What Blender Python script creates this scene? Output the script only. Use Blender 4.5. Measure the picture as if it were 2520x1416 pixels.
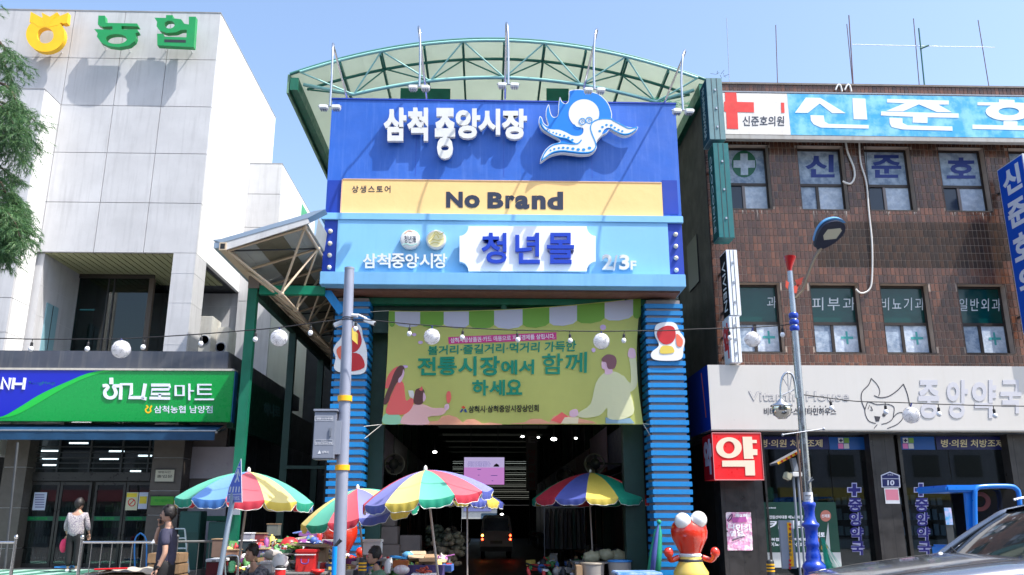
import bpy, bmesh, math, random
from mathutils import Vector, Matrix
from mathutils.geometry import tessellate_polygon
R = math.radians
Vc = Vector
rnd = random.Random(7)
for o in list(bpy.data.objects):
 bpy.data.objects.remove(o)
scn = bpy.context.scene
COL = scn.collection
# ---------------------------------------------------------------- camera, world, sun, exposure
CAM = Vc((0.0,0.0,1.6))
F, CX, CY = 2095.0,1260.0,708.0
PITCH, YAW = R(15.27), R(1.7)
cd = bpy.data.cameras.new('camera')
cd.sensor_width = 36.0
cd.lens = 36.0 * F / 2520.0
cd.clip_start, cd.clip_end = 0.1,2000.0
cam = bpy.data.objects.new('camera', cd)
cam.location = CAM
cam.rotation_euler = (math.pi / 2 + PITCH, 0.0,-YAW)
COL.objects.link(cam)
scn.camera = cam
RM = cam.rotation_euler.to_matrix()
SUN = Vc((1.75,-1.0,3.4)).normalized()      # towards the sun
world = bpy.data.worlds.new('World')
scn.world = world
world.use_nodes = True
wn, wl = world.node_tree.nodes, world.node_tree.links
wn.clear()
sky = wn.new('ShaderNodeTexSky')
sky.sky_type = 'NISHITA'
sky.sun_disc = False
sky.sun_elevation = math.asin(SUN.z)
sky.sun_rotation = math.atan2(SUN.x, SUN.y)
sky.altitude = 0
sky.air_density = 1.15
sky.dust_density = 2.8
sky.ozone_density = 2.6
bg = wn.new('ShaderNodeBackground')
bg.inputs['Strength'].default_value = 0.15
wo = wn.new('ShaderNodeOutputWorld')
wl.new(sky.outputs[0], bg.inputs['Color'])
wl.new(bg.outputs[0], wo.inputs['Surface'])
sd = bpy.data.lights.new('sun', 'SUN')
sd.energy = 3.4
sd.angle = R(0.53)
sd.color = (1.0,0.955,0.89)
sun = bpy.data.objects.new('sun', sd)
sun.rotation_euler = SUN.to_track_quat('Z', 'Y').to_euler()
sun.location = (10,-10,30)
COL.objects.link(sun)
scn.view_settings.view_transform = 'Standard'
scn.view_settings.look = 'None'
scn.view_settings.exposure = 1.08
scn.view_settings.gamma = 1.0
scn.view_settings.use_curve_mapping = False
scn.cycles.max_bounces = 8
scn.cycles.transparent_max_bounces = 16
# ---------------------------------------------------------------- picture point -> place
def ray(px, py):
 return RM @ Vc(((px - CX) / F, -(py - CY) / F, -1.0))
def V(px, py, Y):
 d = ray(px, py); return CAM + d * (Y / d.y)
def VX(px, py, X):
 d = ray(px, py); return CAM + d * (X / d.x)
def VZ(px, py, Z):
 d = ray(px, py); return CAM + d * ((Z - CAM.z) / d.z)
def onY(Y):
 return lambda px, py: V(px, py, Y)
def onX(X):
 return lambda px, py: VX(px, py, X)
# ---------------------------------------------------------------- materials
def lin(c):
 if max(c) > 1.01:
  c = [x / 255.0 for x in c]
  return tuple((x / 12.92 if x <= 0.04045 else ((x + 0.055) / 1.055) ** 2.4) for x in c[:3])
 return tuple(c[:3])
MATS = {}
def mat(name, col, rough=0.6, metal=0.0, noise=0.0, nscale=3.0, bump=0.0, bscale=40.0, streak=0.0, dirt=None,
  spec=0.5, emit=0.0, coat=0.0, transl=0.0, col2=None, rand=0.0, island=False, sscale=1.0):
 if name in MATS: return MATS[name]
 m = bpy.data.materials.new(name); m.use_nodes = True
 nt = m.node_tree; N = nt.nodes; L = nt.links
 b = N['Principled BSDF']; out = N['Material Output']
 col = lin(col)
 b.inputs['Roughness'].default_value = rough
 b.inputs['Metallic'].default_value = metal
 b.inputs['Specular IOR Level'].default_value = spec
 b.inputs['Coat Weight'].default_value = coat
 b.inputs['Coat Roughness'].default_value = 0.08
 b.inputs['Base Color'].default_value = (*col, 1)
 tc = N.new('ShaderNodeTexCoord')
 cur = None
 def rgb(c):
  n = N.new('ShaderNodeRGB'); n.outputs[0].default_value = (*c, 1); return n.outputs[0]
 def mix(fac, a, c, mode='MIX'):
  n = N.new('ShaderNodeMix'); n.data_type = 'RGBA'; n.blend_type = mode
  if isinstance(fac, float): n.inputs[0].default_value = fac
  else: L.new(fac, n.inputs[0])
  L.new(a, n.inputs[6]); L.new(c, n.inputs[7]); return n.outputs[2]
 def mrange(s, a, b_, c, d):
  n = N.new('ShaderNodeMapRange'); L.new(s, n.inputs[0])
  for i, v in enumerate((a, b_, c, d)): n.inputs[i + 1].default_value = v
  return n.outputs[0]
 def noisef(scale, detail=4.0, sc=(1,1,1)):
  mp = N.new('ShaderNodeMapping'); mp.inputs['Scale'].default_value = sc
  L.new(tc.outputs['Object'], mp.inputs[0])
  n = N.new('ShaderNodeTexNoise'); n.inputs['Scale'].default_value = scale; n.inputs['Detail'].default_value = detail
  n.inputs['Roughness'].default_value = 0.6
  L.new(mp.outputs[0], n.inputs['Vector']); return n.outputs[0]
 if noise or streak or rand or col2 is not None:
  cur = rgb(col)
  if rand or island:
   if island:
    g = N.new('ShaderNodeNewGeometry'); rs = g.outputs['Random Per Island']
   else:
    g = N.new('ShaderNodeObjectInfo'); rs = g.outputs['Random']
   c2 = lin(col2) if col2 is not None else tuple(x * 0.5 for x in col)
   cur = mix(mrange(rs, 0,1,0.0, rand), cur, rgb(c2))
   w = N.new('ShaderNodeTexWhiteNoise'); w.noise_dimensions = '1D'; L.new(rs, w.inputs['W'])
   cur = mix(mrange(w.outputs[0],0.6,1,0,0.45 * rand), cur, rgb(tuple(x * 0.25 for x in col)))
  elif col2 is not None:
   cur = mix(mrange(noisef(nscale * 1.7,5),0.42,0.62,0,1), cur, rgb(lin(col2)))
  if noise:
   d = tuple(x * (1 - noise) for x in col)
   cur = mix(mrange(noisef(nscale, 6),0.32,0.72,0.0,1.0), cur, mix(1.0, cur, rgb((1 - noise,) * 3), 'MULTIPLY'))
  if streak:
   dc = lin(dirt) if dirt else tuple(x * 0.35 for x in col)
   f = mrange(noisef(2.4 * sscale, 6,(3.0,3.0,0.22)),0.5,0.78,0.0, streak)
   cur = mix(f, cur, rgb(dc))
   f2 = mrange(noisef(0.7 * sscale, 5),0.45,0.75,0.0, streak * 0.5)
   cur = mix(f2, cur, rgb(dc))
  L.new(cur, b.inputs['Base Color'])
 if noise:
  L.new(mrange(noisef(nscale * 2.3,5),0.3,0.7, max(0.02, rough - 0.12), min(1, rough + 0.12)), b.inputs['Roughness'])
 if bump:
  bn = N.new('ShaderNodeBump'); bn.inputs['Strength'].default_value = bump; bn.inputs['Distance'].default_value = 0.02
  L.new(noisef(bscale, 5), bn.inputs['Height']); L.new(bn.outputs[0], b.inputs['Normal'])
 if emit:
  b.inputs['Emission Color'].default_value = (*col, 1); b.inputs['Emission Strength'].default_value = emit
 if transl:
  t = N.new('ShaderNodeBsdfTranslucent')
  if cur is not None: L.new(cur, t.inputs[0])
  else: t.inputs[0].default_value = (*col, 1)
  ms = N.new('ShaderNodeMixShader'); ms.inputs[0].default_value = transl
  L.new(b.outputs[0], ms.inputs[1]); L.new(t.outputs[0], ms.inputs[2]); L.new(ms.outputs[0], out.inputs['Surface'])
 MATS[name] = m
 return m
def glass_mat(name, tint=(0.6,0.7,0.72), rough=0.02, refl=1.0, base=0.06):
 if name in MATS: return MATS[name]
 m = bpy.data.materials.new(name); m.use_nodes = True
 nt = m.node_tree; N = nt.nodes; L = nt.links
 for n in list(N):
  if n.type == 'BSDF_PRINCIPLED': N.remove(n)
 out = N['Material Output']
 tr = N.new('ShaderNodeBsdfTransparent'); tr.inputs[0].default_value = (*tint, 1)
 gl = N.new('ShaderNodeBsdfGlossy'); gl.inputs['Roughness'].default_value = rough; gl.inputs[0].default_value = (refl, refl, refl, 1)
 fr = N.new('ShaderNodeLayerWeight'); fr.inputs['Blend'].default_value = 0.25
 mr = N.new('ShaderNodeMapRange'); mr.inputs[3].default_value = base; mr.inputs[4].default_value = 0.9
 L.new(fr.outputs['Fresnel'], mr.inputs[0])
 mx = N.new('ShaderNodeMixShader'); L.new(mr.outputs[0], mx.inputs[0]); L.new(tr.outputs[0], mx.inputs[1]); L.new(gl.outputs[0], mx.inputs[2])
 L.new(mx.outputs[0], out.inputs['Surface'])
 MATS[name] = m
 return m
# ---------------------------------------------------------------- objects
ORG = {}
def tagp(o, label=None, cat=None, group=None, kind=None):
 if label: o['label'] = label
 if cat: o['category'] = cat
 if group: o['group'] = group
 if kind: o['kind'] = kind
 return o
def thing(name, label, cat, loc=(0,0,0), group=None):
 o = bpy.data.objects.new(name, None); COL.objects.link(o)
 o.empty_display_size = 0.2
 o.location = loc
 ORG[o.name] = Vc(loc)
 return tagp(o, label, cat, group)
class MB:
 def __init__(s): s.v = []; s.f = []; s.mi = []; s.cur = 0; s.smooth = []; s.sm = False
 def add(s, vs, fs):
  n = len(s.v); s.v += [Vc(a) for a in vs]
  for f in fs: s.f.append([n + i for i in f]); s.mi.append(s.cur); s.smooth.append(s.sm)
  return s
 def box(s, x0, x1, y0, y1, z0, z1):
  if x0 > x1: x0, x1 = x1, x0
  if y0 > y1: y0, y1 = y1, y0
  if z0 > z1: z0, z1 = z1, z0
  return s.add([(x0, y0, z0),(x1, y0, z0),(x1, y1, z0),(x0, y1, z0),(x0, y0, z1),(x1, y0, z1),(x1, y1, z1),(x0, y1, z1)],
      [(0,3,2,1),(4,5,6,7),(0,1,5,4),(1,2,6,5),(2,3,7,6),(3,0,4,7)])
 def obox(s, c, size, M=None):
  c = Vc(c); M = M or Matrix.Identity(3)
  hx, hy, hz = size[0] / 2, size[1] / 2, size[2] / 2
  vs = [c + M @ Vc(p) for p in ((-hx, -hy, -hz),(hx, -hy, -hz),(hx, hy, -hz),(-hx, hy, -hz),(-hx, -hy, hz),(hx, -hy, hz),(hx, hy, hz),(-hx, hy, hz))]
  return s.add(vs, [(0,3,2,1),(4,5,6,7),(0,1,5,4),(1,2,6,5),(2,3,7,6),(3,0,4,7)])
 def bar(s, a, b, w, h=None, up=(0,0,1)):
  a = Vc(a); b = Vc(b); h = h or w
  d = (b - a).normalized(); up = Vc(up)
  if abs(d.dot(up)) > 0.98: up = Vc((0,1,0))
  x = d.cross(up).normalized() * (w / 2); y = x.cross(d).normalized() * (h / 2)
  vs = [a - x - y, a + x - y, a + x + y, a - x + y, b - x - y, b + x - y, b + x + y, b - x + y]
  return s.add(vs, [(0,1,2,3),(7,6,5,4),(0,4,5,1),(1,5,6,2),(2,6,7,3),(3,7,4,0)])
 def tube(s, pts, r, n=8, caps=True, closed=False):
  pts = [Vc(p) for p in pts]; k = len(pts)
  rr = r if isinstance(r, (list, tuple)) else [r] * k
  vs = []; prev = None
  for i, p in enumerate(pts):
   if closed: d = pts[(i + 1) % k] - pts[i - 1]
   else: d = pts[min(i + 1, k - 1)] - pts[max(i - 1,0)]
   d.normalize()
   if prev is None:
    u = Vc((0,0,1)) if abs(d.z) < 0.9 else Vc((1,0,0))
    x = d.cross(u).normalized()
   else:
    x = (prev - d * prev.dot(d)).normalized()
   prev = x; y = d.cross(x)
   for j in range(n):
    a = 2 * math.pi * j / n
    vs.append(p + (x * math.cos(a) + y * math.sin(a)) * rr[i])
  fs = []
  for i in range(k if closed else k - 1):
   i2 = (i + 1) % k
   for j in range(n):
    fs.append((i * n + j, i2 * n + j, i2 * n + (j + 1) % n, i * n + (j + 1) % n)[::-1])
  sm = s.sm; s.sm = True; s.add(vs, fs); s.sm = sm
  if caps and not closed:
   s.add([vs[j] for j in range(n)],[tuple(range(n))[::1]])
   s.add([vs[(k - 1) * n + j] for j in range(n)],[tuple(range(n))[::-1]])
  return s
 def lathe(s, prof, c, n=24, axis=None, caps=True):
  # prof: list of (r, h) along the axis
  c = Vc(c); q = Matrix.Identity(3)
  if axis is not None: q = Vc(axis).to_track_quat('Z', 'Y').to_matrix()
  vs = []
  for r, h in prof:
   for j in range(n):
    a = 2 * math.pi * j / n
    vs.append(c + q @ Vc((r * math.cos(a), r * math.sin(a), h)))
  fs = []
  for i in range(len(prof) - 1):
   for j in range(n):
    fs.append((i * n + j, i * n + (j + 1) % n, (i + 1) * n + (j + 1) % n, (i + 1) * n + j))
  sm = s.sm; s.sm = True; s.add(vs, fs); s.sm = sm
  if caps:
   if prof[0][0] > 1e-5: s.add(vs[:n],[tuple(range(n))[::-1]])
   if prof[-1][0] > 1e-5: s.add(vs[-n:],[tuple(range(n))])
  return s
 def ball(s, c, r, n=12, m=8, sc=(1,1,1), M=None):
  c = Vc(c); M = M or Matrix.Identity(3)
  vs = []
  for i in range(1, m):
   t = math.pi * i / m
   for j in range(n):
    a = 2 * math.pi * j / n
    vs.append(c + M @ Vc((r * sc[0] * math.sin(t) * math.cos(a), r * sc[1] * math.sin(t) * math.sin(a), r * sc[2] * math.cos(t))))
  vs.append(c + M @ Vc((0,0, r * sc[2]))); vs.append(c + M @ Vc((0,0,-r * sc[2])))
  T, Bm = len(vs) - 2, len(vs) - 1
  fs = [(T, j, (j + 1) % n) for j in range(n)] + [(Bm, (m - 2) * n + (j + 1) % n, (m - 2) * n + j) for j in range(n)]
  for i in range(m - 2):
   for j in range(n):
    fs.append((i * n + j, (i + 1) * n + j, (i + 1) * n + (j + 1) % n, i * n + (j + 1) % n))
  sm = s.sm; s.sm = True; s.add(vs, fs); s.sm = sm
  return s
 def prism(s, pts, off):
  """closed outline of world points, extruded by the vector off (front face = pts)"""
  pts = [Vc(p) for p in pts]; off = Vc(off); k = len(pts)
  tris = tessellate_polygon([pts])
  nrm = Vc((0,0,0))
  for t in tris:
   nrm += (pts[t[1]] - pts[t[0]]).cross(pts[t[2]] - pts[t[0]])
  fl = nrm.dot(off) > 0
  fr = [tuple(t) if not fl else tuple(reversed(t)) for t in tris]
  s.add(pts, fr)
  s.add([p + off for p in pts],[tuple(reversed(t)) for t in fr])
  # ring direction
  area = Vc((0,0,0))
  for i in range(k): area += pts[i].cross(pts[(i + 1) % k])
  rev = area.dot(off) > 0
  vs = pts + [p + off for p in pts]
  fs = []
  for i in range(k):
   j = (i + 1) % k
   f = (i, i + k, j + k, j)
   fs.append(f if not rev else f[::-1])
  return s.add(vs, fs)
 def ring_prism(s, outer, inner, off):
  """outline with a hole, same number of points on both"""
  k = len(outer); o = [Vc(p) for p in outer]; i_ = [Vc(p) for p in inner]; off = Vc(off)
  vs = o + i_ + [p + off for p in o] + [p + off for p in i_]
  fs = []
  for a in range(k):
   b = (a + 1) % k
   fs += [(a, b, k + b, k + a),(2 * k + a, 3 * k + a, 3 * k + b, 2 * k + b),(a, 2 * k + a, 2 * k + b, b),(k + a, k + b, 3 * k + b, 3 * k + a)]
  return s.add(vs, fs)
 def mk(s, name, mats, parent=None, smooth=None, bevel=0.0, fix=False):
  org = ORG.get(parent.name, Vc((0,0,0))) if parent is not None else Vc((0,0,0))
  if parent is None and s.v:
   lo = [min(p[i] for p in s.v) for i in range(3)]; hi = [max(p[i] for p in s.v) for i in range(3)]
   org = Vc(((lo[0] + hi[0]) / 2,(lo[1] + hi[1]) / 2, lo[2]))
  me = bpy.data.meshes.new(name)
  me.from_pydata([p - org for p in s.v],[], s.f)
  if not isinstance(mats, (list, tuple)): mats = [mats]
  for m in mats: me.materials.append(m)
  me.polygons.foreach_set('material_index', s.mi)
  me.polygons.foreach_set('use_smooth', [bool(x) if smooth is None else smooth for x in s.smooth])
  me.update()
  if fix or bevel:
   bm = bmesh.new(); bm.from_mesh(me)
   bmesh.ops.remove_doubles(bm, verts=bm.verts, dist=1e-5)
   bmesh.ops.recalc_face_normals(bm, faces=bm.faces)
   if bevel:
    es = [e for e in bm.edges if len(e.link_faces) == 2 and e.calc_face_angle(0) > 0.6]
    bmesh.ops.bevel(bm, geom=es, offset=bevel, segments=2, affect='EDGES', clamp_overlap=True)
   bm.to_mesh(me); bm.free()
  o = bpy.data.objects.new(name, me); COL.objects.link(o)
  ORG[o.name] = org.copy()
  if parent is not None: o.parent = parent
  else: o.location = org
  return o
def one(name, mb, m, label, cat, group=None, bevel=0.0, fix=False):
 return tagp(mb.mk(name, m, None, bevel=bevel, fix=fix), label, cat, group)
def struct(name, mb, m, fix=False):
 return tagp(mb.mk(name, m, None, fix=fix), kind='structure')
def boxm(*a):
 return MB().box(*a)
def inst(me, name, loc, parent, rot=None):
 """another object using the mesh me (made round 0,0,0), under a parent"""
 o = bpy.data.objects.new(name, me); COL.objects.link(o)
 o.location = Vc(loc) - (ORG[parent.name] if parent is not None else Vc())
 if rot is not None: o.rotation_euler = rot
 if parent is not None: o.parent = parent
 ORG[o.name] = Vc(loc)
 return o
def smoothloop(pts, k=5, closed=True):
 n = len(pts); out = []
 P = [Vc((p[0], p[1],0)) for p in pts]
 rng = range(n) if closed else range(n - 1)
 for i in rng:
  if closed: p0, p1, p2, p3 = P[i - 1], P[i], P[(i + 1) % n], P[(i + 2) % n]
  else: p0, p1, p2, p3 = P[max(i - 1,0)], P[i], P[i + 1], P[min(i + 2, n - 1)]
  for j in range(k):
   t = j / k
   q = 0.5 * ((2 * p1) + (-p0 + p2) * t + (2 * p0 - 5 * p1 + 4 * p2 - p3) * t * t + (-p0 + 3 * p1 - 3 * p2 + p3) * t ** 3)
   out.append((q.x, q.y))
 if not closed: out.append(tuple(pts[-1][:2]))
 return out
def ellipse(cx, cy, rx, ry, n=28, a0=0.0):
 return [(cx + rx * math.cos(a0 + 2 * math.pi * i / n), cy + ry * math.sin(a0 + 2 * math.pi * i / n)) for i in range(n)]
def pp(mb, pts, surf, off):
 """outline in picture points, laid on a real surface and given depth"""
 return mb.prism([surf(*p) for p in pts], off)
def pstroke(mb, pts, w, surf, off):
 """brush stroke of width w (picture units) along points"""
 n = len(pts); L_ = []; R_ = []
 for i, p in enumerate(pts):
  a = pts[max(i - 1,0)]; b = pts[min(i + 1, n - 1)]
  dx, dy = b[0] - a[0], b[1] - a[1]; d = math.hypot(dx, dy) or 1
  ww = w[i] if isinstance(w, (list, tuple)) else w
  nx, ny = -dy / d * ww / 2, dx / d * ww / 2
  L_.append((p[0] + nx, p[1] + ny)); R_.append((p[0] - nx, p[1] - ny))
 off = Vc(off)
 vs = []
 for l, r in zip(L_, R_):
  a, b = surf(*l), surf(*r); vs += [a, b, b + off, a + off]
 fs = []
 for i in range(n - 1):
  o = 4 * i
  fs += [(o, o + 4, o + 5, o + 1),(o + 1, o + 5, o + 6, o + 2),(o + 2, o + 6, o + 7, o + 3),(o + 3, o + 7, o + 4, o)]
 fs += [(0,1,2,3),(4 * n - 1,4 * n - 2,4 * n - 3,4 * n - 4)]
 return mb.add(vs, fs)
# ---------------------------------------------------------------- lettering (Blender's own font)
_TC = {}
TS = bpy.data.scenes.new('glyph_scene')
def glyphs(s, bold=0.0, shear=0.0, space=1.0):
 key = (s, bold, shear, space)
 if key in _TC: return _TC[key]
 cu = bpy.data.curves.new('t', 'FONT')
 cu.body = s; cu.size = 1.0; cu.offset = bold; cu.shear = shear; cu.space_character = space
 cu.resolution_u = 3; cu.fill_mode = 'FRONT'
 o = bpy.data.objects.new('t', cu); TS.collection.objects.link(o)
 with bpy.context.temp_override(scene=TS, view_layer=TS.view_layers[0]):
  dg = bpy.context.evaluated_depsgraph_get()
  dg.update()
 me = bpy.data.meshes.new_from_object(o.evaluated_get(dg))
 vs = [tuple(v.co) for v in me.vertices]; fs = [tuple(p.vertices) for p in me.polygons]
 bpy.data.objects.remove(o); bpy.data.curves.remove(cu); bpy.data.meshes.remove(me)
 _TC[key] = (vs, fs)
 return _TC[key]
def text(mb, s, quad, surf, off, bold=0.0, shear=0.0, space=1.0, back=True):
 """lettering fitted to a quad of picture points (x0,y0,x1,y1) or four corners TL,TR,BR,BL on a surface; off = depth behind the face"""
 vs, fs = glyphs(s, bold, shear, space)
 if not vs: return mb
 if len(quad) == 4 and not isinstance(quad[0],(list, tuple)):
  x0, y0, x1, y1 = quad; quad = [(x0, y0),(x1, y0),(x1, y1),(x0, y1)]
 ax = min(v[0] for v in vs); bx = max(v[0] for v in vs); ay = min(v[1] for v in vs); by = max(v[1] for v in vs)
 pts = []
 for v in vs:
  u = (v[0] - ax) / max(bx - ax, 1e-6); w = (by - v[1]) / max(by - ay, 1e-6)
  x = (1 - u) * (1 - w) * quad[0][0] + u * (1 - w) * quad[1][0] + u * w * quad[2][0] + (1 - u) * w * quad[3][0]
  y = (1 - u) * (1 - w) * quad[0][1] + u * (1 - w) * quad[1][1] + u * w * quad[2][1] + (1 - u) * w * quad[3][1]
  pts.append(surf(x, y))
 off = Vc(off); n = len(pts)
 from collections import Counter
 cnt = Counter()
 for f in fs:
  for i in range(len(f)):
   cnt[(f[i], f[(i + 1) % len(f)])] += 1
 side = [(a, b) for (a, b) in cnt if (b, a) not in cnt]
 out = [tuple(f) for f in fs]
 out += [(a, a + n, b + n, b)[::-1] for a, b in side]
 if back: out += [tuple(reversed([i + n for i in f])) for f in fs]
 return mb.add(pts + [p + off for p in pts], out)
def lettering(s, quad, surf, off, m, parent, name='lettering', **k):
 return text(MB(), s, quad, surf, off, **k).mk(name, m, parent)
# ---------------------------------------------------------------- shared materials
M = {}
def mm(k, *a, **kw):
 M[k] = mat(k, *a, **kw); return M[k]
mm('asphalt', (0.10,0.10,0.10), rough=0.9, noise=0.35, nscale=2.0, bump=0.5, bscale=60)
mm('paving', (0.46,0.44,0.41), rough=0.85, noise=0.3, nscale=1.5, bump=0.2)
mm('concrete_panel', (198,198,200), rough=0.75, noise=0.16, nscale=0.9, streak=0.5, dirt=(150,150,152), bump=0.1, bscale=14)
mm('joint_grey', (0.55,0.55,0.56), rough=0.9)
mm('board_blue', (40,100,200), rough=0.42, noise=0.22, nscale=0.6, streak=0.35, dirt=(100,138,218), sscale=1.5, bump=0.5, bscale=1.6)
mm('deep_blue', (14,58,168), rough=0.45, noise=0.15, nscale=1.0)
mm('light_blue', (130,190,232), rough=0.45, noise=0.08, nscale=0.8, streak=0.22, dirt=(110,168,212))
mm('cornice_blue', (120,180,225), rough=0.5, noise=0.12, nscale=1.5, streak=0.3, dirt=(70,130,165))
mm('slat_blue', (12,134,206), rough=0.45, noise=0.3, nscale=2.6, streak=0.3, dirt=(60,100,130))
mm('slat_core', (0.30,0.27,0.27), rough=0.7, noise=0.2)
mm('slat_core_dark', (0.02,0.022,0.03), rough=0.8)
mm('yellow_vinyl', (248,204,134), rough=0.5, bump=0.5, bscale=1.8, noise=0.06, nscale=1.2, streak=0.08, dirt=(252,220,160))
mm('navy_print', (32,42,66), rough=0.5)
mm('letter_white', (222,222,220), rough=0.4, noise=0.08, nscale=4, streak=0.2, dirt=(170,172,176))
mm('panel_white', (236,240,246), rough=0.35, noise=0.04)
mm('letter_blue', (8,56,178), rough=0.35)
mm('lamp_cream', (225,215,195), rough=0.4)
mm('octo_blue', (0,122,222), rough=0.4)
mm('octo_line', (20,140,215), rough=0.4)
mm('octo_white', (224,224,222), rough=0.4)
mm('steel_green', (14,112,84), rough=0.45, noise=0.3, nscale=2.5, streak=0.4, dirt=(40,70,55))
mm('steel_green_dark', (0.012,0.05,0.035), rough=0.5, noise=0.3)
mm('tube_teal', (150,205,196), rough=0.4, noise=0.12)
mm('tube_green', (52,124,108), rough=0.45, noise=0.15)
mm('roof_sheet', (212,220,208), rough=0.5, noise=0.08, nscale=1.2, transl=0.62)
mm('roof_edge', (60,120,110), rough=0.5, noise=0.2)
mm('canopy_sheet', (170,174,172), rough=0.5, noise=0.15, nscale=1.5, transl=0.25)
mm('canopy_sheet_b', (128,124,108), rough=0.5, noise=0.15, transl=0.25)
mm('tube_beige', (196,176,150), rough=0.5, noise=0.12)
mm('chrome', (0.62,0.62,0.63), rough=0.16, metal=1.0, noise=0.1)
mm('galv', (0.40,0.42,0.46), rough=0.38, metal=0.85, noise=0.15, nscale=5)
mm('galv_paint', (140,148,160), rough=0.45, noise=0.1, nscale=4)
mm('white_paint', (0.78,0.79,0.80), rough=0.4, noise=0.06)
mm('black', (0.012,0.012,0.014), rough=0.5)
mm('dark_interior', (0.014,0.016,0.018), rough=0.9)
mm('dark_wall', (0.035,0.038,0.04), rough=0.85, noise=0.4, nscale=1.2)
mm('dark_metal', (0.05,0.055,0.06), rough=0.45, metal=0.3, noise=0.3)
mm('yellow', (245,180,20), rough=0.45)
mm('red', (205,22,30), rough=0.4)
mm('cable', (0.012,0.012,0.014), rough=0.6)
mm('cable_white', (0.72,0.70,0.66), rough=0.5, noise=0.15)
M['glass_dark'] = glass_mat('glass_dark', (0.55,0.62,0.64))
M['glass_green'] = glass_mat('glass_green', (0.16,0.34,0.32), base=0.03)
def lamp_mat(name, col, e):
 return mat(name, col, rough=0.5, emit=e)
# ---------------------------------------------------------------- picture-rect box on a frontal plane
def prect(px0, py0, px1, py1, Y):
 ym = (py0 + py1) / 2; xm = (px0 + px1) / 2
 return V(px0, ym, Y).x, V(px1, ym, Y).x, V(xm, py1, Y).z, V(xm, py0, Y).z
def pbox(mb, px0, py0, px1, py1, Y, depth):
 x0, x1, z0, z1 = prect(px0, py0, px1, py1, Y)
 return mb.box(x0, x1, Y, Y + depth, z0, z1)
# ---------------------------------------------------------------- ground
struct('ground', MB().add([(-400,-300,-0.012),(400,-300,-0.012),(400,500,-0.012),(-400,500,-0.012)],[(0,1,2,3)]), M['asphalt'])
struct('pavement', MB().box(-30,-5.3,14.4,60,-0.01,0.14).box(4.6,40,15.0,24,-0.01,0.14), M['paving'])
struct('kerb', MB().box(-30,-5.3,14.22,14.397,-0.01,0.15).box(4.6,40,14.82,14.997,-0.01,0.15),
  mat('kerb_stone', (0.36,0.35,0.34), rough=0.8, noise=0.2))
mb = MB()
for k in range(9):
 mb.box(-30 + k * 0.0,40,5.0 + k * 0.0,5.0,0,0)
 break
mb = MB()
for k in range(14):
 x = -24 + k * 4.0
 mb.box(x, x + 2.2,5.6,5.75,-0.008,-0.004)
struct('road_marking', mb, mat('road_paint', (0.72,0.72,0.70), rough=0.7, noise=0.3, nscale=8))
# arcade road
struct('arcade_floor', MB().box(-3.4,4.5,19.0,95,-0.011,0.004), mat('arcade_floor', (0.10,0.10,0.105), rough=0.55, noise=0.3, nscale=1.2))
# ================================================================ THE GATE
YB = 18.6
gate = thing('market_gate', 'tall blue market gate with a yellow banner strip, light blue signboard and two slatted pillars', 'gate', (0.4, YB, 0))
def gbox(name, px0, py0, px1, py1, Y, depth, m, parent=None, bevel=0.0):
 return pbox(MB(), px0, py0, px1, py1, Y, depth).mk(name, m, parent or gate, bevel=bevel)
# upper board
x0, x1, z0, z1 = prect(808,251,1667,530, YB)
xt0, xt1, _, _ = prect(817,250,1662,262, YB)
upper = MB().box(xt0, xt1, YB, YB + 0.5, z0, z1).mk('upper_board', M['board_blue'], gate)
for px in (1025,1240,1455):
 x = V(px, 340, YB).x
 MB().box(x - 0.004, x + 0.004, YB - 0.004, YB - 0.001, z0 + 0.95, z1 - 0.01).mk('board_seam', mat('seam_blue', (40,72,180), rough=0.5), upper)
cap = MB().box(xt0 - 0.02, xt1 + 0.02, YB - 0.02, YB + 0.52, z1, z1 + 0.035).mk('top_trim', M['deep_blue'], gate)
# side blue returns beside the yellow strip (darker vinyl)
for a, b in ((805,842),(1631,1668)):
 x0_, x1_, zz0, zz1 = prect(a, 444, b, 527, YB - 0.012)
 MB().box(max(x0_, xt0), min(x1_, xt1), YB - 0.012, YB - 0.002, zz0, zz1).mk('side_return', M['deep_blue'], gate)
# yellow strip
ys = onY(YB - 0.05)
strip = gbox('banner_strip', 842,446,1630,530, YB - 0.05,0.045, M['yellow_vinyl'])
mb = MB()
x0_, x1_, zz0, zz1 = prect(842,446,1630,530, YB - 0.06)
mb.box(x0_, x1_, YB - 0.062, YB - 0.052, zz1, zz1 + 0.018).box(x0_ - 0.03, x0_ - 0.004, YB - 0.062, YB - 0.03, zz0, zz1)
mb.mk('strip_edging', mat('strip_edge', (235,190,150), rough=0.5), strip)
lettering('상생스토어', (866,457,961,474), onY(YB - 0.057),(0,0.006,0), M['navy_print'], strip, bold=0.005, space=1.25)
for ch, a, b, t, bt in (('N', 1098,1139,472,511),('o', 1143,1181,480,512),('B', 1200,1239,473,513),('r', 1244,1267,481,513),
      ('a', 1268,1303,481,515),('n', 1309,1343,481,515),('d', 1347,1386,472,516)):
 lettering(ch, (a, t, b, bt), onY(YB - 0.058),(0,0.007,0), M['navy_print'], strip, bold=0.045)
# big raised letters of the market name
wl_ = onY(YB - 0.20)
for ch, q in (('삼', (944,265,1000,347)),('척', (1002,265,1053,347)),('중', (1070,266,1120,391)),('앙', (1121,267,1182,341)),
    ('시', (1177,268,1231,332)),('장', (1235,268,1297,343))):
 l = lettering(ch, q, wl_, (0,0.10,0), M['letter_white'], gate, name='letter', bold=0.045)
 st = MB()
 cx_, cy_ = (q[0] + q[2]) / 2,(q[1] + q[3]) / 2
 for dx in (-10,10):
  p = V(cx_ + dx, cy_, YB - 0.09); st.tube([p, Vc((p.x, YB, p.z))],0.008,5)
 st.mk('standoff', M['galv'], l)
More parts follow.
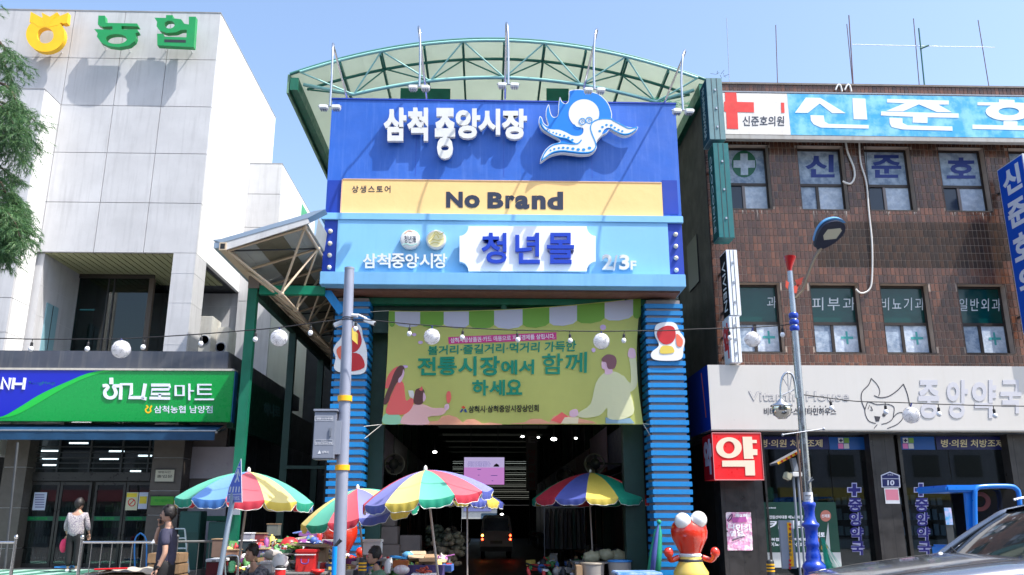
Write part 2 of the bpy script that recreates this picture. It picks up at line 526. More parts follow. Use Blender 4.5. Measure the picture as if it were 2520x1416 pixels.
# octopus emblem
oc = lambda x, y: (1320 + x / 7.454,220 + y / 7.454)
def op(l): return [oc(*p) for p in l]
emb = thing('octopus_emblem', 'white octopus emblem on a bright blue wave, raised on the top board', 'sign', V(1445,310, YB - 0.2))
outl = smoothloop([(600,30),(700,5),(860,5),(1040,50),(1180,110),(1320,260),(1385,440),(1392,545),(1500,605),(1640,680),(1760,700),(1862,690),
     (1830,760),(1720,840),(1600,860),(1460,800),(1355,735),(1290,800),(1200,850),(1105,970),(1105,1080),(1010,1180),(850,1205),(640,1185),
     (450,1170),(250,1220),(90,1332),(75,1290),(150,1130),(270,1020),(430,965),(380,900),(250,830),(110,740),(45,610),(60,500),(100,520),
     (140,620),(215,660),(175,500),(180,370),(228,275),(260,420),(300,500),(370,500),(400,430),(410,250),(432,140),(470,220),(530,260),(580,220),(600,100)],4)
SO = onY(YB - 0.245)
pp(MB(), op(outl), SO, (0,0.12,0)).mk('backing_edge', M['octo_white'], emb)
def shrink(l, d):
 n = len(l); out = []
 A = sum(l[i][0] * l[(i + 1) % n][1] - l[(i + 1) % n][0] * l[i][1] for i in range(n))
 sg = 1 if A > 0 else -1
 for i in range(n):
  a = l[i - 1]; b = l[(i + 1) % n]; dx, dy = b[0] - a[0], b[1] - a[1]; q = math.hypot(dx, dy) or 1
  out.append((l[i][0] - sg * dy / q * d, l[i][1] + sg * dx / q * d))
 return out
pp(MB(), op(shrink(outl, 13)), onY(YB - 0.250),(0,0.005,0)).mk('wave', M['octo_blue'], emb)
W = onY(YB - 0.256); WO = (0,0.005,0)
mb = MB()
pp(mb, op(ellipse(873,450,280,265,40)), W, WO)
mb.mk('head', M['octo_white'], emb)
W2 = onY(YB - 0.262)
mb = MB()
pp(mb, op(smoothloop([(870,640),(1010,620),(1100,560),(1250,548),(1400,570),(1560,660),(1700,715),(1850,705),(1740,800),(1600,825),(1450,770),(1350,710),(1270,720),(1215,790),
      (1195,840),(1110,940),(1085,1050),(1000,1140),(850,1165),(640,1145),(450,1130),(280,1170),(110,1290),(180,1150),(300,1040),(450,1010),
      (620,1010),(760,1010),(700,980),(560,900),(420,870),(260,810),(130,710),(85,610),(160,690),(260,735),(420,745),(540,790),(660,850),(780,855),(850,810),(865,730),(840,690)],4)), W2, WO)
mb.mk('tentacles', M['octo_white'], emb)
W3 = onY(YB - 0.268)
mb = MB()
for s_, w in (([(1400,545),(1240,535),(1110,560),(1020,620),(995,720),(1030,840),(1080,960),(1090,1060),(1010,1140),(850,1160),(640,1140),(450,1125),(280,1165),(100,1300)],20),
    ([(100,1300),(160,1150),(290,1030),(450,985),(620,1000),(740,1000),(800,965),(828,925)],22),
    ([(1385,555),(1560,650),(1700,715),(1850,700),(1740,795),(1600,820),(1450,765),(1350,705)],20),
    ([(80,600),(140,715),(280,825),(430,880),(560,905),(690,985)],18),
    ([(690,640),(740,690),(830,700)],10)):
 pstroke(mb, op(smoothloop(s_, 4, False)), w / 7.454, W3, WO)
mb.mk('outline', M['octo_line'], emb)
mb = MB()
for x, y, r in ((1165,765,26),(1213,690,26),(1288,652,24),(1375,660,27),(1440,703,22),(1508,743,22),(1577,766,22),
    (205,740,11),(245,765,13),(310,790,16),(370,808,18),(435,830,19),(512,850,22),(588,885,25),(660,928,26),
    (260,1118,18),(330,1093,21),(412,1076,22),(493,1070,25),(577,1076,26),(672,1088,30),(768,1104,32),(868,1106,32),(975,1077,33)):
 pp(mb, op(ellipse(x, y, r, r * 0.75,12)), W3, WO)
tagp(mb.mk('suction_cups', M['octo_line'], emb), kind='stuff')
mb = MB()
for x, y in ((845,588),(967,568)):
 mb.ring_prism([W3(*oc(*p)) for p in ellipse(x, y, 64,62,24)],[W3(*oc(*p)) for p in ellipse(x, y, 50,48,24)], WO)
 pstroke(mb, op(smoothloop([(x - 22, y + 12),(x - 10, y - 8),(x + 10, y - 8),(x + 22, y + 12)],3, False)),1.2, W3, WO)
mb.mk('glasses', M['octo_line'], emb)
# lower light-blue signboard
YL = 18.42
x0, x1, z0, z1 = prect(795,545,1681,682, YL)
lx0, lx1, _, _ = prect(828,545,1646,682, YL)
MB().box(lx0, lx1, YL, YL + 0.6, z0, z1 - 0.003).mk('signboard', M['light_blue'], gate)
tx0, tx1, tz0, tz1 = prect(790,530,1681,547, YL - 0.02)
_, _, _, tz1 = prect(790,528,1681,547, YL - 0.02)
MB().box(tx0, tx1, YL - 0.03, YL + 0.6, z1, tz1).mk('top_band', M['light_blue'], gate, bevel=0.008)
for side, (a, b) in enumerate(((795,828),(1646,1681))):
 cx0, cx1, _, _ = prect(a, 560, b, 670, YL + 0.03)
 if side == 0: cx1 = lx0
 else: cx0 = lx1
 col = MB().box(cx0, cx1, YL + 0.03, YL + 0.6, z0, z1 - 0.003).mk('blue_end_panel', M['deep_blue'], gate)
 for py in ((569,599,628,658) if side == 0 else (577,606,635,665)):
  px = (a + b) / 2 + (py - 610) * (0.02 if side else -0.03)
  p = V(px, py, YL + 0.0)
  MB().lathe([(0.052,0),(0.052,0.02),(0.045,0.05),(0.025,0.068),(0,0.072)],(p.x, YL + 0.03, p.z),16,(0,-1,0)).mk('marquee_bulb', M['lamp_cream'], gate)
# cornice
YC = 18.08
cz1 = V(1240,684, YC).z; cz0 = V(1240,703, YC).z
c0, c1, _, _ = prect(786,684,1688,703, YC)
MB().box(c0, c1, YC, YL + 0.6, cz0, z0 - 0.002).mk('cornice', M['cornice_blue'], gate, bevel=0.01)
MB().box(c0 + 0.06, c1 - 0.06, YC + 0.35, YL + 0.6, cz0 - 0.045, cz0 - 0.002).mk('cornice_soffit_edge', mat('rusty_edge', (120,84,70), rough=0.7, noise=0.3), gate)
mb = MB()
for k in range(14):
 px = 905 + k * 50
 p = V(px, 0,1)
 x = V(px, 700, YC).x
 mb.lathe([(0.03,0),(0.03,0.05),(0.018,0.06)],(x, YC + 0.1, z0),8)
# round medallions
for px, kind in ((1009,0),(1073,1)):
 p = V(px, 589, YL - 0.12)
 d = MB().lathe([(0.215,0),(0.225,0.015),(0.225,0.10),(0.20,0.115),(0,0.115)][::1],(p.x, YL - 0.005, p.z),32,(0,-1,0)).mk('medallion', M['letter_white'], gate)
 S = onY(YL - 0.125)
 if kind == 0:
  lettering('청년海', (995,580,1024,598), S, (0,0.004,0), M['navy_print'], d, bold=0.0)
  mb = MB(); pstroke(mb, smoothloop([(990,603),(1000,600),(1012,604),(1026,600)],3, False),2.0, S, (0,0.004,0)); mb.mk('emblem_wave', mat('faded_teal', (150,200,190)), d)
  mb = MB(); pstroke(mb, smoothloop([(996,575),(1005,568),(1016,570)],3, False),3.0, S, (0,0.004,0)); mb.mk('emblem_sun', mat('faded_peach', (240,190,160)), d)
 else:
  mb = MB()
  for s_ in ([(1056,596),(1066,590),(1078,592),(1092,588)],[(1058,602),(1070,597),(1082,600)],[(1056,590),(1066,580),(1073,570),(1082,578),(1092,572)],[(1064,590),(1073,576),(1080,586)]):
   pstroke(mb, smoothloop(s_, 3, False),2.2, S, (0,0.004,0))
  mb.mk('emblem_print', mat('faded_gold', (205,190,110)), d)
  MB().lathe([(0.19,0),(0.19,0.003)],(p.x, YL - 0.1205, p.z),28,(0,-1,0)).mk('emblem_ground', mat('pale_yellow', (225,218,170)), d)
for i, ch in enumerate('삼척중앙시장'):
 a = 893 + i * 34.8
 lettering(ch, (a, 624, a + 33,660), onY(YL - 0.09),(0,0.05,0), M['letter_white'], gate, name='letter', bold=0.018)
for ch, q in (('2', (1482,626,1508,664)),('/', (1508,628,1520,666)),('3', (1524,627,1549,664)),('F', (1552,642,1566,664))):
 lettering(ch, q, onY(YL - 0.10),(0,0.06,0), M['letter_white'], gate, name='letter', bold=0.03)
# white plate with scooped corners
r_ = 22
pl = [(1152,557),(1444,557)] + [(1466 - r_ * math.sin(t) + 0,557 + r_ * math.cos(t) * 1.0 + 0) for t in ()] 
def scoop(cx_, cy_, a0, a1): return [(cx_ + r_ * math.cos(R(a0 + (a1 - a0) * i / 6)), cy_ + 24 * math.sin(R(a0 + (a1 - a0) * i / 6))) for i in range(7)]
pl = scoop(1466,557,180,90) + scoop(1466,668,270,180) + scoop(1131,668,0,-90) + scoop(1131,557,90,0)
plate = pp(MB(), pl, onY(YL - 0.19),(0,0.12,0)).mk('name_plate', M['panel_white'], gate)
for ch, a, b in (('청', 1185,1247),('년', 1268,1329),('몰', 1346,1413)):
 lettering(ch, (a, 573, b, 648), onY(YL - 0.27),(0,0.05,0), M['letter_blue'], plate, name='letter', bold=0.02)
 lettering(ch, (a, 576, b, 651), onY(YL - 0.22),(0,0.025,0), mat('letter_rim', (200,205,240)), plate, name='letter_rim', bold=0.04)
# pillars of horizontal slats
def pillar(side):
 YP = 18.78
 xa = V(812 if side == 0 else 1597,1000, YP).x
 xb = V(905 - 5 if side == 0 else 1693,1000, YP).x
 zt = cz0 - 0.12
 depth = 0.75
 core = MB().box(xa + 0.05, xb - 0.05, YP + 0.05, YP + depth - 0.05,0.0, zt)
 core.mk('pillar_core', M['slat_core'], gate)
 core2 = MB()
 pitch = 0.1655; h = 0.105
 n = int((zt - 0.06) / pitch)
 me = MB().box(-(xb - xa) / 2,(xb - xa) / 2,0, depth, 0, h).mk('slat', M['slat_blue'], gate, bevel=0.006)
 base = me.data; first = True
 cxm = (xa + xb) / 2
 for k in range(n):
  z = zt - 0.09 - h - k * pitch
  if z < 0.02: break
  jx = rnd.uniform(-0.006,0.006); jr = rnd.uniform(-0.003,0.003)
  if first:
   o = me; o.location = Vc((cxm, YP, z)) - ORG[gate.name]; first = False
   # mesh was written relative to the gate origin: shift it back
   for v in base.vertices: v.co += ORG[gate.name]
  else:
   o = inst(base, 'slat', (cxm + jx, YP + rnd.uniform(-0.004,0.004), z), gate, (0, jr, 0))
 return xa, xb
PL = pillar(0); PR = pillar(1)
# steel frame behind the signboard
mb = MB()
zb = cz0 - 0.08
MB().box(PL[1] - 0.3, PR[0] + 0.3,19.0,19.22, zb - 0.12, zb + 0.02).mk('lintel_beam', M['steel_green'], gate)
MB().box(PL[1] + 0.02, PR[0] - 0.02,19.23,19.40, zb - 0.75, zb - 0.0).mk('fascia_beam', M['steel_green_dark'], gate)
for x in (V(1240,750,19.0).x, V(1490,750,19.0).x):
 MB().box(x - 0.06, x + 0.06,19.05,19.15, zb - 0.4, zb - 0.125).mk('hanger', M['steel_green'], gate)
for a, b in ((908,945),(1532,1580)):
 x0_, x1_, _, _ = prect(a, 1000, b, 1100,19.7)
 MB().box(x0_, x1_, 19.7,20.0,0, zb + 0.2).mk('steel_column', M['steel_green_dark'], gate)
# lattice column beside the right pillar (seen past the slats)
mb = MB()
# blue knee brace at the left end
a = V(800,712,18.5); b = V(842,770,18.5)
MB().bar(a, b, 0.12,0.18).mk('knee_brace', M['slat_blue'], gate)
# rear box of the gate (hides nothing, closes the body)
bx0, bx1, bz0, bz1 = prect(830,300,1640,680, YB + 0.6)
MB().box(PL[0] + 0.1, PR[1] - 0.1, YL + 0.62, YL + 0.9, cz0 + 0.05, z1 - 0.1).mk('rear_frame', M['dark_metal'], gate)
# blank cut-out plaques on the pillars
def plaque(outline, label, cores):
 t = thing('pillar_plaque', label, 'plaque', V(outline[0][0], outline[0][1],18.74), 'cut-out plaques on the gate pillars')
 c = [sum(p[i] for p in outline) / len(outline) for i in (0,1)]
 pp(MB(), smoothloop(outline, 4), onY(18.715),(0,0.05,0)).mk('plaque_board', M['white_paint'], t)
 for pts, m_, y in cores:
  pp(MB(), smoothloop(pts, 4), onY(y),(0,0.008,0)).mk('colour_field', m_, t)
 return t
mred = mat('plaque_red', (196,36,40), rough=0.4, noise=0.2, nscale=3)
myel = mat('plaque_yellow', (214,190,80), rough=0.4)
mor = mat('plaque_orange', (228,110,80), rough=0.4)
plaque([(1615,800),(1640,793),(1662,796),(1672,815),(1685,835),(1682,858),(1676,884),(1640,888),(1608,884),(1603,868),(1622,850),(1612,825)],
  'white edged cut-out plaque in red and yellow on the right slatted pillar',
  [([(1620,812),(1640,802),(1658,806),(1663,825),(1655,842),(1638,848),(1624,840),(1617,826)], mred, 18.705),
  ([(1627,854),(1640,851),(1655,854),(1658,868),(1626,870)], myel, 18.704),([(1665,822),(1680,836),(1678,852),(1666,850)], mor, 18.703)])
plaque([(845,800),(870,792),(888,805),(893,830),(900,850),(903,880),(898,915),(870,922),(835,916),(822,905),(826,880),(820,862),(828,845),(840,830)],
  'white edged red cut-out plaque on the left slatted pillar behind the camera pole',
  [([(848,815),(868,802),(884,815),(890,840),(880,862),(860,868),(846,850)], mred, 18.705),
  ([(828,862),(842,852),(850,880),(836,884)], mor, 18.704),([(850,874),(885,872),(896,905),(850,912)], mred, 18.703)])
# floodlight arms: chrome arches with two little lamps each
for i, (fx, fy, ax_, ay_, bx_, by_) in enumerate(((812,262,820,108,868,243),(1032,214,1030,66,1052,205),(1251,208,1246,57,1243,200),(1463,220,1470,72,1427,212),(1681,272,1687,124,1612,262))):
 words_ = ('nearest the mart', 'second from the mart side', 'in the middle of the board', 'above the octopus emblem', 'nearest the brick building')[i]
 YA = 17.35
 p3 = V(fx, fy, YA); pt = V(ax_, ay_, YA + 0.28)
 p0 = V(bx_, by_, YB + 0.5)
 t = thing('floodlight_arm', 'chrome arched floodlight arm with twin lamps, ' + words_, 'floodlight', (p0.x, p0.y, p0.z), 'floodlight arms over the gate')
 pts = []
 top = pt
 base = Vc((p3.x, YB + 0.25, z1 + 1.0))
 root_ = Vc((p0.x, YB + 0.52, V(bx_, by_, YB + 0.52).z - 0.5))
 ctrl = [root_, root_.lerp(top, 0.5), root_.lerp(top, 0.9) + Vc((0,0,-0.02)), top, Vc((p3.x * 0.6 + top.x * 0.4, YA + 0.06, top.z - 0.28)), Vc((p3.x, YA, p3.z + 0.75)), p3]
 def cr(P, k):
  out = []
  for a in range(len(P) - 1):
   p_0, p_1, p_2, p_3 = P[max(a - 1,0)], P[a], P[a + 1], P[min(a + 2, len(P) - 1)]
   for j in range(k):
    u = j / k
    out.append(0.5 * ((2 * p_1) + (p_2 - p_0) * u + (2 * p_0 - 5 * p_1 + 4 * p_2 - p_3) * u * u + (3 * p_1 - p_0 - 3 * p_2 + p_3) * u ** 3))
  return out + [P[-1]]
 MB().tube(cr(ctrl, 6),0.026,8).mk('arm', M['chrome'], t)
 for s in (-1,1):
  c = p3 + Vc((s * 0.14,0,-0.03))
  b = MB().obox(c, (0.19,0.16,0.09)).mk('lamp_housing', M['white_paint'], t, bevel=0.015)
  mb = MB()
  for q in (-0.05,0,0.05): mb.obox(c + Vc((q, -0.0,-0.055)),(0.03,0.15,0.022))
  mb.mk('cooling_rib', M['galv'], b)
 MB().tube([p3 + Vc((-0.26,0,0)), p3 + Vc((0.26,0,0))],0.017,8).mk('cross_bar', M['galv'], t)
# ================================================================ ARCADE ROOF
roof = thing('arcade_roof', 'cream barrel vaulted arcade roof on green tube trusses rising behind the gate', 'roof', (0.4,19.5,0))
YR = 19.55
def parab(p0, p1, p2):
 (xa, za),(xb, zb_),(xc, zc) = p0, p1, p2
 def f(x):
  return za * (x - xb) * (x - xc) / ((xa - xb) * (xa - xc)) + zb_ * (x - xa) * (x - xc) / ((xb - xa) * (xb - xc)) + zc * (x - xa) * (x - xb) / ((xc - xa) * (xc - xb))
 return f
A_ = V(714,186, YR); B_ = V(1250,99, YR); C_ = V(1740,200, YR)
zs = (A_.z + C_.z) / 2
arc = parab((A_.x, zs),((A_.x + C_.x) / 2, B_.z),(C_.x, zs))
XL, XR = A_.x, C_.x
NS = 24
for i in range(NS):            # one sheet per bay
 xa = XL + (XR - XL) * i / NS; xb = XL + (XR - XL) * (i + 1) / NS
 if i % 2 == 0:
  vs = []
  nn = 4
  for j in range(nn + 1):
   x = xa + (XL + (XR - XL) * (i + 2) / NS - xa) * j / nn
   vs += [(x, YR, arc(x)),(x, 47, arc(x)),(x, 47, arc(x) + 0.02),(x, YR, arc(x) + 0.02)]
  fs = []
  for j in range(nn):
   o = 4 * j
   fs += [(o, o + 1, o + 5, o + 4),(o + 3, o + 7, o + 6, o + 2),(o, o + 4, o + 7, o + 3),(o + 1, o + 2, o + 6, o + 5)]
  MB().add(vs, fs).mk('roof_sheet', M['roof_sheet'], roof, smooth=True)
pts = [Vc((XL + (XR - XL) * i / 40, YR - 0.03, arc(XL + (XR - XL) * i / 40) + 0.01)) for i in range(41)]
MB().tube(pts, 0.04,6).mk('edge_trim', M['roof_edge'], roof)
# eave beams running back
for x, m_ in ((XL + 0.12, M['steel_green']),(XR - 0.12, M['steel_green'])):
 MB().box(x - 0.10, x + 0.10, YR - 0.02,46.9, zs - 0.42, zs - 0.08).mk('eave_beam', m_, roof)
MB().box(XL - 0.06, XL + 0.0, YR, 46.9, zs - 0.50, zs + 0.02).mk('gutter', mat('gutter_green', (120,160,130), rough=0.6, noise=0.3), roof)
def truss(Y0):
 yf, yb, ym = Y0, Y0 + 0.9, Y0 + 0.45
 def ztop(x): return arc(x) - 0.16
 def zbot(x): return arc(x) - 0.16 - 0.80
 nt = [XL + 0.30] + [V(p, 140,19.6).x for p in (942,1140,1338,1536)] + [XR - 0.30]
 nb = [V(p, 220,20.4).x for p in (881,1062,1240,1424,1600)]
 def arcline(a, b, y, zf, k=30): return [Vc((a + (b - a) * i / k, y, zf(a + (b - a) * i / k))) for i in range(k + 1)]
 MB().tube(arcline(nt[0], nt[-1], yf, ztop),0.038,6).mk('top_chord', M['tube_teal'], roof)
 MB().tube(arcline(nt[0], nt[-1], yb, ztop),0.038,6).mk('top_chord', M['tube_green'], roof)
 zb0 = zbot
 MB().tube([Vc((nt[0], ym, ztop(nt[0]) - 0.1))] + arcline(nb[0], nb[-1], ym, zb0) + [Vc((nt[-1], ym, ztop(nt[-1]) - 0.1))],0.045,6).mk('bottom_chord', M['tube_teal'], roof)
 for k, x in enumerate(nb):
  for xx in (nt[k], nt[k + 1]):
   for y, m_ in ((yf, M['tube_teal']),(yb, M['tube_green'])):
    MB().tube([(x, ym, zb0(x)),(xx, y, ztop(xx))],0.021,6).mk('web_member', m_, roof)
 for x in nt[1:-1]:
  MB().tube([(x, yf, ztop(x)),(x, yb, ztop(x))],0.026,6).mk('web_member', M['tube_green'], roof)
for k in range(4):
 truss(19.32 if k == 0 else 20.0 + 4.2 * k)
for px in (846,942,1047,1140,1240,1338,1437,1536,1633):
 x = V(px, 130,20).x
 MB().box(x - 0.026, x + 0.026, YR + 0.02,46, arc(x) - 0.13, arc(x) - 0.02).mk('purlin', M['tube_green'], roof)
# green infill behind the top of the board
for a, b in ((985,1108),(1345,1400)):
 x0_, x1_, zz0, zz1 = prect(a, 218, b, 262,21.6)
 MB().box(x0_, x1_, 21.6,21.66, zz0 - 0.4, zz1).mk('infill_panel', mat('infill_green', (40,140,115), rough=0.6, noise=0.3, transl=0.3), roof)
for Y in (24,30,36,42):
 for x in (PL[1] - 0.35, PR[0] + 0.25):
  MB().box(x - 0.09, x + 0.09, Y, Y + 0.18,0, arc(x) - 1.2).mk('roof_column', M['steel_green_dark'], roof)
# netting caught on the right end of the truss
mb = MB()
for k in range(60):
 c = V(rnd.uniform(1602,1700),0,19.2)
 px = rnd.uniform(1605,1700); py = 250 + (px - 1605) * 0.12 + rnd.uniform(-10,14)
 p = V(px, py, 19.3 + rnd.uniform(-.1, .1)); q = V(px + rnd.uniform(-25,25), py + rnd.uniform(-8,8),19.3)
 mb.tube([p, q],0.006,4)
tagp(mb.mk('netting', mat('net_green', (20,150,110), rough=0.6), roof), kind='stuff')
# ================================================================ THE WHITE BUILDING WITH THE MART
YW = 23.0
XC = V(543,34, YW).x              # corner of the upper block
XLB = V(110,217,22.1).x
bank = thing('mart_building', 'pale grey panelled building with an open upper corner and a mart below', 'building', (XC - 5, YW, 0))
zr = V(300,29, YW).z              # roof
zs_ = V(300,622, YW).z            # soffit of the loggia
YBK = 30.0
# panel joints of the front: rows and columns from the photo
rows = [V(400, y, YW).z for y in (146,262,378,500,622)]
cols_px = (152,266,398,513)
def wallx(px, py): return V(px, py, YW).x
xcols = [V(p, q, YW).x for p, q in ((150,262),(278,266),(395,268))]
xfront0 = -22.0
# front panels, each a part
edges_z = [zr] + rows
edges_x = [xfront0, xcols[0] - 7.6, xcols[0] - 3.8, xcols[0], xcols[1], xcols[2], XC]
core = MB().box(xfront0, XC - 0.04, YW + 0.04, YBK - 0.04, zs_ + 0.04, zr - 0.04).mk('wall_core', M['joint_grey'], bank)
g = 0.009
for i in range(len(edges_z) - 1):
 for j in range(len(edges_x) - 1):
  x0, x1 = edges_x[j] + g, edges_x[j + 1] - (g if j < len(edges_x) - 2 else 0)
  z1, z0 = edges_z[i] - (g if i else 0), edges_z[i + 1] + (g if i < len(edges_z) - 2 else 0)
  MB().box(x0, x1, YW, YW + 0.1, z0, z1).mk('wall_panel', M['concrete_panel'], bank)
# side panels (facing the gate)
ysp = [YW + 0.1, YW + 2.45, YW + 4.75, YBK]
mside = mat('concrete_side', (238,238,236), rough=0.75, noise=0.08, nscale=0.8, streak=0.25, dirt=(200,196,186))
for i in range(len(edges_z) - 1):
 for j in range(3):
  y0, y1 = ysp[j] + g, ysp[j + 1] - g
  z1, z0 = edges_z[i] - (g if i else 0), edges_z[i + 1] + (g if i < len(edges_z) - 2 else 0)
  MB().box(XC - 0.1, XC, y0, y1, z0, z1).mk('wall_panel', mside, bank)
MB().box(xfront0, XC + 0.012, YW - 0.012, YBK, zr, zr + 0.03).mk('coping', mat('coping_grey', (0.33,0.33,0.34), rough=0.7, noise=0.3), bank)
MB().box(xfront0, XC - 0.05, YBK - 0.1, YBK, 0.2, zs_).mk('rear_wall', M['concrete_panel'], bank)
# soffit slats of the loggia
mso = mat('soffit_cream', (170,172,130), rough=0.6, noise=0.1)
MB().box(xfront0, XC - 0.15, YW + 0.15, YBK - 0.1, zs_ + 0.03, zs_ + 0.06).mk('soffit_backing', M['dark_metal'], bank)
xs = XC - 0.2
sl = MB().box(-0.085,0.085, YW + 0.12,26.4, zs_ - 0.01, zs_ + 0.028)
meS = None
x = XC - 0.35
k = 0
while x > V(95,622, YW).x:
 if meS is None:
  o = MB().box(x - 0.085, x + 0.085, YW + 0.12,26.4, zs_ - 0.01, zs_ + 0.028).mk('soffit_slat', mso, bank)
  meS = o.data; xref = x
 else:
  o = bpy.data.objects.new('soffit_slat', meS); COL.objects.link(o); o.parent = bank; o.location.x = x - xref
 x -= 0.20
# corner pillar
px0 = V(419,700, YW).x
YP2 = VX(505,680, XC).y
zfl = 5.6
MB().box(px0, XC, YW - 0.002, YP2, zfl - 2.2, zs_ - 0.002).mk('corner_pillar', M['concrete_panel'], bank)
for z in (V(450,672, YW).z, V(450,745, YW).z, V(450,848, YW).z):
 MB().box(px0 - 0.004, XC + 0.004, YW - 0.006, YP2, z - 0.008, z + 0.008).mk('joint', M['joint_grey'], bank)
# side wall behind the side opening
YO = VX(590,722, XC).y
MB().box(XC - 0.25, XC - 0.002, YO, YBK, 0.2, zs_ - 0.002).mk('side_wall', M['concrete_panel'], bank)
MB().box(V(430,760, YO).x, XC - 0.252, YO, YO + 0.2, zfl - 0.4, zs_ - 0.012).mk('loggia_wall', M['concrete_panel'], bank)
for z in (V(540,755, YO).z, V(540,842, YO).z):
 MB().box(V(430,760, YO).x, XC + 0.003, YO - 0.006, YO + 0.001, z - 0.01, z + 0.01).mk('joint', M['joint_grey'], bank)
x = V(585,760, YO).x
MB().box(x - 0.008, x + 0.008, YO - 0.006, YO + 0.001, zfl - 0.4, zs_ - 0.02).mk('joint', M['joint_grey'], bank)
# glazing
YG = 25.2
ga, gb = V(186,760, YG).x, V(362,760, YG).x
zg = zs_ - 0.012
MB().box(ga, gb, YG + 0.02, YG + 0.04, zfl - 0.3, zg - 0.12).mk('window_pane', M['glass_green'], bank)
MB().box(gb, gb + 0.02, YG + 0.12, YO, zfl - 0.3, zg - 0.12).mk('window_pane', M['glass_green'], bank)
mbz = mat('bronze_frame', (0.07,0.06,0.05), rough=0.45, metal=0.4)
fr = MB().box(gb - 0.02, gb + 0.12, YG - 0.02, YG + 0.12, zfl - 0.3, zg - 0.12).mk('window_frame', mat('bronze_post', (96,84,74), rough=0.5), bank)
MB().box(ga, gb + 0.1, YG - 0.04, YG + 0.10, zg - 0.12, zg).mk('window_head', mbz, bank)
MB().box(ga, gb, YG - 0.03, YG + 0.06, zfl - 0.3, zfl - 0.2).mk('window_sill', M['steel_green_dark'], bank)
for u in (0.42,0.5):
 x = ga + (gb - ga) * u
 MB().box(x - 0.02, x + 0.02, YG - 0.01, YG + 0.05, zfl - 0.2, zg - 0.12).mk('mullion', M['dark_metal'], bank)
MB().box(ga, gb, YG + 1.2, YG + 1.3, zfl - 0.4, zg).mk('inner_wall', M['dark_wall'], bank)
MB().box(ga + 0.9, ga + 2.0, YG + 0.5, YG + 0.56, zfl, zg - 0.7).mk('blind', mat('blind_green', (60,100,98), rough=0.8), bank)
# left projecting block
zlb = V(60,219,22.1).z
zrow2 = [V(60, y, 22.1).z for y in (330,455,647,733,818)]
xb0 = -20.0
prev = zlb
mbc = MB().box(xb0, XLB - 0.03,22.13, YW - 0.001,3.2, zlb - 0.03).mk('block_core', M['joint_grey'], bank)
for k, z in enumerate(zrow2 + [3.2]):
 for xa, xb in ((xb0, XLB - 4.4),(XLB - 4.4, XLB - 2.2),(XLB - 2.2, XLB)):
  MB().box(xa + g, xb - (g if xb != XLB else 0),22.1,22.2, z + g, prev - (g if k else 0)).mk('wall_panel', M['concrete_panel'], bank)
 MB().box(XLB - 0.1, XLB, 22.2 + 0.01, YW + (0.0 if z > zs_ else 0.0), z + g, prev - (g if k else 0)).mk('wall_panel', mside, bank)
 prev = z
MB().box(xb0, XLB + 0.01,22.09, YW, zlb, zlb + 0.02).mk('coping', MATS['coping_grey'], bank)
# inner left wall of the loggia with a door
xil = V(103,640, YW).x
MB().box(xil - 0.4, xil, YW + 0.11,25.3,3.2, zs_ - 0.01).mk('loggia_wall', M['concrete_panel'], bank)
for z in (V(150,720,24).z, V(150,800,24.5).z - 0.0):
 MB().box(xil, xil + 0.005, YW + 0.12,25.2, z - 0.012, z + 0.012).mk('joint', M['joint_grey'], bank)
dy0, dy1 = VX(104,800, xil).y + 0.05, VX(136,800, xil).y
dz1 = VX(120,748, xil).z
d = MB().box(xil, xil + 0.035, dy0, dy1, zfl - 0.6, dz1).mk('door', mat('door_teal', (130,170,180), rough=0.4, noise=0.1), bank)
MB().box(xil + 0.035, xil + 0.045,(dy0 + dy1) / 2 - 0.01,(dy0 + dy1) / 2 + 0.01, zfl - 0.6, dz1 - 0.02).mk('door_gap', M['black'], d)
MB().box(ga - 0.4, ga - 0.02, YG, YG + 0.3,3.2, zg).mk('loggia_wall', M['concrete_panel'], bank)
# loggia floor (the roof of the shop front)
YF = 21.5
xF = V(562,885, YF).x
zf1 = V(300,864, YF).z; zf0 = V(300,911, YF).z
mfas = mat('fascia_metal', (92,94,104), rough=0.4, metal=0.5, noise=0.25, nscale=1.2, streak=0.4, dirt=(150,145,135))
MB().box(-22, xF, YF, YO - 0.02, zf0 + 0.02, zf1).mk('shop_roof_fascia', mfas, bank, bevel=0.015)
MB().box(XC - 0.3, xF, YO - 0.015, YBK, zf0 + 0.02, zf1 - 0.002).mk('shop_roof_fascia', mfas, bank)
# second block further back and the lower wing
YB2 = VX(613,420, XC).y
xr2 = V(694,410, YB2).x
z2 = V(650,403, YB2).z
z2rows = [z2, V(650,478, YB2).z, V(650,560, YB2).z, zs_ - 0.3,3.0]
for a, b in zip(z2rows[:-1], z2rows[1:]):
 MB().box(XC + 0.002, xr2, YB2, YB2 + 0.12, b + g, a - (g if a != z2 else 0)).mk('wall_panel', M['concrete_panel'], bank)
 MB().box(xr2 - 0.1, xr2, YB2 + 0.121,33.0, b + g, a - (g if a != z2 else 0)).mk('wall_panel', mside, bank)
MB().box(XC + 0.01, xr2 - 0.11, YB2 + 0.125,33,3.0, z2 - 0.03).mk('block_core', M['joint_grey'], bank)
MB().box(XC + 0.002, xr2 + 0.01, YB2 - 0.01,33, z2, z2 + 0.02).mk('coping', MATS['coping_grey'], bank)
x0_, x1_, zz0, zz1 = prect(707,500,737,555,30.5)
MB().box(xr2 + 0.003, x1_, 30.5,31.5, zz0 - 0.5, zz1).mk('roof_hatch', mat('hatch_green', (80,170,120), rough=0.6, noise=0.25), bank)
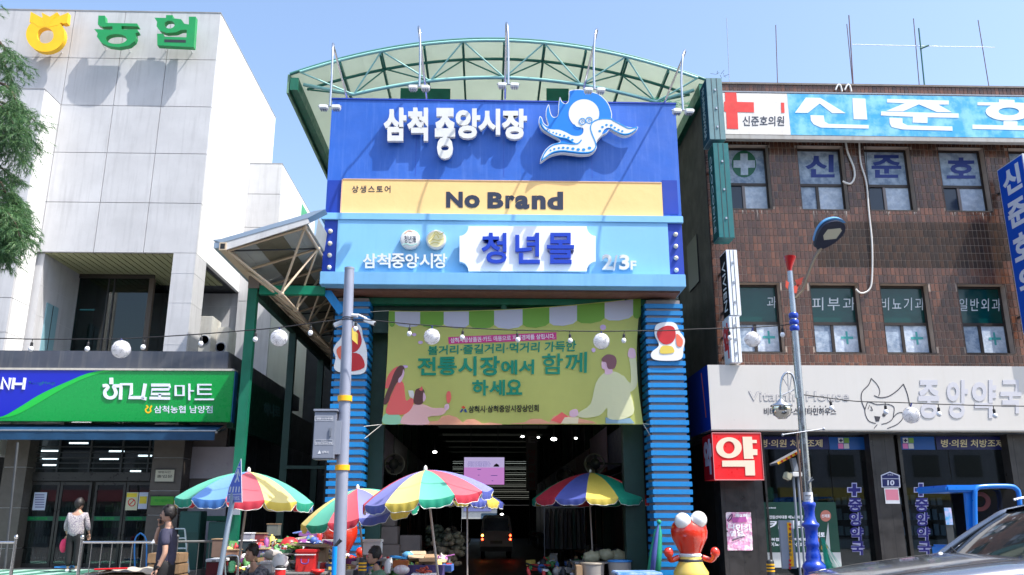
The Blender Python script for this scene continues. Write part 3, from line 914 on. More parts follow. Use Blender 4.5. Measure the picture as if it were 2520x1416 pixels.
# --- the roof-edge letters
YE = YW - 0.5
c1 = lambda x, y: (x / 3.146, y / 3.146)
def cp(l): return [c1(*p) for p in l]
lt = thing('roof_sign', 'big yellow emblem and two green letters standing off the top of the pale panelled wall', 'sign', V(270,80, YE))
S = onY(YE); off = (0,0.17,0)
mY = mat('sign_yellow', (252,196,20), rough=0.4, noise=0.1, streak=0.15, dirt=(210,150,20))
mG = mat('sign_green', (30,150,82), rough=0.4, noise=0.12, nscale=2)
mb = MB()
n = 40
a0 = -math.pi / 2
mb.ring_prism([S(*c1(350 + 149 * math.cos(2 * math.pi * i / n + a0),268 + 134 * math.sin(2 * math.pi * i / n + a0))) for i in range(n)],
    [S(*c1(350 + 64 * math.cos(2 * math.pi * i / n + a0),275 + 62 * math.sin(2 * math.pi * i / n + a0))) for i in range(n)], off)
em = mb.mk('emblem', mY, lt)
mb = MB()
S2 = onY(YE - 0.004)
pp(mb, cp([(238,92),(318,134),(352,208),(300,210),(262,182),(228,172)]), S2,(0,0.17,0)); mb.mk('emblem_petal', mY, lt)
mb = MB(); pp(mb, cp([(322,98),(385,130),(442,95),(415,140),(364,210),(358,210),(330,140)]), S2,(0,0.17,0)); mb.mk('emblem_petal', mY, lt)
mb = MB(); pp(mb, cp([(420,148),(455,128),(528,98),(520,178),(490,184),(470,176),(450,195),(372,212)]), S2,(0,0.17,0)); mb.mk('emblem_petal', mY, lt)
# letter 농
mb = MB()
pp(mb, cp([(762,122),(812,122),(818,178),(1062,183),(1070,206),(940,202),(938,228),(1062,228),(1074,250),(1048,258),(1052,290),(1040,320),(1000,352),(920,368),(840,358),(780,328),(750,285),(755,256),(728,226),(870,232),(870,205),(790,208),(757,190)]), S, off)
mb2 = MB()
def holed(outer, hole, z0S):
 # outline with one hole, joined by a bridge
 i0 = min(range(len(outer)), key=lambda i: (outer[i][0] - hole[0][0]) ** 2 + (outer[i][1] - hole[0][1]) ** 2)
 return outer[:i0 + 1] + hole + [hole[0], outer[i0]] + outer[i0 + 1:]
def ringd(cx_, cy_, rx, ry, n=26, rev=True):
 e = ellipse(cx_, cy_, rx, ry, n, math.pi / 2)
 return e[::-1] if rev else e
outer = [(762,122),(812,122),(818,178),(1062,183),(1070,206),(940,202),(938,228),(1062,228),(1074,250),(1048,258),(1052,290),(1040,320),(1000,352),(920,368),(840,358),(780,328),(750,285),(755,256),(728,226),(870,232),(870,205),(790,208),(757,190)]
mb = MB(); pp(mb, cp(holed(outer, ringd(900,303,82,38), None)), S, off); mb.mk('letter', mG, lt)
outer = [(1195,138),(1285,140),(1285,118),(1336,118),(1336,142),(1402,150),(1428,185),(1462,190),(1462,130),(1516,130),(1500,366),(1218,352),(1216,262),(1262,262),(1268,285),(1443,290),(1446,232),(1400,234),(1360,252),(1290,256),(1240,240),(1212,205),(1216,170)]
mb = MB(); pp(mb, cp(holed(outer, ringd(1312,192,40,30), None)), S, off); 
l2 = mb.mk('letter', mG, lt)
mb = MB()
mb.prism([onY(YE - 0.003)(*c1(*p)) for p in ((1272,306),(1440,310),(1438,332),(1272,328))],(0,0.003,0))
mb.mk('letter_gap', M['dark_metal'], l2)
for px, py in ((85,110),(140,112),(250,105),(310,110),(400,108),(465,112)):
 p = V(px, py, YE + 0.17)
 MB().tube([p, Vc((p.x, YW + 0.0, p.z - 0.05))],0.015,5).mk('standoff', M['white_paint'], lt)
# --- outdoor units in the loggia corner
for k, (a, b, t) in enumerate(((488,521,778),(528,562,805))):
 Ya = 24.6 + 0.5 * k
 x0_, x1_, zz0, zz1 = prect(a, t, b, 862, Ya)
 u = thing('air_conditioner_unit', ('taller' if k == 0 else 'shorter') + ' white outdoor cooling unit in the open corner above the mart sign', 'air conditioner', ((x0_ + x1_) / 2, Ya, zf1))
 MB().box(x0_, x1_, Ya, Ya + 0.8, zf1 + 0.05, zz1).mk('casing', mat('ac_white', (0.62,0.61,0.56), rough=0.5, noise=0.25, streak=0.4, dirt=(120,90,60)), u, bevel=0.02)
 c = Vc(((x0_ + x1_) / 2, Ya - 0.002,(zf1 + zz1) / 2 + 0.1))
 MB().lathe([(0.15,0),(0.15,0.02),(0.13,0.03),(0.13,0.0)], c, 20,(0,-1,0)).mk('fan_guard', M['galv_paint'], u)
 MB().box(x0_ + 0.03, x1_ - 0.03, Ya + 0.1, Ya + 0.2, zf1, zf1 + 0.05).box(x0_ + 0.03, x1_ - 0.03, Ya + 0.6, Ya + 0.7, zf1, zf1 + 0.05).mk('foot', M['dark_metal'], u)
# --- mart sign box
YS = 21.42
xa, xb_, za, zb_ = prect(-6,912,572,1038, YS)
xb2 = xb_
sgn = thing('mart_sign', 'wide green and blue mart sign box with white lettering along the shop front', 'sign', ((xa + xb_) / 2, YS, za))
mgr = mat('mart_green', (0,150,62), rough=0.3, coat=0.3, noise=0.05); mgl = mat('mart_lime', (20,185,60), rough=0.3, coat=0.3); mbl = mat('mart_blue', (6,22,176), rough=0.3, coat=0.3)
xa = -22
MB().box(xa, xb_, YS, YS + 0.28, za, zb_).mk('sign_box', mgr, sgn, bevel=0.01)
MB().box(xb_ - 0.002, xb_ + 0.02, YS + 0.02, YS + 0.26, za, zb_).mk('sign_end', mat('mart_end_blue', (20,90,140), rough=0.4), sgn)
MB().box(xa, xb_, YS - 0.03, YS + 0.3, zb_, zb_ + 0.05).mk('sign_top', mat('sign_top', (200,195,185), rough=0.6, noise=0.2, streak=0.4), sgn)
c3 = lambda x, y: (x / 2.501,850 + y / 2.501)
def c3p(l): return [c3(*p) for p in l]
Sb = onY(YS - 0.005)
wave_lo = [(-20,452),(60,440),(130,415),(230,360),(330,300),(430,245),(530,200),(620,172),(720,157)]
wave_up = [(-20,449),(40,428),(130,375),(230,312),(330,262),(430,218),(520,180),(600,160),(690,150)]
pp(MB(), c3p([(-20,152),(690,150)] + wave_up[::-1][1:]), Sb, (0,0.004,0)).mk('blue_field', mbl, sgn)
mb = MB()
pp(mb, c3p([(-20,455)] + smoothloop(wave_up, 3, False) + [(720,156)] + smoothloop(wave_lo, 3, False)[::-1][1:]), onY(YS - 0.006),(0,0.003,0)).mk('lime_wave', mgl, sgn)
MB().box(xa, V(-8,950, YS).x, YS - 0.006, YS - 0.001, za, zb_).mk('blue_field', mbl, sgn)
mW = mat('print_white', (225,228,246), rough=0.4)
So = onY(YS - 0.03); of = (0,0.024,0)
mb = MB()
for s_, w in (([(628,252),(658,250)],0),): pass
def c3s(mb, pts, w, sm=False): pstroke(mb, c3p(smoothloop(pts, 4, False) if sm else pts), w / 2.501, So, of)
l = MB(); c3s(l, [(684,200),(684,240)],22); c3s(l, [(632,250),(655,248),(662,262),(645,285),(648,310),(672,324),(700,318),(712,296),(706,270),(700,252),(735,250)],20, True)
l.mk('letter', mW, sgn)
l = MB(); c3s(l, [(740,334),(745,240),(808,240),(806,300),(792,322),(868,322),(900,330)],20); c3s(l, [(893,236),(876,332)],20)
l.mk('letter', mW, sgn)
l = MB(); c3s(l, [(930,245),(1043,245),(1041,262)],18); c3s(l, [(1041,258),(1038,272),(935,272),(930,300),(1045,300)],15); c3s(l, [(985,300),(980,325)],16); c3s(l, [(920,325),(1045,327)],17)
l.mk('letter', mW, sgn)
lettering('마', (c3(1074,0)[0], c3(0,236)[1], c3(1192,0)[0], c3(0,338)[1]), So, of, mW, sgn, name='letter', bold=0.0)
lettering('트', (c3(1198,0)[0], c3(0,238)[1], c3(1316,0)[0], c3(0,338)[1]), So, of, mW, sgn, name='letter', bold=0.0)
lettering('삼척농협 남양점', (c3(948,0)[0], c3(0,372)[1], c3(1308,0)[0], c3(0,418)[1]), Sb, (0,0.004,0), mW, sgn, bold=0.008)
l = MB(); pstroke(l, c3p(smoothloop([(900,370),(910,382),(896,395),(902,412),(916,414),(928,404),(924,390),(934,372)],3, False)),3.6, Sb, (0,0.004,0)); l.mk('emblem', mY, sgn)
l = MB(); c3s(l, [(8,270),(16,202),(52,268),(62,200)],16); l.mk('letter', mW, sgn)
l = MB(); c3s(l, [(76,270),(86,200)],16); c3s(l, [(82,238),(146,238)],15); c3s(l, [(142,272),(152,200)],16); l.mk('letter', mW, sgn)
lettering('NongHyup', (c3(176,0)[0], c3(0,222)[1], c3(338,0)[0], c3(0,248)[1]), Sb, (0,0.004,0), mgr, sgn, bold=0.01, shear=0.15)
# sign on the side of the fascia
XS = xF + 0.05
s2 = thing('side_sign', 'dim dark green sign running back along the side of the mart beside the green post', 'sign', (XS, 24, za))
MB().box(XS - 0.04, XS + 0.12, YS + 0.4,27.5, za - 0.1, zb_).mk('sign_box', mat('dim_green', (10,70,50), rough=0.4, noise=0.2), s2)
def xsurf(px, py): return VX(px, py, XS + 0.126)
lettering('N', [(575,965),(590,968),(590,1000),(575,998)], xsurf, (-0.005,0,0), mat('dim_print', (90,130,130), rough=0.5), s2, bold=0.03)
lettering('하나로', [(650,990),(690,1000),(690,1030),(650,1022)], xsurf, (-0.005,0,0), MATS['dim_print'], s2, bold=0.03)
# --- awning
ya = 21.1
mAw = mat('awning_blue', (8,62,98), rough=0.6, noise=0.25)
aw = thing('awning', 'rolled blue awning with a hanging valance under the mart sign', 'awning', (V(250,1060, ya).x, ya, V(250,1080, ya).z))
x0_, x1_, zz0, zz1 = prect(-8,1051,530,1062, ya)
x0_ = -21
MB().add([(x0_, ya, zz0),(x1_, ya, zz0),(x1_, YS + 0.35, zz1 + 0.12),(x0_, YS + 0.35, zz1 + 0.12),(x0_, ya, zz0 + 0.012),(x1_, ya, zz0 + 0.012),(x1_, YS + 0.35, zz1 + 0.13),(x0_, YS + 0.35, zz1 + 0.13)],
   [(0,3,2,1),(4,5,6,7),(0,1,5,4),(1,2,6,5),(2,3,7,6),(3,0,4,7)]).mk('canopy', mAw, aw)
vb = V(250,1083, ya).z
vs = []; N_ = 120
for i in range(N_ + 1):
 x = x0_ + (x1_ - x0_) * i / N_
 w = 0.012 * math.sin(i * 0.9) + 0.008 * math.sin(i * 2.3)
 vs += [(x, ya - 0.01, zz0),(x, ya - 0.012 + w, vb)]
MB().add(vs, [(2 * i, 2 * i + 1,2 * i + 3,2 * i + 2) for i in range(N_)]).mk('valance', mAw, aw, smooth=True)
MB().tube([(x0_, ya - 0.01, zz0 + 0.02),(V(532,1064, ya).x, ya - 0.01, zz0 + 0.02)],0.022,8).mk('front_rail', M['galv'], aw)
p = V(532,1064, ya)
MB().bar(p, p + Vc((0,0.7,0.15)),0.05).mk('bracket', M['galv'], aw)
# --- shop front below
shop = thing('mart_shopfront', 'dark glazed mart entrance with steel framed sliding doors between tiled piers', 'shopfront', (V(200,1300,22.6).x, 22.6,0.45))
YD = 22.7
zFl = 0.45
ztop = zf0 - 0.0
mst = mat('granite_pier', (92,84,78), rough=0.6, noise=0.25, nscale=6)
def pier(a, b, Y, d, rows_px):
 x0_, x1_, _, _ = prect(a, 1200, b, 1201, Y)
 ys_ = [1072] + rows_px + [1460]
 for t, u in zip(ys_[:-1], ys_[1:]):
  MB().box(x0_, x1_, Y, Y + d, max(V((a + b) / 2, u, Y).z, 0.0) + 0.008, V((a + b) / 2, t, Y).z - 0.008).mk('pier_stone', mst, shop)
 MB().box(x0_ + 0.02, x1_ - 0.02, Y + 0.02, Y + d - 0.02,0, V((a + b) / 2,1072, Y).z).mk('pier_core', M['joint_grey'], shop)
pier(368,444,22.3,0.6,[1127,1208,1268,1340,1400])
pier(0,58,22.3,0.6,[1150,1250,1350])
msf = mat('steel_frame', (74,72,70), rough=0.35, metal=0.6, noise=0.15)
xg0, xg1 = V(56,1200, YD).x, V(368,1200, YD).x
def vz(py): return V(210, py, YD).z
# transom, louvre zone with lit ceiling seen through
MB().box(xg0, xg1, YD - 0.05, YD + 0.1, vz(1184), vz(1163)).mk('transom', msf, shop)
for py in (1100,1114,1127,1140,1153):
 MB().box(xg0, xg1, YD - 0.03, YD - 0.0, vz(py) - 0.012, vz(py) + 0.012).mk('louvre_bar', M['dark_metal'], shop)
for px in (60,144,222,300,366):
 x = V(px, 1130, YD).x
 MB().box(x - 0.02, x + 0.02, YD - 0.032, YD + 0.02, vz(1163), vz(1072)).mk('louvre_post', M['dark_metal'], shop)
MB().box(xg0, xg1, YD + 0.05, YD + 0.06, vz(1163), vz(1072)).mk('window_pane', M['glass_dark'], shop)
# doors
for a, b in ((58,133),(135,213),(222,298),(300,366)):
 x0_, x1_, _, _ = prect(a, 1300, b, 1301, YD)
 zt = vz(1187)
 dr = MB().box(x0_, x1_, YD + 0.02, YD + 0.03, zFl, zt).mk('door_pane', M['glass_dark'], shop)
 MB().box(x0_, x0_ + 0.06, YD, YD + 0.06, zFl, zt).mk('frame_stile', msf, dr)
 MB().box(x1_ - 0.06, x1_, YD, YD + 0.06, zFl, zt).mk('frame_stile', msf, dr)
 MB().box(x0_ + 0.06, x1_ - 0.06, YD, YD + 0.06, zt - 0.07, zt).mk('frame_rail', msf, dr)
 MB().box(x0_ + 0.06, x1_ - 0.06, YD, YD + 0.06, zFl, zFl + 0.1).mk('frame_rail', msf, dr)
 MB().box(x0_ + 0.06, x1_ - 0.06, YD - 0.004, YD + 0.012, vz(1282), vz(1271)).mk('green_band', mat('film_green', (10,84,60), rough=0.4), dr)
 lettering('하나로마트', (a + 14,1273, b - 16,1280), onY(YD - 0.008),(0,0.003,0), mgr, dr, bold=0.02)
MB().box(V(-30,1300, YD).x - 8, xg1 + 0.0, YD + 3.2, YD + 3.3,0, ztop).mk('shop_back_wall', M['dark_wall'], shop)
MB().box(V(-30,1300, YD).x - 8, xF - 0.2, YF + 0.3, YD + 3.2, ztop - 0.03, ztop - 0.005).mk('shop_ceiling', M['dark_wall'], shop)
mlit = lamp_mat('tube_light', (0.95,0.97,1.0),3.0)
for (a, b, t) in ((98,142,1108),(104,138,1127),(245,290,1128),(268,304,1109),(340,372,1120),(170,215,1089),(320,345,1158),(105,140,1143)):
 Yl = YD + 1.5
 x0_, x1_, zz0, zz1 = prect(a, t, b, t + 3.5, Yl)
 MB().box(x0_, x1_, Yl, Yl + 0.06, zz0, zz1).mk('ceiling_light', mlit, shop)
# shelves inside with goods
for k in range(5):
 a = 70 + k * 60
 x0_, x1_, zz0, zz1 = prect(a, 1290, a + 48,1395, YD + 2.2)
 sh = MB().box(x0_, x1_, YD + 2.2, YD + 2.6, zFl, zz1 + 0.4).mk('shelf_unit', mat('shelf_dark', (0.03,0.045,0.04), rough=0.7), shop)
 mb = MB()
 for r_i in range(4):
  for q in range(7):
   w = (x1_ - x0_) / 7
   mb.box(x0_ + q * w + 0.01, x0_ + (q + 1) * w - 0.01, YD + 2.12, YD + 2.19, zFl + 0.1 + r_i * 0.42, zFl + 0.1 + r_i * 0.42 + rnd.uniform(0.12,0.3))
 tagp(mb.mk('goods', mat('goods_green%d' % k, (rnd.uniform(0.02,0.09), rnd.uniform(0.05,0.12), rnd.uniform(0.03,0.07)), rough=0.6), sh), kind='stuff')
def poster(parent, a, t, b, u, Y, m_, name='poster', d=0.004):
 x0_, x1_, zz0, zz1 = prect(a, t, b, u, Y)
 return MB().box(x0_, x1_, Y, Y + d, zz0, zz1).mk(name, m_, parent)
mpw = mat('paper_white', (196,198,220), rough=0.7); mpy = mat('paper_yellow', (226,200,60), rough=0.7)
q = poster(shop, 82,1212,113,1256, YD - 0.02, mpw)
for k in range(6): poster(q, 86,1217 + k * 6,109,1219.5 + k * 6, YD - 0.024, mat('print_grey', (110,105,150), rough=0.7), 'print_line', 0.003)
q = poster(shop, 310,1212,339,1256, YD - 0.02, mat('paper_cream', (205,200,170), rough=0.7))
poster(q, 312,1214,337,1224, YD - 0.024, mpy, 'print_band', 0.003)
rr = MB(); Sx = onY(YD - 0.024)
rr.ring_prism([Sx(*p) for p in ellipse(324,1237,9.5,10,20)],[Sx(*p) for p in ellipse(324,1237,7.3,7.8,20)],(0,0.003,0)); pstroke(rr, [(318,1243),(330,1231)],2.2, Sx, (0,0.003,0))
rr.mk('no_entry_print', M['red'], q)
q = poster(shop, 341,1212,363,1253, YD - 0.02, mpw); poster(q, 343,1222,361,1240, YD - 0.024, mpy, 'print_band', 0.003)
q = poster(shop, 382,1156,428,1186,22.27, mat('plate_cream', (190,185,165), rough=0.6), 'notice_plate', 0.02)
poster(q, 380,1154,430,1156.5,22.262, msf, 'plate_frame', 0.02); poster(q, 380,1185.5,430,1188,22.262, msf, 'plate_frame', 0.02)
lettering('영업시간', (389,1160,420,1165), onY(22.264),(0,0.004,0), M['dark_metal'], q); lettering('출입문', (386,1169,424,1176), onY(22.264),(0,0.004,0), M['dark_metal'], q)
q = poster(shop, 371,1222,427,1244,22.27, mat('plate_green', (70,150,40), rough=0.5), 'notice_plate', 0.02)
poster(q, 369,1219,429,1222,22.262, msf, 'plate_frame', 0.02); poster(q, 369,1244,429,1247,22.262, msf, 'plate_frame', 0.02)
lettering('하나로마트', (380,1229,420,1236), onY(22.264),(0,0.004,0), mgr, q)
poster(shop, 448,1232,456,1262,22.9, M['red'], 'fire_label', 0.01)
# white panels right of the pier
mwp = mat('white_panel', (164,158,166), rough=0.35, noise=0.1)
mdg = mat('shop_pane_dark', (0.02,0.03,0.032), rough=0.25)
YQ = 22.9
x0_, x1_, zz0, zz1 = prect(444,1072,640,1480, YQ + 0.05)
MB().box(x0_, xF - 0.3, YQ + 0.05, YQ + 0.2,0, ztop - 0.04).mk('shop_side_wall', mat('side_wall_grey', (92,84,82), rough=0.6, noise=0.2), shop)
poster(shop, 470,1100,577,1178, YQ, mwp, 'wall_panel', 0.05)
poster(shop, 462,1228,556,1270, YQ, mwp, 'wall_panel', 0.05)
poster(shop, 470,1283,530,1330, YQ, mwp, 'wall_panel', 0.05)
poster(shop, 455,1270,570,1282, YQ - 0.01, MATS['film_green'], 'green_band', 0.04)
# floor and step in front
struct('entrance_floor', MB().box(-22, xF - 0.3,20.4,26.5,0.141, zFl), mat('entrance_tile', (0.22,0.21,0.20), rough=0.6, noise=0.2))
mb = MB()
for k in range(5):
 mb.box(-12.6 + k * 0.62,-12.32 + k * 0.62,19.3,21.6, zFl + 0.002, zFl + 0.008)
one('ramp_mat', MB().box(-13.2,-9.0,19.2,21.8, zFl - 0.02, zFl + 0.0015), mat('ramp_green', (0.05,0.18,0.13), rough=0.8, noise=0.2), 'green ribbed mat on the mart entrance floor near the woman', 'mat')
mt = [o for o in bpy.data.objects if o.name == 'ramp_mat'][0]
ORG['ramp_mat'] = mt.location.copy()
for k in range(6):
 MB().box(-13.0 + k * 0.66,-12.74 + k * 0.66,19.25,21.75, zFl + 0.0016, zFl + 0.007).mk('light_stripe', mat('mat_stripe', (0.3,0.5,0.42), rough=0.8), mt)
# ramp landing
struct('ramp_landing', MB().box(-16,-7.0,19.1,20.398,0.141, zFl - 0.021), MATS['entrance_tile'])
# ================================================================ SIDE CANOPY
can = thing('side_canopy', 'shed canopy of grey sheets on beige tube trusses between the mart and the gate', 'canopy', (-4.5,17,0))
YK = 16.5
Lp = V(548,606, YK); Rp = V(755,548, YK)
x_l, z_l, x_r, z_r = Lp.x, Lp.z, Rp.x, Rp.z
Yend = 42
# roof sheets: individual sheets across the slope
nsh = 6
for i in range(nsh):
 for j in range(9):
  y0 = YK + j * 2.8; y1 = y0 + 2.78
  a = i / nsh; b = (i + 1) / nsh - 0.004
  xa_, za_ = x_l + (x_r - x_l) * a, z_l + (z_r - z_l) * a
  xb_, zb2_ = x_l + (x_r - x_l) * b, z_l + (z_r - z_l) * b
  m_ = M['canopy_sheet_b'] if i in (2,3) else M['canopy_sheet']
  MB().add([(xa_, y0, za_),(xb_, y0, zb2_),(xb_, y1, zb2_),(xa_, y1, za_),(xa_, y0, za_ + 0.03),(xb_, y0, zb2_ + 0.03),(xb_, y1, zb2_ + 0.03),(xa_, y1, za_ + 0.03)],
     [(0,3,2,1),(4,5,6,7),(0,1,5,4),(1,2,6,5),(2,3,7,6),(3,0,4,7)]).mk('roof_sheet', m_, can)
# flat continuation towards the gate
fx1 = V(786,535,17.5).x
zfl2 = V(800,540,17.4).z
for j in range(8):
 y0 = YK + 0.9 + j * 2.8
 MB().add([(x_r, y0, z_r),(fx1, y0, zfl2),(fx1, y0 + 2.78, zfl2),(x_r, y0 + 2.78, z_r),(x_r, y0, z_r + 0.03),(fx1, y0, zfl2 + 0.03),(fx1, y0 + 2.78, zfl2 + 0.03),(x_r, y0 + 2.78, z_r + 0.03)],
    [(0,3,2,1),(4,5,6,7),(0,1,5,4),(1,2,6,5),(2,3,7,6),(3,0,4,7)]).mk('soffit_sheet', M['canopy_sheet'], can)
# white front fascia
f0 = V(540,600, YK - 0.03); f1 = V(772,528, YK - 0.03)
MB().prism([V(*p, YK - 0.05) for p in ((545,597),(757,537),(762,549),(556,615))],(0,0.04,0)).mk('front_fascia', mat('fascia_white', (205,205,205), rough=0.5, noise=0.12, streak=0.3), can)
MB().prism([V(*p, YK - 0.06) for p in ((524,591),(545,588),(730,534),(772,520),(800,515),(757,537),(545,598))],(0,0.3,0)).mk('flashing', mat('flash_blue_grey', (150,165,180), rough=0.4, metal=0.4), can)
MB().box(x_l - 0.16, x_l + 0.0, YK - 0.05, Yend, z_l - 0.06, z_l + 0.06).mk('gutter', MATS['flash_blue_grey'], can)
e0 = V(551,598, YK - 0.02)
MB().box(e0.x - 0.07, e0.x + 0.07, YK - 0.08, Yend, e0.z - 0.17, e0.z - 0.01).mk('eave_beam', M['tube_beige'], can)
MB().box(e0.x - 0.045, e0.x + 0.045, YK - 0.083, YK - 0.078, e0.z - 0.145, e0.z - 0.035).mk('beam_mouth', M['black'], can)
# prismatic truss
A0 = V(560,618, YK + 0.1); B0 = V(750,561, YK + 0.1); C0 = V(692,723, YK + 0.75)
st = 1.4
K = 14
for nm, P0, y0 in (('chord', A0, YK + 0.1),('chord', B0, YK + 0.1),('chord', C0, YK + 0.75)):
 MB().tube([(P0.x, y0, P0.z),(P0.x, y0 + st * K, P0.z)],0.038,6).mk(nm, M['tube_beige'], can)
for k in range(K):
 y0 = YK + 0.1 + st * k; yc = YK + 0.75 + st * k
 a = Vc((A0.x, y0, A0.z)); b = Vc((B0.x, y0, B0.z)); c = Vc((C0.x, yc, C0.z))
 a2 = a + Vc((0, st, 0)); b2 = b + Vc((0, st, 0))
 MB().tube([a, b],0.03,6).mk('cross_member', M['tube_beige'], can)
 for p in (a, b, a2, b2):
  MB().tube([p, c],0.027,6).mk('web_member', M['tube_beige'], can)
 MB().ball(c, 0.062,10,6).mk('node', M['tube_beige'], can)
 if k % 2 == 0: MB().tube([a, b2],0.02,5).mk('tie_rod', M['dark_metal'], can)
 if k < 3:
  MB().ball(a, 0.058,10,6).mk('node', M['tube_beige'], can); MB().ball(b, 0.058,10,6).mk('node', M['tube_beige'], can)
# green portal frame
frame = thing('green_portal_frame', 'green painted steel posts and beam carrying the canopy beside the mart', 'steel frame', (V(600,1000,18.4).x, 18.4,0))
pt = V(624,712,18.4)
MB().box(pt.x - 0.10, pt.x + 0.10,18.32,18.5,0.14, pt.z).mk('post', M['steel_green'], frame)
MB().box(pt.x - 0.10, pt.x + 0.14,18.3,18.52, pt.z + 0.001, pt.z + 0.32).mk('post_cap', mat('primer_grey', (120,108,98), rough=0.6), frame)
MB().tube([(pt.x, 18.4, pt.z + 0.32),(pt.x, 18.4, pt.z + 0.55)],0.03).mk('stub', M['tube_beige'], frame)
gbx = mat('beam_green', (0,128,96), rough=0.4, noise=0.12)
MB().box(pt.x + 0.141, V(800,716,18.4).x, 18.34,18.48, V(700,726,18.4).z, V(700,705,18.4).z).mk('beam', gbx, frame)
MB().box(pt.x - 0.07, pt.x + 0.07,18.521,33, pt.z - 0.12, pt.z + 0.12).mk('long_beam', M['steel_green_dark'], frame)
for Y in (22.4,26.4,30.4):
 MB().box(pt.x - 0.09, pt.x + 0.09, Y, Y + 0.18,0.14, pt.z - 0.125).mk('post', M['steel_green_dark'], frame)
MB().bar((pt.x, 22.4,2.9),(V(800,1,18).x, 22.4,2.9),0.08).mk('rail_beam', M['steel_green_dark'], frame)
# cable conduit / small white box on the post
MB().obox(V(582,1250,18.2),(0.14,0.1,0.28)).mk('junction_box', M['galv_paint'], frame)
# alley behind, between mart and arcade
al = thing('alley_shops', 'unlit row of shuttered shops in the alley behind the green posts', 'building', (-5,33,0))
MB().box(-9,-3.45,34,34.3,0,8.6).mk('end_wall', M['dark_wall'], al)
for k in range(6):
 y0 = 24.0 + k * 1.6
 MB().box(xF - 0.28, xF - 0.2, y0 + 0.03, y0 + 1.57,0.14,4.0).mk('roller_shutter', mat('shutter_dark', (0.07,0.07,0.075), rough=0.5, noise=0.3), al)
MB().box(xF - 0.5, xF - 0.29,23.95,33.9,0.14, zf0).mk('side_wall', M['dark_wall'], al)
MB().box(-3.62,-3.45,19.6,34,0.0,8.4).mk('arcade_wall', M['dark_wall'], al)
# ================================================================ THE BRICK BUILDING WITH THE PHARMACY
YT = 20.0
XB = V(1737,400, YT).x
brick = thing('brick_building', 'dark brown tiled clinic building with two rows of papered windows above a pharmacy', 'building', (XB + 5, YT, 0))
ztopb = V(2100,212, YT).z
XE = 16.5
zt0 = V(2100,905, YT).z - 0.35
# window openings (glass + frame), x from both storeys
def wx(a, ya, b, yb): return (V(a, ya, YT).x + V(b, yb, YT).x) / 2
wins = []
for (a3, b3, a2, b2) in ((1785,1893,1818,1928),(1967,2083,2003,2120),(2135,2250,2175,2290),(2318,2433,2368,2483),(2490,2605,2552,2668)):
 wins.append((wx(a3,440, a2,783), wx(b3,440, b2,783)))
w3z = (V(2100,516, YT).z, V(2100,360, YT).z)
w2z = (V(2100,868, YT).z, V(2100,698, YT).z)
mtile = mat('glazed_tile_piece', (0.068,0.031,0.016), rough=0.42, spec=0.3, col2=(0.026,0.015,0.011), rand=1.0, noise=0.45, nscale=0.7, streak=0.5, dirt=(0.05,0.03,0.025))
mtile2 = mat('glazed_tile_stuff', (0.175,0.066,0.034), rough=0.3, col2=(0.055,0.028,0.022), rand=0.9, island=True, noise=0.25, nscale=3.0, streak=0.25, dirt=(0.05,0.03,0.025))
mgrout = mat('grout', (0.42,0.33,0.27), rough=0.9, noise=0.3)
tw, th, gp = 0.106,0.2,0.011
# backing wall built round the openings
def wallband(za, zb, openings=None):
 mb = MB()
 xs = [XB + 0.02]
 for a, b in (openings or []): xs += [a, b]
 xs.append(XE)
 for i in range(0, len(xs),2): mb.box(xs[i], xs[i + 1], YT + 0.012, YT + 0.30, za, zb)
 return mb
for nm, za, zb, op_ in (('wall', zt0, w2z[0], None),('wall', w2z[0], w2z[1], wins),('wall', w2z[1], w3z[0], None),('wall', w3z[0], w3z[1], wins),('wall', w3z[1], ztopb, None)):
 if op_ is None: wallband(za, zb).mk('wall', mgrout, brick)
 else:
  xs = [XB + 0.02]
  for a, b in op_: xs += [a, b]
  xs.append(XE)
  for i in range(0, len(xs),2): MB().box(xs[i], xs[i + 1], YT + 0.012, YT + 0.30, za, zb).mk('wall_pier', mgrout, brick)
def tilev(mb, x, z, w, h, y=YT):
 b = 0.004
 vs = [(x, y + 0.014, z),(x + w, y + 0.014, z),(x + w, y + 0.014, z + h),(x, y + 0.014, z + h),
   (x + b, y, z + b),(x + w - b, y, z + b),(x + w - b, y, z + h - b),(x + b, y, z + h - b)]
 mb.add(vs, [(4,5,6,7),(0,1,5,4),(1,2,6,5),(2,3,7,6),(3,0,4,7)])
tme = None
stuff = MB(); npiece = 0
nrow = int((ztopb - zt0) / th) + 1
zc, xc = (w2z[1] + w3z[0]) / 2,9.0
cells = []
for r_i in range(nrow):
 z = ztopb - (r_i + 1) * th
 offx = (rnd.random() * 0.5) * tw if r_i % 2 else 0
 x = XB
 while x < XE - tw:
  xa, xb_ = x, x + tw - gp
  za, zb = z + gp / 2, z + th - gp / 2
  clipped = False
  for a, b in wins:
   for q0, q1 in (w2z, w3z):
    if xb_ > a + 0.002 and xa < b - 0.002 and zb > q0 + 0.01 and za < q1 - 0.01:
     # keep partial pieces at the opening edges
     if za < q0 and zb > q0: zb = q0
     elif zb > q1 and za < q1: za = q1
     elif xa < a < xb_: xb_ = a
     elif xa < b < xb_: xa = b
     else: clipped = True
  if not clipped and xb_ - xa > 0.02 and zb - za > 0.02 and za > zt0:
   full = abs(xb_ - xa - tw + gp) < 1e-6 and abs(zb - za - th + gp) < 1e-6
   cells.append((xa, za, xb_ - xa, zb - za, full, abs(z - zc) < 0.75 and xa < 16))
  x += tw
parts = [c for c in cells if c[4] and abs(c[1] + 0.1 - zc) < 0.62 and 8.2 < c[0] < 13.6][:299]
ps = set(id(c) for c in parts)
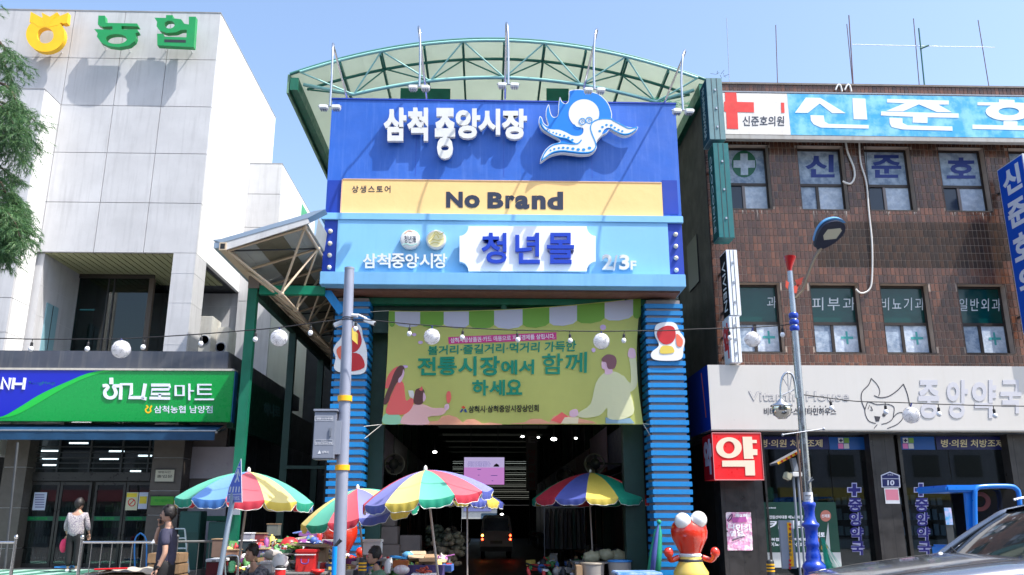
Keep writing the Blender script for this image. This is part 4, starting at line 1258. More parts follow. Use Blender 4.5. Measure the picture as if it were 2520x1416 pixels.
for c in cells:
 if id(c) in ps:
  if tme is None:
   m0 = MB(); tilev(m0,0,0, c[2], c[3],0.0)
   tme = bpy.data.meshes.new('tile'); tme.from_pydata([tuple(p) for p in m0.v],[], m0.f); tme.materials.append(mtile); tme.update()
  inst(tme, 'tile', (c[0], YT + rnd.uniform(-0.0015,0.0015), c[1]), brick)
 else:
  tilev(stuff, c[0], c[1], c[2], c[3], YT + rnd.uniform(-0.0015,0.0015))
tagp(stuff.mk('tiles', mtile2, brick), kind='stuff')
MB().box(XB - 0.02, XE, YT - 0.03, YT + 0.3, ztopb + 0.001, ztopb + 0.05).mk('parapet_cap', mat('parapet_grey', (0.20,0.17,0.15), rough=0.8, noise=0.3), brick)
# side wall towards the gate
mside2 = mat('side_render_dark', (0.055,0.048,0.042), rough=0.85, noise=0.5, nscale=1.2, streak=0.5, dirt=(0.02,0.02,0.02))
MB().box(XB - 0.02, XB + 0.015, YT + 0.02,40,0.0, ztopb - 0.002).mk('side_wall', mside2, brick)
for k in range(3):
 MB().box(XB - 0.05, XB - 0.021,21.2 + k * 2.4,22.3 + k * 2.4,7.6,8.9).mk('side_window', M['black'], brick)
# windows
mfr = mat('window_bronze', (0.035,0.026,0.022), rough=0.4, metal=0.3)
mpap = mat('window_paper', (170,186,204), rough=0.6, noise=0.2, nscale=3.5, col2=(120,140,165), bump=0.4, bscale=12)
mpap2 = mat('window_paper_light', (176,190,208), rough=0.6, noise=0.25, nscale=5, col2=(206,216,228), bump=0.5, bscale=14)
mgreen = mat('window_film_green', (6,62,58), rough=0.15, noise=0.2)
mdk = mat('window_film_dark', (38,50,66), rough=0.15, noise=0.15)
mprint = mat('print_blue', (16,46,128), rough=0.5)
for wi, (a, b) in enumerate(wins):
 for storey, (q0, q1) in enumerate((w3z, w2z)):
  w = MB().box(a, b, YT + 0.20, YT + 0.26, q1 - 0.06, q1).mk('window', mfr, brick)
  for bx in ((a - 0.012, a - 0.001, q0, q1 + 0.012),(b + 0.001, b + 0.012, q0, q1 + 0.012),(a, b, q1 + 0.001, q1 + 0.012)):
   MB().box(bx[0], bx[1], YT - 0.004, YT + 0.2, bx[2], bx[3]).mk('reveal', mfr, w)
  zm = q0 + (q1 - q0) * (0.42 if storey == 0 else 0.44)
  MB().box(a, b, YT + 0.19, YT + 0.26, q0, q0 + 0.05).mk('frame_sill', mfr, w)
  MB().box(a, a + 0.05, YT + 0.20, YT + 0.26, q0 + 0.05, q1 - 0.06).mk('frame_side', mfr, w)
  MB().box(b - 0.05, b, YT + 0.20, YT + 0.26, q0 + 0.05, q1 - 0.06).mk('frame_side', mfr, w)
  MB().box(a + 0.05, b - 0.05, YT + 0.195, YT + 0.26, zm - 0.04, zm + 0.03).mk('frame_rail', mfr, w)
  xm = a + (b - a) * (0.44 if storey else 0.42)
  MB().box(xm - 0.035, xm + 0.035, YT + 0.205, YT + 0.26, q0 + 0.05, zm - 0.04).mk('frame_mullion', mat('mullion_pale', (120,110,108), rough=0.4) if storey == 0 and wi != 1 else mfr, w)
  MB().box(a + 0.05, b - 0.05, YT + 0.235, YT + 0.245, zm + 0.03, q1 - 0.06).mk('pane', mpap if storey == 0 else mgreen, w)
  MB().box(a + 0.05, xm - 0.035, YT + 0.24, YT + 0.25, q0 + 0.05, zm - 0.04).mk('pane', (mpap if wi == 1 else mdk) if storey == 0 else mpap, w)
  MB().box(xm + 0.035, b - 0.05, YT + 0.23, YT + 0.24, q0 + 0.05, zm - 0.04).mk('pane', mpap2, w)
  MB().box(a, b, YT - 0.004, YT + 0.262, q0 - 0.03, q0 - 0.001).mk('sill', mat('sill_stone', (0.05,0.04,0.036), rough=0.8, noise=0.3), w)
  SF = onY(YT + 0.228); o3 = (0,0.005,0)
  SG = onY(YT + 0.223)
  if storey == 0:
   if wi == 0:
    mb = MB(); pp(mb, ellipse(1831,404,30,33,28), SF, o3); c_ = mb.mk('green_disc', mat('disc_green', (20,96,70), rough=0.5), w)
    mb = MB(); pp(mb, [(1822,378),(1840,378),(1840,395),(1858,395),(1858,413),(1841,413),(1841,431),(1823,431),(1823,413),(1805,413),(1805,395),(1822,395)], SG, o3); mb.mk('white_cross', mpap2, w)
   elif wi < 4:
    ch = '신준호'[wi - 1]
    q = ((1982,381,2054,437),(2145,382,2218,438),(2330,388,2401,440))[wi - 1]
    lettering(ch, q, SF, o3, mprint, w, bold=0.03)
  else:
   s_, q = (('과', (1888,730,1911,758)),('피부과', (1999,732,2105,764)),('비뇨기과', (2169,733,2275,764)),('일반외과', (2361,735,2463,766)),('', None))[wi]
   if s_: lettering(s_, q, SF, o3, mat('print_pale', (200,206,210), rough=0.5), w, bold=0.0, space=1.25)
   if wi < 4:
    xm2 = (xm + b) / 2 + 0.02; zmm = (q0 + zm) / 2 + 0.03
    mb = MB(); mb.obox((xm2, YT + 0.226, zmm),(0.05,0.004,0.32)); mb.obox((xm2, YT + 0.2215, zmm),(0.30,0.004,0.06))
    tagp(mb.mk('cross_sticker', mat('sticker_teal', (60,150,150), rough=0.5), w), kind='stuff')
# white runs of old sealant under windows: thin real streaks
mst_ = mat('lime_stain', (0.50,0.46,0.42), rough=0.9, noise=0.3)
mb = MB()
for k in range(46):
 wi = rnd.randrange(4); a, b = wins[wi]
 x = rnd.uniform(a, b); z = w3z[0] - 0.05; h = rnd.uniform(0.04,0.32) * rnd.random()
 wd = rnd.uniform(0.004,0.022)
 mb.add([(x, YT - 0.003, z),(x + wd, YT - 0.003, z),(x + wd * 0.5, YT - 0.003, z - h)],[(0,2,1)])
tagp(mb.mk('lime_streaks', mst_, brick), kind='stuff')
# ---- roof sign
YRS = 19.55
rs = thing('clinic_roof_sign', 'long weathered light blue clinic sign with a red cross, under the parapet', 'sign', (9, YRS, V(2100,340, YRS).z))
sa, sb = V(1780,275, YRS).x, XE
sz1 = V(2150,233, YRS).z; sz0 = V(2150,338, YRS).z
MB().box(sa - 0.02, sb, YRS, YRS + 0.35, sz0, sz1).mk('sign_case', mat('case_grey', (170,168,165), rough=0.5, noise=0.2, streak=0.5, dirt=(110,95,80)), rs)
MB().box(sa - 0.03, sb, YRS - 0.02, YRS + 0.37, sz1, sz1 + 0.035).mk('case_top', M['galv_paint'], rs)
MB().box(sa - 0.03, sb, YRS - 0.03, YRS + 0.02, sz0 - 0.10, sz0 - 0.001).mk('case_bottom', MATS['case_grey'], rs)
xm = V(1941,278, YRS).x
mwv = mat('vinyl_white_worn', (226,222,218), rough=0.45, noise=0.12, nscale=2.5, streak=0.3, dirt=(200,180,150), bump=0.4, bscale=5)
MB().box(sa, xm - 0.004, YRS - 0.012, YRS - 0.002, sz0 + 0.03, sz1 - 0.02).mk('white_face', mwv, rs)
mbv = mat('vinyl_blue_worn', (40,160,218), rough=0.4, noise=0.1, nscale=1.5, col2=(130,200,230), streak=0.2, dirt=(150,205,225))
MB().box(xm, sb, YRS - 0.012, YRS - 0.002, sz0 + 0.03, sz1 - 0.02).mk('blue_face', mbv, rs)
mre = mat('cross_red', (226,50,44), rough=0.45, noise=0.2, nscale=4)
ST = onY(YRS - 0.019); o6 = (0,0.006,0)
pp(MB(),[(1784,228),(1812,228),(1814,251),(1855,252),(1856,277),(1815,276),(1817,318),(1789,317),(1787,276),(1782,274),(1782,251),(1785,250)], ST, o6).mk('red_cross', mre, rs)
pp(MB(),[(1922,253),(1930,253),(1931,278),(1923,278)], ST, o6).mk('red_cross_end', mre, rs)
lettering('신준호의원', (1828,286,1930,310), ST, o6, M['navy_print'], rs, bold=0.01)
mwl = mat('sign_letter_white', (228,234,238), rough=0.45, noise=0.06, nscale=3)
c7 = lambda x, y: (1700 + x / 3.073,160 + y / 3.073)
def P7(l): return [c7(*p) for p in l]
for q in ([(870,248),(980,250),(1170,365),(1070,365),(975,292),(885,363),(788,362)],[(1222,252),(1320,256),(1335,413),(1232,410)],
   [(905,380),(1005,383),(1012,428),(1040,446),(1345,456),(1345,482),(985,474),(930,450),(908,420)]):
 pp(MB(), P7(q), ST, o6).mk('letter_stroke', mwl, rs)
for q in ([(1485,258),(1952,270),(1950,300),(1870,300),(1975,358),(1860,356),(1725,298),(1605,352),(1480,348),(1620,290),(1485,284)],
   [(1440,352),(2025,368),(2025,400),(1790,396),(1790,440),(1678,436),(1680,392),(1438,382)],
   [(1502,400),(1600,404),(1602,440),(1640,458),(1978,466),(1980,498),(1600,488),(1520,470),(1504,440)]):
 pp(MB(), P7(q), ST, o6).mk('letter_stroke', mwl, rs)
for q in ([(2330,262),(2448,266),(2448,285),(2620,290),(2620,312),(2168,305),(2168,283),(2330,284)],[(2130,452),(2365,458),(2365,426),(2470,428),(2470,460),(2700,466),(2700,498),(2130,484)]):
 pp(MB(), P7(q), ST, o6).mk('letter_stroke', mwl, rs)
mb = MB(); Sx = ST
Sx = onY(YRS - 0.022)
mb.ring_prism([Sx(*c7(*p)) for p in ellipse(2405,352,175,70,30)],[Sx(*c7(*p)) for p in ellipse(2405,352,78,30,30)], o6)
mb.mk('letter_stroke', mwl, rs)
# ---- projecting signs at the corner
def projecting(label, px_edge, y0, y1, Yf, depth, wX, mface, medge, txt, tq, tm, rot90=True, name='projecting_sign'):
 xr = V(px_edge[1],(y0 + y1) / 2, Yf).x; xl = V(px_edge[0],(y0 + y1) / 2, Yf).x
 z1, z0 = V(px_edge[0], y0, Yf).z, V(px_edge[0], y1, Yf).z
 t = thing(name, label, 'sign', ((xl + xr) / 2, Yf, z0))
 MB().box(xl, xr, Yf, Yf + depth, z0, z1).mk('sign_case', medge, t, bevel=0.006)
 MB().box(xl - 0.008, xl - 0.001, Yf + 0.02, Yf + depth - 0.02, z0 + 0.03, z1 - 0.03).mk('face', mface, t)
 for u in (0.33,0.66):
  x = xl + (xr - xl) * u
  MB().box(x - 0.006, x + 0.006, Yf - 0.006, Yf - 0.001, z0 + 0.01, z1 - 0.01).mk('case_seam', M['dark_metal'], t)
 k = 0
 for zz in (0.2,0.5,0.8):
  MB().obox(((xl + xr) / 2 + 0.03 * (xr - xl), Yf - 0.01, z0 + (z1 - z0) * zz),(0.04,0.02,0.05)).mk('latch', M['galv'], t)
 MB().bar(((xl + xr) / 2, Yf + depth, z1 - 0.3),((xl + xr) / 2, YT + 0.02, z1 - 0.3),0.05).mk('bracket', M['dark_metal'], t)
 MB().bar(((xl + xr) / 2, Yf + depth, z0 + 0.3),((xl + xr) / 2, YT + 0.02, z0 + 0.3),0.05).mk('bracket', M['dark_metal'], t)
 return t, xl - 0.013, Yf, depth, z0, z1
mtg = mat('sign_teal', (60,110,118), rough=0.45, noise=0.2, streak=0.3, dirt=(40,70,75)); mtf = mat('sign_teal_face', (14,62,78), rough=0.8, spec=0.08, noise=0.2)
t, X_, Yf, dp, z0, z1 = projecting('upper teal projecting sign with worn sideways lettering at the brick building corner', (1742,1781),192,343,18.85,0.62,0, mtf, mat('sign_teal_edge', (104,140,146), rough=0.45, noise=0.2, streak=0.3), '', None, None)
def sidetext(s, X, Ya, Yb, za, zb, m_, parent, bold=0.0, rot=True):
 """lettering on a face looking towards -X; rot: reads downwards"""
 if rot:
  # letter tops face away from the street
  return text(MB(), s, [(0,1 - 1.0),(1,0),(1,1),(0,1)], lambda px, py: Vc((X, Ya + (Yb - Ya) * py, zb + (za - zb) * px)),(0.005,0,0), bold=bold).mk('lettering', m_, parent)
 return text(MB(), s, [(0,0),(1,0),(1,1),(0,1)], lambda px, py: Vc((X, Yb + (Ya - Yb) * px, zb + (za - zb) * py)),(0.005,0,0), bold=bold).mk('lettering', m_, parent)
sidetext('MUNSINGWEAR', X_, Yf + 0.22, Yf + 0.42, z0 + 0.15, z1 - 0.15, mat('pale_teal_print', (130,160,165), rough=0.5), t, 0.01)
mcr = mat('sign_dark_teal', (10,70,68), rough=0.8, spec=0.08, noise=0.15)
t, X_, Yf, dp, z0, z1 = projecting('long dark teal projecting sign with a thin sideways word below the upper teal sign', (1762,1800),352,585,18.85,0.5,0, mcr, mat('sign_dark_teal_edge', (24,106,108), rough=0.4, noise=0.15, streak=0.2), '', None, None)
sidetext('CROCODILE', X_, Yf + 0.18, Yf + 0.33, z0 + 0.2, z1 - 0.25, mat('pale_teal_print2', (140,175,178), rough=0.5), t, 0.0)
t, X_, Yf, dp, z0, z1 = projecting('white edged black projecting sign with sideways white capitals', (1792,1819),615,776,18.9,0.55,0, mat('black_face', (0.012,0.012,0.014), rough=0.85, spec=0.05), mat('sign_white_edge', (226,230,236), rough=0.35, streak=0.1), '', None, None)
sidetext('VIVIEN', X_, Yf + 0.15, Yf + 0.40, z0 + 0.15, z1 - 0.25, M['white_paint'], t, 0.0)
t, X_, Yf, dp, z0, z1 = projecting('white projecting sign with a red pharmacy syllable, right under the black one', (1797,1823),779,892,18.9,0.55,0, M['white_paint'], MATS['sign_white_edge'], '', None, None)
sidetext('약', X_, Yf + 0.05, Yf + 0.5, z0 + 0.12, z1 - 0.12, M['red'], t, 0.06, rot=False)
# blue clinic sign at the far right
Yf = 18.6; X_ = V(2519,400, Yf).x
xa = X_
t = thing('projecting_sign', 'tall blue projecting sign with white syllables at the right edge of the brick wall', 'sign', (xa + 0.2, Yf, 6))
zt_, zb_ = V(2519,378, Yf).z, V(2530,800, Yf).z
MB().box(xa, xa + 0.35, Yf, Yf + 1.05, zb_, zt_).mk('sign_case', mat('case_pale', (190,196,206), rough=0.4), t)
mbs = mat('clinic_blue', (24,78,186), rough=0.8, spec=0.1, noise=0.1)
MB().box(xa - 0.01, xa - 0.001, Yf + 0.03, Yf + 1.02, zb_ + 0.03, zt_ - 0.03).mk('face', mbs, t)
hh = (zt_ - zb_) / 5
for k, ch in enumerate('신준호의원'):
 text(MB(), ch, [(0,0),(1,0),(1,1),(0,1)], lambda px, py, k=k: Vc((xa - 0.018, Yf + 0.88 - 0.72 * px, zt_ - 0.14 - k * hh - py * hh * 0.78)),(0.007,0,0), bold=0.04).mk('letter', mat('pale_print', (205,212,226), rough=0.5), t)
for z in (zb_ + 0.5, zt_ - 0.5):
 MB().bar((xa + 0.17, Yf + 1.05, z),(xa + 0.17, YT + 0.02, z),0.05).mk('bracket', M['dark_metal'], t)
# ---- hanging cables and hoses on the wall
def hose(name, pts, r, m_, label, cat='cable', group=None):
 sm = []
 P = [Vc(p) for p in pts]
 for a in range(len(P) - 1):
  p_0, p_1, p_2, p_3 = P[max(a - 1,0)], P[a], P[a + 1], P[min(a + 2, len(P) - 1)]
  for j in range(5):
   u = j / 5
   sm.append(0.5 * ((2 * p_1) + (p_2 - p_0) * u + (2 * p_0 - 5 * p_1 + 4 * p_2 - p_3) * u * u + (3 * p_1 - p_0 - 3 * p_2 + p_3) * u ** 3))
 sm.append(P[-1])
 return one(name, MB().tube(sm, r, 7), m_, label, cat, group)
yh = YT - 0.05
hose('drain_hose', [V(*p, yh) for p in ((2080,342),(2086,375),(2100,410),(2103,435),(2094,452),(2080,450),(2074,446))],0.026, M['cable_white'], 'short white hose hooking into the second papered window', 'hose')
hose('drain_hose', [V(*p, yh) for p in ((2114,343),(2118,400),(2132,450),(2138,520),(2146,600),(2146,680),(2140,712),(2120,722),(2106,712))],0.022, M['cable_white'], 'long white hose hanging from the roof sign down to the green windows', 'hose')
hose('thin_cable', [V(*p, yh + 0.02) for p in ((2130,345),(2134,420),(2140,470))],0.008, M['cable'], 'thin black cable beside the third papered window')  # thin black cable hung on the tiled wall
bpy.data.objects['thin_cable'].name = 'wall_cable'
for k, (a, b) in enumerate(((2062,2072),(2085,2095))):
 hose('roof_hose', [V(*p, YT - 0.05) for p in ((a - 6,222),(a, 210),(b - 4,211),(b, 226))],0.024, M['cable_white'],('pale hose end bending over the parapet above the clinic sign', 'second pale hose end bending over the parapet')[k], 'hose')
# ---- antennas on the roof
ma = mat('rusty_pole', (110,84,96), rough=0.6, noise=0.3)
def pole(a, b, r, m_, label, Y=21.5):
 p, q = V(*a, Y), V(*b, Y)
 q = Vc((q.x, q.y, ztopb - 1.2)) if False else V(b[0], b[1] + 14, Y)
 return one('roof_pole', MB().tube([p, q], r, 6), m_, label, 'pole')
pole((1788,44),(1796,206),0.009, M['galv'], 'thin whip antenna above the corner of the brick building')
pole((1909,62),(1914,208),0.012, ma, 'slim bare pole standing on the parapet left of the clothes rail')
cl = thing('roof_rail', 'frame of rusty poles joined by a thin horizontal rail on the brick roof', 'rail', V(2250,215,21.5))
for a, b, r in (((2089,38),(2101,228),0.016),((2084,60),(2100,226),0.012),((2248,46),(2264,230),0.012),((2407,50),(2437,234),0.012)):
 MB().tube([V(*a, 21.5), V(*b, 21.5)], r, 6).mk('upright', ma, cl)
MB().tube([V(2261,70,21.4), V(2277,230,21.4)],0.02,6).mk('green_upright', mat('pole_green', (20,96,88), rough=0.5), cl)
MB().tube([V(2098,110,21.45), V(2280,114,21.45), V(2448,117,21.45)],0.009,5).mk('rail', M['galv'], cl)
MB().tube([V(2265,120,21.38), V(2285,112,21.38)],0.03,6).mk('clamp', MATS['pole_green'], cl)
# wire tangle
mb = MB()
for k in range(8):
 p = V(rnd.uniform(1760,1782), rnd.uniform(180,196),19.4)
 mb.tube([p, p + Vc((rnd.uniform(-.15, .15),0, rnd.uniform(-.05, .12)))],0.005,4)
tagp(mb.mk('wire_tangle', M['cable'], None), 'tangle of black wire ends on top of the upper teal projecting sign', 'wire', kind='stuff')
# ================================================================ PHARMACY
YPH = 19.05
ph = thing('pharmacy_sign', 'wide off-white pharmacy fascia sign with a line drawn face and pale raised letters', 'sign', (10, YPH, V(2100,1058, YPH).z))
pa = V(1746,980, YPH).x
pz1 = V(2100,900, YPH).z; pz0 = V(2100,1058, YPH).z
mps = mat('pharm_white', (200,196,190), rough=0.35, noise=0.05, nscale=0.8, streak=0.12, dirt=(176,168,150))
MB().box(pa, XE, YPH, YT - 0.01, pz0, pz1).mk('sign_box', mps, ph)
MB().box(pa - 0.008, pa - 0.001, YPH + 0.02, YT + 1.0, pz0, pz1).mk('sign_end', mat('pharm_end_blue', (14,44,120), rough=0.85, spec=0.05), ph)
MB().bar((pa - 0.014, YPH + 0.35, pz0 + 0.3),(pa - 0.014, YPH + 0.55, pz1 - 0.1),0.01,0.03).mk('end_stripe', mat('stripe_orange', (180,80,50)), ph)
MB().box(pa - 0.01, XE, YPH - 0.012, YPH + 0.1, pz0 - 0.03, pz0 - 0.001).mk('lower_trim', mat('pharm_trim', (150,148,144), rough=0.4, metal=0.5), ph)
SP = onY(YPH - 0.006); oP = (0,0.005,0)
mol = mat('print_outline', (150,148,156), rough=0.5)
lettering('Vitamin House', (1842,963,2090,988), SP, oP, mol, ph, bold=0.012)
lettering('Vitamin House', (1843.5,964.2,2088.5,986.8), onY(YPH - 0.011), oP, mps, ph, bold=-0.008)
lettering('비타민하우스 비타민하우스', (1880,1004,2058,1022), SP, oP, mat('print_black', (52,50,56), rough=0.5), ph, bold=0.015)
mb = MB()
for k in range(6):
 px = 1978 + k * 13.5; mb.prism([SP(px + 1.5 * math.cos(t * 1.05),1000 + 1.5 * math.sin(t * 1.05)) for t in range(6)], oP)
tagp(mb.mk('dots', MATS['print_black'], ph), kind='stuff')
c8 = lambda x, y: (1700 + x / 2.832,580 + y / 2.832)
def P8(l, k=4): return [c8(*p) for p in smoothloop(l, k, False)]
mln = MATS['print_black']
fc = MB()
for l, w in (([(1215,1215),(1190,1150),(1195,1090),(1240,1040),(1258,995)],2.2),([(1258,995),(1300,1040),(1318,1085),(1310,1118)],1.6),([(1278,1115),(1320,1130),(1380,1120),(1440,1080),(1482,1035)],2.2),
    ([(1482,1035),(1505,1090),(1520,1150),(1525,1185)],2.2),([(1225,1180),(1240,1160),(1300,1178),(1370,1175),(1415,1195),(1415,1240),(1405,1280),(1370,1305),(1330,1315)],1.8),
    ([(1225,1180),(1214,1220),(1222,1260),(1245,1295),(1290,1310)],1.8),([(1410,1270),(1440,1240),(1475,1235),(1480,1270),(1440,1315),(1370,1345)],1.8),([(1300,1318),(1285,1335),(1278,1345)],1.6),
    ([(1248,1180),(1235,1210)],1.2),([(1255,1190),(1268,1218)],1.5),([(1250,1215),(1268,1220)],1.2)):
 pstroke(fc, P8(l), w, SP, oP)
fc.mk('face_drawing', mln, ph)
mb = MB(); pp(mb, [c8(*p) for p in ellipse(1347,1250,12,13,16)], SP, oP); mb.mk('face_eye', mln, ph)
mb = MB(); pp(mb, [c8(*p) for p in [(1280,1258),(1322,1262),(1312,1295),(1290,1296)]], SP, oP); mb.mk('face_mouth', mln, ph)
for ch, a, b in (('중', 2260,2312),('앙', 2330,2382),('약', 2392,2452),('국', 2462,2514)):
 lettering(ch, (a, 935, b, 1030 if ch != '국' else 1018), onY(YPH - 0.016),(0,0.014,0), mat('pale_relief', (188,187,192), rough=0.35), ph, name='letter', bold=0.03)
# soffit + header
hz = min(V(2100,1071,19.88).z, pz0 - 0.034)
MB().box(pa + 0.1, XE, YPH + 0.5, YT + 0.6, hz + 0.001, pz0 - 0.031).mk('header', M['dark_metal'], ph)
shop2 = thing('pharmacy_shopfront', 'glazed pharmacy front between brushed steel columns with posters and blue upright lettering', 'shopfront', (10,19.9,0.14))
YG2 = 19.9
def gx(px): return V(px, 1240, YG2).x
mcol = mat('steel_column', (78,76,76), rough=0.38, metal=0.75, noise=0.3, nscale=2.0, streak=0.3)
def scolumn(px0, px1, seams, Y=19.6):
 a, b = V(px0,1300, Y).x, V(px1,1300, Y).x
 c_ = MB().box(a, b, Y, Y + 0.55,0.14, hz - 0.001).mk('column', mcol, shop2)
 for s in seams:
  x = a + (b - a) * s
  MB().box(x - 0.006, x + 0.006, Y - 0.002, Y + 0.003,0.15, hz - 0.002).mk('column_seam', M['black'], c_)
 return c_
colA = scolumn(1779,1884,(0.1,0.45,0.8))
colB = scolumn(2163,2224,(0.12,0.62))
scolumn(2512,2580,(0.2,0.7))
MB().box(gx(1884), gx(1889), YG2 - 0.06, YG2 + 0.1,0.14, hz).mk('frame_stile', msf, shop2)
for a, b in ((2150,2163),(2224,2232),(2500,2512)):
 MB().box(gx(a), gx(b), YG2 - 0.06, YG2 + 0.1,0.14, hz - 0.002).mk('frame_stile', msf, shop2)
for a, b in ((1889,2052),(2052,2150),(2232,2350),(2350,2500)):
 x0_, x1_ = gx(a), gx(b)
 MB().box(x0_ + 0.01, x1_ - 0.01, YG2, YG2 + 0.012,0.2, hz - 0.01).mk('window_pane', M['glass_dark'], shop2)
 MB().box(x0_, x1_, YG2 - 0.04, YG2 + 0.06,0.141,0.2).mk('frame_rail', msf, shop2)
# blue strips on the glass
SB = YG2 - 0.02
def pb(px0, y0, px1, y1, Y, d, m_, nm, par): return pbox(MB(), px0, y0, px1, y1, Y, d).mk(nm, m_, par)
mnv = mat('strip_navy', (16,24,84), rough=0.35); mbl2 = mat('strip_blue', (12,76,150), rough=0.35)
mcrm = mat('strip_cream', (206,200,160), rough=0.5)
st1 = pb(1878,1075,2040,1106, SB, 0.008, mnv, 'blue_strip', shop2); st2 = pb(2041,1076,2140,1107, SB, 0.008, mbl2, 'blue_strip', shop2)
st3 = pb(2212,1075,2300,1107, SB, 0.008, mbl2, 'blue_strip', shop2); st4 = pb(2304,1075,2512,1107, SB, 0.008, mnv, 'blue_strip', shop2)
SQ = onY(SB - 0.005)
lettering('병·의원 처방조제', (1872,1082,2024,1101), SQ, (0,0.004,0), mcrm, st1, bold=0.015)
lettering('병·의원 처방조제', (2316,1082,2469,1101), SQ, (0,0.004,0), mcrm, st4, bold=0.015)
for base, par in ((2063, st2),(2222, st3)):
 for dx, dy, c_ in ((0,0,(200,206,214)),(14,0,(110,160,70)),(0,14,(210,120,180)),(14,14,(190,196,200))):
  pb(base + dx, 1078 + dy, base + dx + 12.5,1078 + dy + 12.5, SB - 0.005,0.004, mat('tile_print_%d_%d' % (c_[0], c_[1]), c_, rough=0.5), 'logo_square', par)
 mb = MB(); pp(mb, [(base + 2,1083),(base + 5,1083),(base + 5,1080),(base + 8,1080),(base + 8,1083),(base + 11,1083),(base + 11,1086),(base + 8,1086),(base + 8,1089),(base + 5,1089),(base + 5,1086),(base + 2,1086)], onY(SB - 0.009),(0,0.003,0)); mb.mk('logo_cross', mnv, par)
# vertical blue lettering with white rim
mvb = mat('upright_blue', (24,22,110), rough=0.4); mvw = mat('upright_rim', (176,180,214), rough=0.4)
def upright(x0, x1):
 g_ = MB()
 ys_ = (1198,1224,1261,1297,1333,1368)
 for k, ch in enumerate('중앙약국'):
  # syllables lie on their side, reading downwards
  y0 = 1226 + k * 35.5; sh = k * 2.2
  q = [(x1 + sh, y0),(x1 + sh, y0 + 34),(x0 + sh, y0 + 34),(x0 + sh, y0)]
  q = [(x0 + sh, y0),(x1 + sh, y0),(x1 + sh, y0 + 34),(x0 + sh, y0 + 34)]
  text(MB(), ch, q, onY(YG2 - 0.012),(0,0.006,0), bold=0.075).mk('letter_rim', mvw, shop2)
  text(MB(), ch, q, onY(YG2 - 0.019),(0,0.006,0), bold=0.03).mk('letter', mvb, shop2)
 cx_, cy_ = (x0 + x1) / 2 - 2,1206
 def cross(w, L_, Y, m_, nm):
  pp(MB(),[(cx_ - w, cy_ - L_),(cx_ + w, cy_ - L_),(cx_ + w, cy_ - w),(cx_ + L_, cy_ - w),(cx_ + L_, cy_ + w),(cx_ + w, cy_ + w),(cx_ + w, cy_ + L_),(cx_ - w, cy_ + L_),(cx_ - w, cy_ + w),(cx_ - L_, cy_ + w),(cx_ - L_, cy_ - w),(cx_ - w, cy_ - w)], onY(Y),(0,0.006,0)).mk(nm, m_, shop2)
 cross(6.5,17.5, YG2 - 0.012, mvw, 'cross_rim'); cross(4.5,15, YG2 - 0.019, mvb, 'cross_mark')
upright(2088,2121); upright(2252,2285)
# house number plate on the steel column
SN = onY(19.57)
npl = pp(MB(),[(2168,1170),(2190,1161),(2214,1170),(2216,1200),(2170,1200)], onY(19.575),(0,0.02,0)).mk('number_plate', mat('number_rim', (200,204,220), rough=0.4), colB)
npl2 = thing('number_sign', 'navy house number plate reading 10 on the middle steel column', 'sign', V(2192,1200,19.57))
bpy.data.objects.remove(npl)
pp(MB(),[(2168,1170),(2190,1161),(2214,1170),(2216,1200),(2170,1200)], onY(19.575),(0,0.02,0)).mk('plate_rim', MATS['number_rim'], npl2)
pp(MB(),[(2170.5,1171.5),(2190,1163.5),(2211.5,1171.5),(2213.5,1198),(2172.5,1198)], onY(19.57),(0,0.004,0)).mk('plate_face', mnv, npl2)
lettering('10', (2184,1182,2201,1195), onY(19.565),(0,0.004,0), MATS['number_rim'], npl2, bold=0.03)
lettering('진주로', (2184,1167,2198,1171), onY(19.565),(0,0.004,0), MATS['number_rim'], npl2)
pb(2171,1178,2213,1179.2,19.565,0.004, MATS['number_rim'], 'divider', npl2)
nt_ = thing('notice_card', 'small pink and white notice under the house number plate', 'notice', V(2195,1240,19.57))
pb(2178,1202,2213,1240,19.58,0.018, M['white_paint'], 'card', nt_); pb(2180,1205,2211,1231,19.574,0.004, mat('notice_pink', (220,130,150), rough=0.5), 'print_field', nt_)
# pink poster on the left column
pk = thing('pink_poster', 'crumpled pink event poster taped to the steel column left of the green advert', 'poster', V(1820,1355,19.55))
mpk = mat('poster_pink', (226,150,190), rough=0.55, noise=0.1, nscale=7, col2=(240,225,232))
vs = []; NX, NZ = 10,14
for j in range(NZ + 1):
 for i in range(NX + 1):
  u, v = i / NX, j / NZ
  p = V(1786 + (1848 - 1786) * u + 5 * v, 1261 + (1355 - 1261) * v, 19.585)
  p.y += 0.006 * math.sin(i * 1.3 + j) - 0.004 * math.cos(j * 1.7 - i * 0.6)
  vs.append(p)
fs = [(j * (NX + 1) + i, (j + 1) * (NX + 1) + i, (j + 1) * (NX + 1) + i + 1, j * (NX + 1) + i + 1) for j in range(NZ) for i in range(NX)]
MB().add(vs, fs).mk('paper', mpk, pk)
SK = onY(19.568)
mpu = mat('poster_purple', (170,80,150), rough=0.6)
lettering('제2회', (1808,1265,1838,1273), SK, (0,0.003,0), MATS['panel_white'], pk, bold=0.03)
pp(MB(),[(1800,1275),(1836,1272),(1838,1285),(1803,1287)], SK, (0,0.003,0)).mk('print_patch', mpu, pk)
lettering('나이키', (1792,1290,1846,1304), SK, (0,0.003,0), MATS['panel_white'], pk, bold=0.03)
lettering('영업', (1796,1306,1828,1320), SK, (0,0.003,0), MATS['panel_white'], pk, bold=0.03)
mb = MB(); pstroke(mb, smoothloop([(1802,1331),(1806,1329),(1838,1318)],4, False),[1,3,4,4,3.6,3,2.2,1.6,0.6][:9], SK, (0,0.003,0)); mb.mk('tick_print', mat('poster_grey', (90,84,96), rough=0.6), pk)
